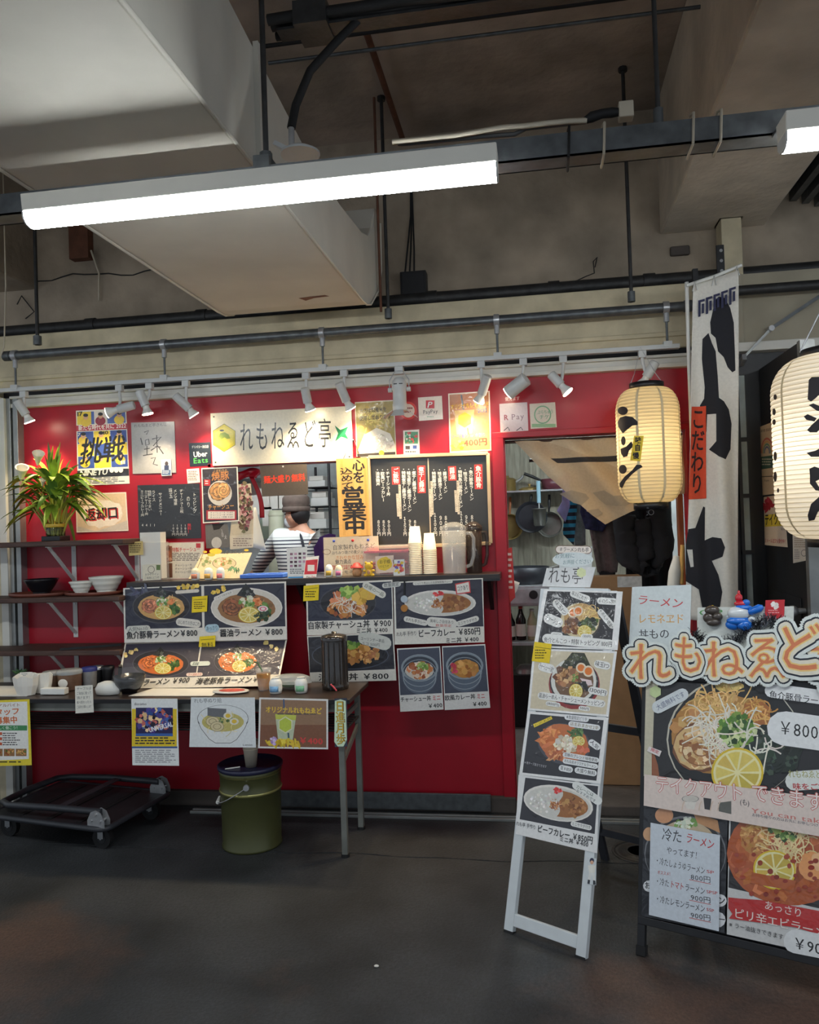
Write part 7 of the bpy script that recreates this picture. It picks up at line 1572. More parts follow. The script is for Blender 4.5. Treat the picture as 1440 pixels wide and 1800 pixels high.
MB().box(cx-r*.2, cx+r*.1, -.33-r*.52, -.33+r*.52, zb+.002, zb+.01).build('bottom_bar', 'black_plastic', t)
r2_ = .235; YL2 = -.95; cx2 = W(1359, 780, YL2).x+r2_*1.02
t2, surf2, ink2 = lantern('paper_lantern', 'large pale paper lantern with bold black strokes beside the black door', (cx2, YL2), r2_, W(1440, 938, YL2).z-.02, W(1440, 636, YL2).z+.02, 'lantern_pale', 3.0, (1, .9, .76), 40)
ink2([(1422, 668), (1427, 663), (1446, 662), (1456, 700), (1444, 690), (1437, 672), (1434, 700), (1426, 706), (1420, 702)]); ink2([(1422, 712), (1430, 709), (1446, 716), (1450, 724), (1436, 722)]); ink2([(1413, 732), (1420, 728), (1436, 735), (1432, 741), (1418, 738)]); ink2([(1419, 756), (1428, 746), (1446, 730), (1452, 745), (1436, 760), (1424, 760)])
ink2([(1418, 796), (1434, 792), (1460, 778), (1462, 790), (1446, 803), (1426, 803)]); ink2([(1423, 824), (1432, 820), (1450, 826), (1450, 838), (1438, 834), (1434, 846), (1440, 856), (1450, 858), (1450, 864), (1434, 862), (1424, 850), (1424, 836), (1430, 831)]); ink2([(1420, 906), (1426, 886), (1446, 868), (1452, 886), (1438, 900), (1432, 914), (1422, 916)])
for x, y, a_, b_ in ((1362, 698, 3, 5), (1360, 724, 3, 6), (1360, 742, 3, 5), (1362, 802, 3, 8), (1362, 838, 3, 9), (1367, 862, 2, 4)): ink2(el(x+1, y, a_, b_))
z2 = W(1440, 636, YL2).z+.04
MB().tube([(cx2-.13, YL2, z2), (cx2, YL2, z2+.25), (cx2, YL2, 3.03)], .003, 5).build('hanging_wire', 'steel', t2)

def bend(o, fn, maxlen):
    """subdivide a flat sheet and push it out of plane by fn(a, b)"""
    bm = bmesh.new(); bm.from_mesh(o.data); bmesh.ops.triangulate(bm, faces=bm.faces)
    for _ in range(6):
        es = [e for e in bm.edges if e.calc_length() > maxlen]
        if not es: break
        bmesh.ops.subdivide_edges(bm, edges=es, cuts=1); bmesh.ops.triangulate(bm, faces=bm.faces)
    for v in bm.verts: v.co.z += fn(v.co.x, v.co.y)
    for f in bm.faces: f.smooth = True
    bm.to_mesh(o.data); bm.free()
# cow pattern banner
YB = -.38
bn = thing('cow_banner', W(1255, 1085, YB), 'tall white banner with black cow patches and a red lettered strip', 'banner')
s = Sheet([(1219, 497), (1297, 477), (1299, 1090), (1206, 1090)], ('Y', YB), (222, 218, 208), .0015); Sheet.GAP = 9e-4
blk = (36, 36, 42)
s.poly([(1258, 527), (1264, 521), (1274, 524), (1283, 542), (1289, 568), (1291, 620), (1292, 652), (1287, 655), (1279, 646), (1272, 628), (1262, 618), (1258, 594), (1250, 586), (1249, 566)], blk)
s.poly([(1236, 595), (1246, 585), (1252, 604), (1258, 618), (1261, 660), (1263, 700), (1272, 706), (1281, 720), (1286, 745), (1284, 790), (1274, 808), (1262, 803), (1247, 790), (1258, 776), (1258, 728), (1244, 728), (1243, 760), (1232, 712), (1239, 700), (1240, 680), (1235, 630)], blk)
s.poly([(1210, 930), (1222, 928), (1238, 890), (1241, 892), (1240, 950), (1253, 944), (1266, 946), (1272, 962), (1268, 978), (1252, 986), (1262, 1010), (1268, 1040), (1264, 1070), (1234, 1068), (1228, 1036), (1207, 1022), (1206, 960)], blk); s.poly([(1208, 966), (1217, 966), (1219, 996), (1214, 997)], (214, 212, 204))
s.poly([(1216, 715), (1242, 713), (1243, 876), (1210, 878)], (214, 78, 48)); s.vtext('こだわり', 1229, 717, 1225, 870, 23, (52, 34, 34), .03)
for i in range(5):
    x = 1229+13*i; y = 542-4.6*i; s.poly([(x-1, y-14), (x+10, y-17), (x+10, y-13), (x+3, y-11), (x+3, y+14), (x-1, y+15)], (54, 56, 84)); s.poly([(x+5, y-8), (x+9, y-9), (x+9, y+8), (x+5, y+9)], (54, 56, 84))
o = s.build('cloth', None, None, 'cloth_print', parent=bn); bend(o, lambda a, b: .016*math.sin(a*48+.6+b*.8)*min(1, max(.15, (.75-b)*1.2))+.012*math.sin(a*22-b*2), .012); Sheet.GAP = 1.8e-5
MB().tube([W(1207, 502, YB), W(1256, 486, YB), W(1304, 466, YB)], .008, 8).build('top_rod', 'white_plastic', bn)
pp = W(1212, 500, YB); MB().tube([(pp.x-.006, YB+.05, 0.0), (pp.x-.006, YB+.05, 2.2), (pp.x-.006, YB+.03, pp.z+.02)], .009, 8).build('pole', 'white_plastic', bn)
for x, y in ((1222, 496), (1256, 487), (1296, 470)): MB().tube([W(x-4, y+16, YB-.002), W(x, y-1, YB-.012), W(x+4, y+14, YB-.002)], .004, 6).build('loop', 'white_plastic', bn)
MB().bar((pp.x, YB+.05, 2.26), (.83, -.05, 2.26), .012, .012).build('wall_clamp', 'white_plastic', bn)
q = thing('banner_bracket', W(1268, 470, -.2), 'black perforated steel bracket above the cow banner', 'bracket')
a, b = W(1258, 432, -.05), W(1275, 500, -.05); MB().box(a.x, b.x, -.06, -.05, b.z-.02, a.z).build('plate', 'black_metal', q, bev=.003); MB().bar((a.x+.02, -.05, b.z), (a.x+.02, .0, b.z-.1), .02, .02).build('arm', 'black_metal', q); MB().bar((a.x+.02, -.06, b.z-.02), (a.x+.02, YB, pp.z-.02), .006, .006).build('tie', 'steel', q)
for i in range(3): MB().cyl((a.x+.022, -.064, a.z-.03-.05*i), (a.x+.022, -.058, a.z-.03-.05*i), .008, n=10).build('hole', 'steel', q)
bx = thing('black_frame_post', (.80, -.06, 2.26), 'black steel angle frame at the end of the cream fascia', 'frame')
MB().box(.79, .815, -.075, -.048, 2.26, 2.72).build('upright', 'black_metal', bx); MB().bar((.80, -.06, 2.46), (.87, -.06, 2.58), .02, .02).build('knee', 'black_metal', bx)
# second pipe to the right of the banner
tag(MB().cyl((.86, -.12, W(1380, 505, -.12).z), (3.1, -.12, W(1380, 505, -.12).z), .024, n=14).build('side_pipe', 'dark_pipe'), 'dark pipe crossing the pale sheet panel beside the banner', 'pipe')
# split curtain pulled aside in the doorway
Sheet.GAP = 1.1e-3
YN = .055
s = Sheet([(905, 776), (1204, 765), (1206, 868), (1070, 872)], ('Y', YN), (216, 196, 164), .001)
s.poly([(905, 776), (960, 775), (1110, 830), (1190, 868), (1108, 900), (1064, 922), (1040, 905), (962, 836)], (206, 182, 150))
s.poly([(968, 806), (1086, 801), (1086, 811), (980, 814)], (44, 46, 54))
for q_ in ([(984, 868), (1004, 862), (1030, 868), (1036, 876), (1022, 888), (1008, 884)], [(1042, 866), (1062, 862), (1078, 872), (1104, 870), (1120, 878), (1098, 890), (1066, 888), (1056, 880)], [(1030, 898), (1052, 894), (1060, 902), (1048, 908)]): s.poly(q_, (172, 156, 134))
o = s.build('doorway_curtain', 'cream split curtain with a black stripe pulled aside in the doorway', 'curtain', 'sheer_print'); bend(o, lambda a, b: .016*math.sin(a*30+b*24), .02); Sheet.GAP = 1.8e-5
tag(MB().cyl((DX0+.002, YN+.015, DZ1-.014), (DX1-.002, YN+.015, DZ1-.014), .008, n=10).build('curtain_rod', 'wood_dark'), 'thin rod holding the doorway curtain', 'rod')

# ================================================================== BEHIND THE DOORWAY
tag(MB().box(.705, .733, .11, .16, .05, DZ1-.02).build('wooden_post', 'wood_post', bev=.003), 'orange brown wooden post inside the doorway', 'post')
def hang(name, label, cat, pts, Y, mt, amp=.012, thick=.004):
    """cloth hanging at Y: outline in photo pixels, with folds"""
    O = W(*pts[0], Y); bm = bmesh.new(); vs = [bm.verts.new(W(x, y, Y)) for x, y in pts]; bm.faces.new(vs); bmesh.ops.triangulate(bm, faces=bm.faces)
    for _ in range(5):
        es = [e for e in bm.edges if e.calc_length() > .03]
        if es: bmesh.ops.subdivide_edges(bm, edges=es, cuts=1); bmesh.ops.triangulate(bm, faces=bm.faces)
    for v in bm.verts: v.co.y += amp*math.sin(v.co.x*70+v.co.z*6)
    for f in bm.faces: f.smooth = True
    me = bpy.data.meshes.new(name); bm.to_mesh(me); bm.free(); me.materials.append(M[mt]); o = bpy.data.objects.new(name, me); COL.objects.link(o)
    md_ = o.modifiers.new('thickness', 'SOLIDIFY'); md_.thickness = thick; return tag(o, label, cat)
mat('cloth_navy', (34, 40, 74), .9, noise=.5, ns=40); mat('cloth_brown', (104, 92, 90), .95, noise=.15, ns=50); mat('cloth_black', (28, 28, 32), .8, noise=.2); mat('cloth_grey', (112, 118, 118), .9, noise=.3, ns=30); mat('bag_blue', (150, 160, 214), .3, noise=.2)
def stripe_mat(name, c1, c2, scale, axis='Z', lo=None):
    mt = bpy.data.materials.new(name); mt.use_nodes = True; nt = mt.node_tree; b = nt.nodes['Principled BSDF']; b.inputs['Roughness'].default_value = .9
    tc = nt.nodes.new('ShaderNodeTexCoord'); sx = nt.nodes.new('ShaderNodeSeparateXYZ'); nt.links.new(tc.outputs['Object'], sx.inputs[0])
    mu = nt.nodes.new('ShaderNodeMath'); mu.operation = 'MULTIPLY'; mu.inputs[1].default_value = scale; nt.links.new(sx.outputs[axis], mu.inputs[0])
    fr_ = nt.nodes.new('ShaderNodeMath'); fr_.operation = 'FRACT'; nt.links.new(mu.outputs[0], fr_.inputs[0])
    gt = nt.nodes.new('ShaderNodeMath'); gt.operation = 'GREATER_THAN'; gt.inputs[1].default_value = .66 if lo is not None else .5; nt.links.new(fr_.outputs[0], gt.inputs[0]); last = gt.outputs[0]
    if lo is not None:
        l2 = nt.nodes.new('ShaderNodeMath'); l2.operation = 'LESS_THAN'; l2.inputs[1].default_value = lo; nt.links.new(sx.outputs[axis], l2.inputs[0])
        m2 = nt.nodes.new('ShaderNodeMath'); m2.operation = 'MULTIPLY'; nt.links.new(last, m2.inputs[0]); nt.links.new(l2.outputs[0], m2.inputs[1]); last = m2.outputs[0]
    mx = nt.nodes.new('ShaderNodeMixRGB'); mx.inputs[1].default_value = RGB(*c1)+(1,); mx.inputs[2].default_value = RGB(*c2)+(1,); nt.links.new(last, mx.inputs[0]); nt.links.new(mx.outputs[0], b.inputs['Base Color']); M[name] = mt
stripe_mat('towel_stripe', (40, 130, 160), (28, 34, 44), 22)
YC = .62
rl = thing('coat_rail', (.3, YC, 1.86), 'dark rail inside the doorway carrying the hung clothes', 'rail'); MB().cyl((-.05, YC, 1.86), (.86, YC, 1.86), .01, n=8).build('rail', 'dark_pipe', rl)
hang('navy_cloth', 'navy patterned cloth hanging behind the curtain', 'cloth', [(1030, 800), (1075, 798), (1078, 900), (1060, 935), (1030, 930), (1020, 900)], YC, 'cloth_navy')
hang('brown_trousers', 'grey brown trousers hanging behind the white sign stand', 'trousers', [(1042, 800), (1090, 800), (1092, 960), (1084, 1006), (1050, 1006), (1046, 960), (1036, 930)], YC+.05, 'cloth_brown', .02)
hang('trouser_cuff', 'black ribbed cuff below the brown trousers', 'cuff', [(1052, 1004), (1082, 1004), (1080, 1024), (1058, 1025)], YC+.05, 'cloth_black')
hang('striped_towel', 'teal and black striped towel hanging by the pans', 'towel', [(1000, 800), (1014, 800), (1014, 890), (1009, 958), (990, 940), (994, 895)], YC+.25, 'towel_stripe')
hang('grey_cloth', 'grey spotted cloth hanging beside the striped towel', 'cloth', [(1012, 800), (1028, 800), (1030, 958), (1010, 962)], YC+.28, 'cloth_grey')
hang('plastic_bag', 'pale blue plastic bag hanging by the pans', 'bag', [(992, 800), (1000, 800), (1002, 890), (994, 918), (979, 898), (988, 882)], YC+.22, 'bag_blue', .006)
hang('black_bag', 'black cloth bag hanging beneath the paper lantern', 'bag', [(1092, 800), (1100, 800), (1096, 905), (1130, 915), (1150, 902), (1152, 800), (1160, 800), (1164, 900), (1172, 950), (1164, 996), (1138, 1012), (1112, 1006), (1096, 980), (1084, 945), (1086, 908)], .50, 'cloth_black', .025, .05)
hang('dark_coat', 'dark navy coat filling the right of the doorway', 'coat', [(1100, 800), (1180, 800), (1182, 1060), (1100, 1060)], .85, 'cloth_black', .02)
cb = thing('cardboard_box', W(1070, 1040, .4), 'brown cardboard box with grey tape behind the sign stand', 'box'); mat('card', (150, 116, 80), .8, noise=.1); mat('tape_grey', (190, 192, 188), .5, noise=.2, ns=40)
a, b = W(1040, 1300, .30), W(1128, 1012, .30); MB().box(a.x, b.x, .30, .44, .05, b.z).build('carton', 'card', cb, bev=.004); MB().box((a.x+b.x)/2+.02, b.x, .296, .30, b.z-.06, b.z-.002).build('tape', 'tape_grey', cb)
um = thing('umbrella', W(1180, 1020, .0), 'folded umbrella with a white cover and pale wooden handle by the doorway', 'umbrella')
pA, pB = W(1172, 1150, -.06), W(1192, 958, -.06); MB().tube([pA, pA+(pB-pA)*.3, pA+(pB-pA)*.75, pA+(pB-pA)*.9], [.012, .03, .032, .016], 10).build('cover', 'white_plastic', um); MB().cyl(pA+(pB-pA)*.7+Vector((.03, -.01, -.03)), pB+Vector((.02, -.01, .0)), .010, n=10).build('handle', 'wood_pale', um); MB().cyl((pA.x, pA.y, 0.0), pA, .006, n=8).build('tip', 'steel', um)
# galley wall: shelf, pans, stove, bottles
YG = 2.35
def G(px, py, d=.12): return W(px, py, YG-d)
sh = thing('pan_shelf', G(940, 862), 'steel shelf on the grimy kitchen wall', 'shelf'); z = G(940, 862).z
MB().box(-.41, .5, YG-.22, YG-.0005, z-.012, z).build('board', 'steel', sh)
for x in (-.38, .2): MB().bar((x, YG-.2, z-.012), (x, YG-.005, z-.14), .012, .012).build('brace', 'dark_pipe', sh)
mat('pot_brass', (150, 128, 76), .35, .5, .2); mat('pan_maroon', (92, 44, 54), .4, noise=.1); mat('pan_grey', (128, 128, 122), .35, .6, .2); mat('pan_dark', (46, 48, 54), .4, .3, .2); mat('grip_blue', (150, 190, 206), .6, noise=.1)
p = G(893, 860); p.z = z; t = thing('brass_pot', p, 'old brass pot on the kitchen shelf', 'pot'); MB().lathe([(.06, 0), (.065, .005), (.065, .085), (.068, .09)], p, 22).build('body', 'pot_brass', t); MB().lathe([(.07, .09), (.05, .105), (.012, .11), (.012, .125), (.003, .126)], p, 22).build('lid', 'pot_brass', t); MB().tube([p+Vector((.065, 0, .07)), p+Vector((.11, 0, .10)), p+Vector((.125, 0, .12))], .01, 8).build('spout', 'steel', t)
p = G(931, 860); p.z = z; t = thing('brass_dish_cover', p, 'flat brass lid with a knob on the kitchen shelf', 'lid'); MB().lathe([(.085, 0), (.088, .01), (.06, .026), (.01, .03), (.008, .04), (.016, .05), (.003, .056)], p, 24).build('lid', 'pot_brass', t)
p = G(972, 860); p.z = z; t = thing('maroon_pan', p, 'maroon saucepan with a long black handle on the kitchen shelf', 'pan'); MB().lathe([(.07, 0), (.08, .004), (.09, .085), (.086, .085), (.074, .008)], p, 24).build('body', 'pan_maroon', t); MB().tube([p+Vector((-.085, 0, .075)), p+Vector((-.15, -.02, .105)), p+Vector((-.22, -.03, .135))], [.009, .013, .012], 8).build('handle', 'black_plastic', t)
def hung_pan(px, py, r, depth, label, mt, hl, hm, face=.6, dd=.08):
    c = G(px, py, dd); t = thing('hanging_pan', c-Vector((0, 0, r)), label, 'pan'); ax = Matrix.Rotation(R(90), 3, 'X') @ Matrix.Rotation(R(face), 3, 'Y')
    MB().lathe([(r*.8, -depth), (r*.86, -depth+.004), (r, 0), (r*.96, 0), (r*.8, -depth+.01)], c, 26, ax=ax).build('body', mt, t)
    MB().tube([c+Vector((0, .0, r*.95)), c+Vector((.005, .0, r+hl*.6)), c+Vector((.008, .02, r+hl))], [.008, .012, .01], 8).build('handle', hm, t)
    k = c+Vector((.008, .02, r+hl)); MB().tube([k, Vector((k.x, YG-.001, k.z+.01))], .004, 6).build('hook', 'steel', t); return t
hung_pan(897, 926, .105, .06, 'worn brown pan hanging at the door side of the kitchen wall', 'pot_brass', .13, 'wood_post', 8)
hung_pan(934, 909, .125, .03, 'dark round lid hanging between two pans', 'pan_dark', .05, 'black_plastic', 0, .17)
hung_pan(966, 922, .105, .07, 'grey pan with a black handle hanging by the blue bag', 'pan_grey', .13, 'black_plastic', -10, .09)
c = G(948, 895, .30); t = thing('noodle_strainer', c, 'small wire strainer with a pale blue grip hanging before the lids', 'strainer'); MB().lathe([(.035, -.13), (.045, -.12), (.052, 0), (.055, 0), (.055, .006), (.05, .006)], c, 20).build('basket', 'pan_grey', t); MB().tube([c+Vector((0, .05, .0)), c+Vector((0, .06, .06))], .006, 6).build('stem', 'steel', t); MB().tube([c+Vector((0, .06, .05)), c+Vector((0, .06, .22))], .016, 10).build('grip', 'grip_blue', t); MB().tube([c+Vector((0, .06, .2)), Vector((c.x, YG-.2, z-.005))], .004, 6).build('hook', 'steel', t)
st_ = thing('gas_stove', (-.2, 1.5, .03), 'stainless gas stove with a black knob inside the doorway', 'stove'); zs = W(930, 1030, 1.45).z
MB().box(-.42, .42, 1.45, 2.0, zs-.14, zs).build('top', 'steel', st_, bev=.004); MB().box(-.41, .41, 1.44, 1.45, zs-.12, zs-.02).build('panel', 'steel', st_)
c = W(938, 1045, 1.44); MB().cyl(c, c+Vector((0, -.03, 0)), .03, n=18).build('knob', 'black_plastic', st_)
for x in (-.4, .4): MB().box(x-.02, x+.02, 1.46, 1.5, .03, zs-.14).build('leg', 'steel', st_); MB().box(x-.02, x+.02, 1.94, 1.98, .03, zs-.14).build('leg', 'steel', st_)
zb_ = W(920, 1130, 1.45).z; MB().box(-.42, .42, 1.46, 1.98, zb_-.02, zb_).build('lower_shelf', 'steel', st_)
k = thing('black_griddle', (-.12, 1.7, zs), 'black greasy griddle pan standing on the stove', 'pan'); MB().lathe([(.15, 0), (.16, .01), (.18, .12), (.175, .12), (.15, .012)], (-.12, 1.7, zs), 28).build('body', 'pan_dark', k); MB().tube([(.06, 1.65, zs+.11), (.14, 1.6, zs+.13), (.2, 1.58, zs+.13)], .012, 8).build('handle', 'pan_grey', k)
mat('soy', (30, 20, 18), .15, noise=.1); mat('oil_pale', (190, 188, 150), .2, noise=.1)
for (px, mt, h, lab) in ((898, 'soy', .21, 'dark sauce bottle with a grey label under the stove'), (917, 'soy', .24, 'black soy bottle with a red cap under the stove'), (937, 'oil_pale', .22, 'pale oil bottle under the stove')):
    p = W(px, 1126, 1.6); p.z = zb_; r_ = .036; t = thing('bottle', p, lab, 'bottle'); MB().lathe([(r_*.9, 0), (r_, .004), (r_, h*.6), (r_*.5, h*.8), (r_*.36, h*.92)], p, 18).build('body', mt, t); MB().lathe([(r_*.42, h*.92), (r_*.42, h), (.003, h)], p, 14).build('cap', 'orn_red' if px == 917 else 'white_plastic', t); MB().lathe([(r_*1.01, h*.12), (r_*1.01, h*.48)], p, 18).build('label', 'paper_white', t)
p = W(925, 1172, 1.7); p.z = .50; q = thing('steel_bowl', Vector((p.x, 1.7, .031)), 'upturned steel bowl on a crate under the stove', 'bowl'); MB().box(p.x-.12, p.x+.12, 1.6, 1.84, .031, .40).build('crate', 'black_plastic', q); MB().lathe([(.08, .40), (.075, .43), (.05, .455), (.003, .46)], (p.x, 1.72, 0), 22).build('bowl', 'steel', q)
# red leaflet rack on the door jamb
s = Sheet([(889, 965), (900, 962), (906, 1050), (896, 1060)], ('Y', .02), (196, 60, 60), .002); s.dashes(891, 972, 902, 1040, 7, (230, 220, 214)); s.build('jamb_leaflet', 'red and white leaflet tucked behind the door jamb', 'leaflet', 'paper')
hang('cream_leaflet', 'folded cream leaflet sticking out of the door jamb', 'leaflet', [(896, 1018), (914, 1024), (908, 1040), (898, 1052)], .03, 'paper_white', .003, .002)

# posters on the black door leaf (it faces the banner)
def dsheet(cs, bgc, X=1.0995): return Sheet(cs, (WX(sum(c[0] for c in cs)/4, sum(c[1] for c in cs)/4, X), Vector((0, -1, 0)), Vector((0, 0, 1))), bgc, .001)
s = dsheet([(1337, 750), (1358, 742), (1362, 868), (1339, 871)], (206, 186, 160)); s.text('東京都 感染防止', 1338, 758, 1358, 754, 5, (70, 60, 60), .02)
for i, c in enumerate(((196, 110, 96), (206, 160, 110), (110, 150, 130), (100, 110, 150))): s.ring(1349, 795, 11-2*i, 26-5*i, 1.6, c)
s.rect(1337, 797, 1362, 803, (206, 186, 160)); s.poly([(1338, 803), (1361, 800), (1361, 822), (1339, 825)], (60, 96, 84)); s.dashes(1340, 806, 1360, 820, 3, (206, 206, 190)); s.line([(1338, 838), (1362, 837)], 1.4, (70, 60, 60)); s.text('Point', 1344, 845, 1353, 844, 5, (90, 80, 80), .02); s.build('rainbow_poster', 'pale poster with a rainbow on the black door leaf', 'poster', 'paper')
s = dsheet([(1343, 874), (1378, 868), (1385, 962), (1345, 958)], (214, 196, 176)); s.poly([(1345, 905), (1381, 902), (1383, 924), (1345, 926)], (222, 196, 60)); s.scat(1352, 888, 8, 10, [(176, 40, 56)], 20, 4, 1.4); s.text('テイクアウト', 1345, 914, 1396, 911, 20, (40, 34, 30), .04); s.text('注文', 1373, 930, 1381, 930, 4, (60, 50, 50), .02); s.text('Ｅメール注文も受付中！', 1345, 950, 1384, 952, 7, (176, 50, 66), .03); s.build('takeout_notice', 'pale notice with a yellow band and red star on the black door leaf', 'poster', 'paper')
s = dsheet([(1394, 938), (1421, 936), (1424, 984), (1395, 990)], (206, 196, 182)); s.dashes(1397, 942, 1420, 964, 6, (160, 140, 120)); s.dashes(1397, 966, 1407, 984, 5, (130, 120, 120)); s.ring(1414, 972, 5, 6, .8, (90, 84, 84)); s.build('door_receipt', 'small pale printed slip low on the black door leaf', 'note', 'paper')

# ================================================================== SEEN THROUGH THE SERVING WINDOW
YK = 1.55
def K(px, py, d=0): return W(px, py, YK+d)
def skin_obj(name, verts, edges, radii, mt, parent, root=0, sub=2):
    me = bpy.data.meshes.new(name); me.from_pydata([tuple(v) for v in verts], edges, []); me.materials.append(M[mt] if isinstance(mt, str) else mt)
    o = bpy.data.objects.new(name, me); COL.objects.link(o); adopt(o, parent)
    md_ = o.modifiers.new('skin', 'SKIN'); md_.use_smooth_shade = True
    for i, r_ in enumerate(radii):
        sv = me.skin_vertices[0].data[i]; sv.radius = r_ if isinstance(r_, tuple) else (r_, r_); sv.use_root = (i == root)
    sd_ = o.modifiers.new('smooth', 'SUBSURF'); sd_.levels = sub; sd_.render_levels = sub
    return o
mat('skin', (190, 140, 112), .55, noise=.06, sss=.08); mat('hair', (26, 22, 22), .6, noise=.2); mat('hat_brown', (84, 70, 62), .9, noise=.12, ns=40); mat('apron', (34, 36, 44), .85, noise=.15); mat('mask_white', (206, 212, 216), .7, noise=.03); mat('jeans', (44, 50, 70), .9, noise=.2)
zhip = .92; base = K(518, 1000); bx, by = base.x, YK
ch = thing('person', (bx, by, .03), 'person in a striped long sleeved shirt, dark apron and brown cap turned away at work', 'person')
HD = K(521, 905); NK = K(528, 930); SL = K(492, 944, .03); SR_ = K(549, 946, -.02); EL = K(462, 985, .12); HL = K(446, 1012, .28); ER = K(566, 1010, .1); HR = K(545, 1050, .28)
hip = Vector((bx+.02, by+.02, .93)); ch_ = Vector((bx+.015, by, 1.28)); up_ = (SL+SR_)/2+Vector((0, 0, .0))
V = [hip, (hip+ch_)/2, ch_, up_, NK+Vector((0, 0, .02)), HD+Vector((0, 0, -.02)), SL, EL, HL, SR_, ER, HR]
Ed = [(0, 1), (1, 2), (2, 3), (3, 4), (4, 5), (3, 6), (6, 7), (7, 8), (3, 9), (9, 10), (10, 11)]
Rd = [(.14, .11), (.135, .105), (.145, .11), (.10, .08), .055, .075, .062, .047, .034, .062, .047, .034]
for sx in (-1, 1):
    i = len(V); V += [hip+Vector((sx*.09, 0, -.08)), Vector((hip.x+sx*.10, hip.y+.01, .50)), Vector((hip.x+sx*.10, hip.y, .11)), Vector((hip.x+sx*.11-.02, hip.y+.12, .065))]; Ed += [(0, i), (i, i+1), (i+1, i+2), (i+2, i+3)]; Rd += [.085, .058, .04, .035]
# hands: palms and five fingers each
for h_, e_ in ((8, 7), (11, 10)):
    d_ = (V[h_]-V[e_]).normalized(); sd = d_.cross(Vector((0, 0, 1))).normalized(); i = len(V); V.append(V[h_]+d_*.07); Ed.append((h_, i)); Rd.append((.030, .018))
    for f_, (o_, L_) in enumerate(((-.028, .055), (-.010, .07), (.009, .072), (.027, .058))):
        j = len(V); p0 = V[i]+sd*o_+d_*.015; V += [p0, p0+d_*L_*.55-Vector((0, 0, .008)), p0+d_*L_*.9-Vector((0, 0, .028))]; Ed += [(i, j), (j, j+1), (j+1, j+2)]; Rd += [.0095, .009, .0075]
    j = len(V); p0 = V[h_]+d_*.025-sd*.03; V += [p0, p0+d_*.03-sd*.03, p0+d_*.06-sd*.035]; Ed += [(h_, j), (j, j+1), (j+1, j+2)]; Rd += [.011, .010, .008]
skin_obj('body', V, Ed, Rd, 'skin', ch, 0)
# head: face turned to the left and away
hd = MB().ball(HD+Vector((0, 0, .0)), .078, .095, .112, 20, 14); fd = Vector((-.92, .38, 0)); sdv = Vector((.38, .92, 0))
hd.ball(HD+fd*.092+Vector((0, 0, -.015)), .014, .014, .022, 10, 8)
for s_ in (-1, 1): hd.ball(HD+sdv*(s_*.078)+Vector((0, 0, -.012)), .016, .014, .03, 10, 8)
hd.build('head', 'skin', ch)
for s_ in (-1, 1): MB().ball(HD+fd*.077+sdv*(s_*.032)+Vector((0, 0, .008)), .009, .009, .006, 8, 6).build('eye', 'hair', ch)
MB().ball(HD+fd*.04+Vector((0, 0, -.05)), .062, .062, .048, 16, 10).build('mask', 'mask_white', ch)
MB().ball(HD-fd*.022+Vector((0, 0, .005)), .083, .093, .095, 20, 12).build('hair', 'hair', ch)
MB().lathe([(.088, .025), (.096, .03), (.098, .055), (.097, .07), (.102, .085), (.10, .125), (.085, .145), (.04, .152), (.003, .153)], HD, 26, sy=1.08).build('cap', 'hat_brown', ch)
MB().lathe([(.099, .022), (.103, .024), (.103, .058), (.099, .06)], HD, 26, sy=1.08).build('cap_band', 'hat_brown', ch)
stripe_mat('shirt_stripe', (214, 214, 208), (34, 38, 56), 38, 'Z', 1.44)
SV = [hip+Vector((0, 0, .10)), (hip+ch_)/2+Vector((0, 0, .04)), ch_, up_+Vector((0, 0, -.01)), NK+Vector((0, 0, -.025)), SL, (SL+EL)/2, EL, EL+(HL-EL)*.7, SR_, (SR_+ER)/2, ER, ER+(HR-ER)*.6]
skin_obj('shirt', SV, [(0, 1), (1, 2), (2, 3), (3, 4), (3, 5), (5, 6), (6, 7), (7, 8), (3, 9), (9, 10), (10, 11), (11, 12)], [(.155, .125), (.15, .12), (.165, .13), (.125, .095), .068, .078, .070, .062, .052, .078, .070, .062, .052], 'shirt_stripe', ch, 0)
MB().lathe([(.175, .55), (.172, .9), (.168, 1.12)], (hip.x, hip.y, 0), 26, sy=.85).build('apron', 'apron', ch)
MB().tube([up_+Vector((.05, -.06, .05)), up_+Vector((.09, -.13, -.04)), ch_+Vector((.12, -.14, 0)), Vector((hip.x+.13, hip.y-.12, 1.1))], .010, 6).build('apron_strap', 'apron', ch)
k = MB()
for sx in (-1, 1): k.cyl((hip.x+sx*.10, hip.y, .16), (hip.x+sx*.095, hip.y, .60), .065, .095, n=16)
k.build('trousers', 'jeans', ch)
for sx in (-1, 1): MB().ball((hip.x+sx*.105-.01, hip.y+.06, .075), .05, .13, .045, 14, 8).build('shoe', 'black_plastic', ch)
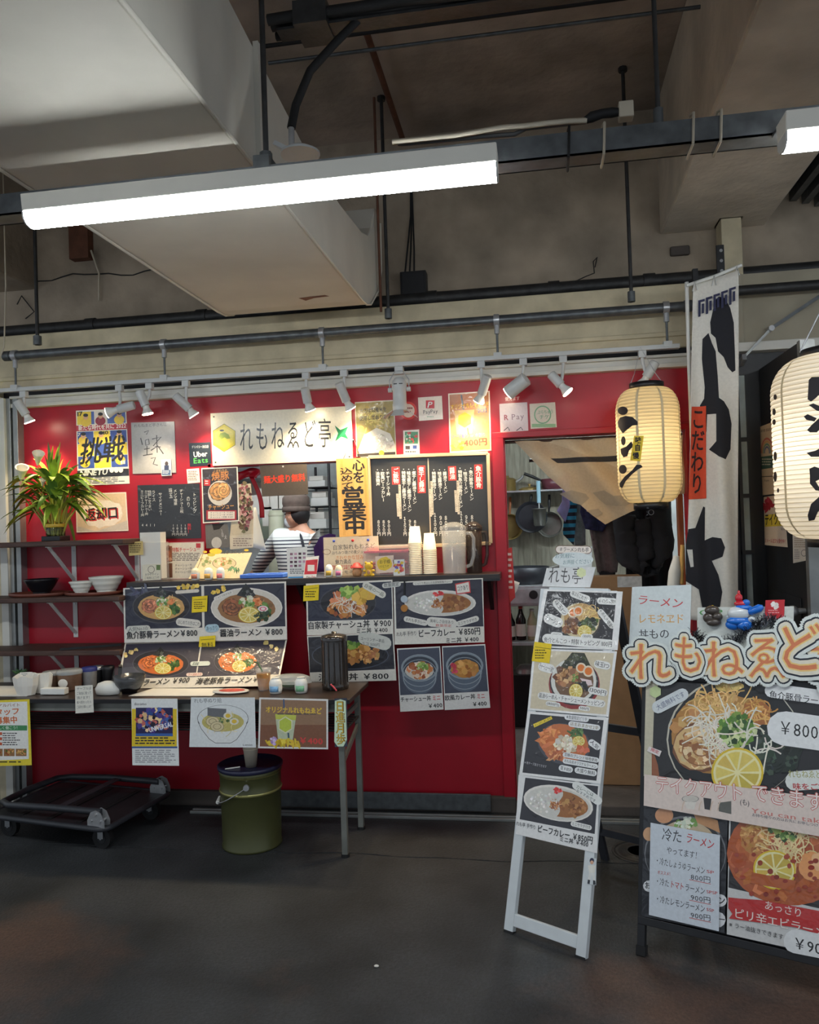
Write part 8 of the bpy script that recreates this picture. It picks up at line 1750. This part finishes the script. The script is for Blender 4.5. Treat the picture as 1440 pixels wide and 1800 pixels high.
# wire rack with white packs
YR = 2.6
rk = thing('wire_rack', (W(570, 900, YR).x, YR, .03), 'black wire rack loaded with white packs behind the person', 'rack')
rx0, rx1 = W(546, 900, YR).x, W(588, 900, YR).x
for x in (rx0, rx1):
    for y in (YR-.15, YR+.2): MB().cyl((x, y, .03), (x, y, 2.05), .012, n=8).build('post', 'black_metal', rk)
zr = [W(570, y, YR-.15).z for y in (856, 890, 930, 975, 1020)]
for z in zr:
    k = MB()
    for i in range(6): k.cyl((rx0, YR-.15+.07*i, z), (rx1, YR-.15+.07*i, z), .004, n=6)
    k.cyl((rx0, YR-.15, z-.03), (rx1, YR-.15, z-.03), .004, n=6); k.build('wire_shelf', 'black_metal', rk)
rr = random.Random(9)
labs = ['white packet stacked on the top tier of the wire rack', 'white box on the second tier of the wire rack', 'white folded pack on the third tier of the wire rack', 'tall white pack on the fourth tier of the wire rack', 'white pack on the lowest tier of the wire rack']
for i, z in enumerate(zr):
    w = (rx1-rx0)*.8; x = rx0+.02+.02*(i % 2); h = (.10, .13, .15, .16, .15)[i]
    t = thing('white_pack', (x+w/2, YR, z+.005), labs[i], 'pack'); MB().box(x, x+w*.9, YR-.13, YR+.12, z+.005, z+h*.6).build('lower_pack', 'white_plastic', t, bev=.006); MB().box(x+.01, x+w*.8, YR-.12, YR+.1, z+h*.6, z+h).build('upper_pack', 'paper_white', t, bev=.006)
hr = thing('hood_rail', (W(480, 888, 2.3).x, 2.3, W(480, 888, 2.3).z), 'dark rail with clipped white papers at the back of the kitchen', 'rail'); zz = W(480, 893, 2.3).z
MB().cyl((-2.9, 2.3, zz), (W(545, 893, 2.3).x, 2.3, zz), .018, n=10).build('rail', 'black_metal', hr)
for px, y0, y1 in ((466, 858, 890), (482, 862, 888), (497, 866, 886), (450, 870, 905), (470, 898, 925)):
    a, b = W(px-8, y1, 2.28), W(px+8, y0, 2.28); MB().box(a.x, b.x, 2.276, 2.28, min(a.z, zz-.01), max(b.z, zz+.01)).build('paper', 'paper_white', hr)
hood = thing('extractor_hood', (-2.6, 2.7, 1.9), 'pale extractor hood above the kitchen back wall', 'hood'); MB().prism([(2.4, 1.95), (2.98, 1.95), (2.98, 2.3), (2.7, 2.3)], lambda a, b, u: (u, a, b), -2.93, -2.25).build('canopy', 'steel', hood)
wt = thing('work_bench', (-1.6, 1.95, .03), 'steel work bench in front of the person', 'bench'); MB().box(-2.6, -.9, 1.98, 2.29, .86, .90).build('top', 'steel', wt, bev=.003)
for x in (-2.55, -.95):
    for y in (2.02, 2.24): MB().box(x-.02, x+.02, y-.02, y+.02, .03, .86).build('leg', 'steel', wt)
p = Vector((W(486, 930, 2.1).x, 2.1, .90)); t = thing('white_canister', p, 'pale tapered canister on the steel bench', 'canister'); mat('cream_plastic', (196, 196, 170), .5, noise=.05); zc = W(486, 897, 2.1).z-.90; MB().lathe([(.07, 0), (.075, .01), (.06, zc-.03), (.05, zc), (.003, zc)], p, 22).build('body', 'cream_plastic', t); MB().lathe([(.062, zc-.05), (.064, zc-.045), (.064, zc-.03), (.062, zc-.028)], p, 22).build('rim', 'cream_plastic', t)
mat('cloth_purple', (78, 50, 110), .9, noise=.2)
hang('purple_cloth', 'purple cloth hanging in the serving window behind the wooden board', 'cloth', [(552, 962), (562, 944), (578, 938), (590, 940), (592, 1004), (556, 1006)], .30, 'cloth_purple', .01)

rr = random.Random(21)
cl_labs = ['white paper sheet pinned high beside the extractor hood', 'pale blue folder pinned on the kitchen wall', 'white order slip pinned on the kitchen wall', 'pale green slip pinned low on the kitchen wall', 'long white sheet pinned behind the wire rack', 'white chart pinned above the steel bench']
mat('slip_blue', (176, 200, 220), .7, noise=.05); mat('slip_green', (196, 214, 190), .7, noise=.05)
for i, (px, py, w, h, mt_) in enumerate(((452, 850, .16, .22, 'paper_white'), (478, 846, .14, .2, 'slip_blue'), (510, 850, .16, .24, 'paper_white'), (470, 930, .14, .18, 'slip_green'), (556, 930, .14, .5, 'paper_white'), (500, 915, .2, .26, 'paper_white'))):
    c = W(px, py, 2.99); tag(MB().box(c.x-w/2, c.x+w/2, 2.994, 2.9995, c.z-h/2, c.z+h/2).build('pinned_sheet', mt_), cl_labs[i], 'paper')
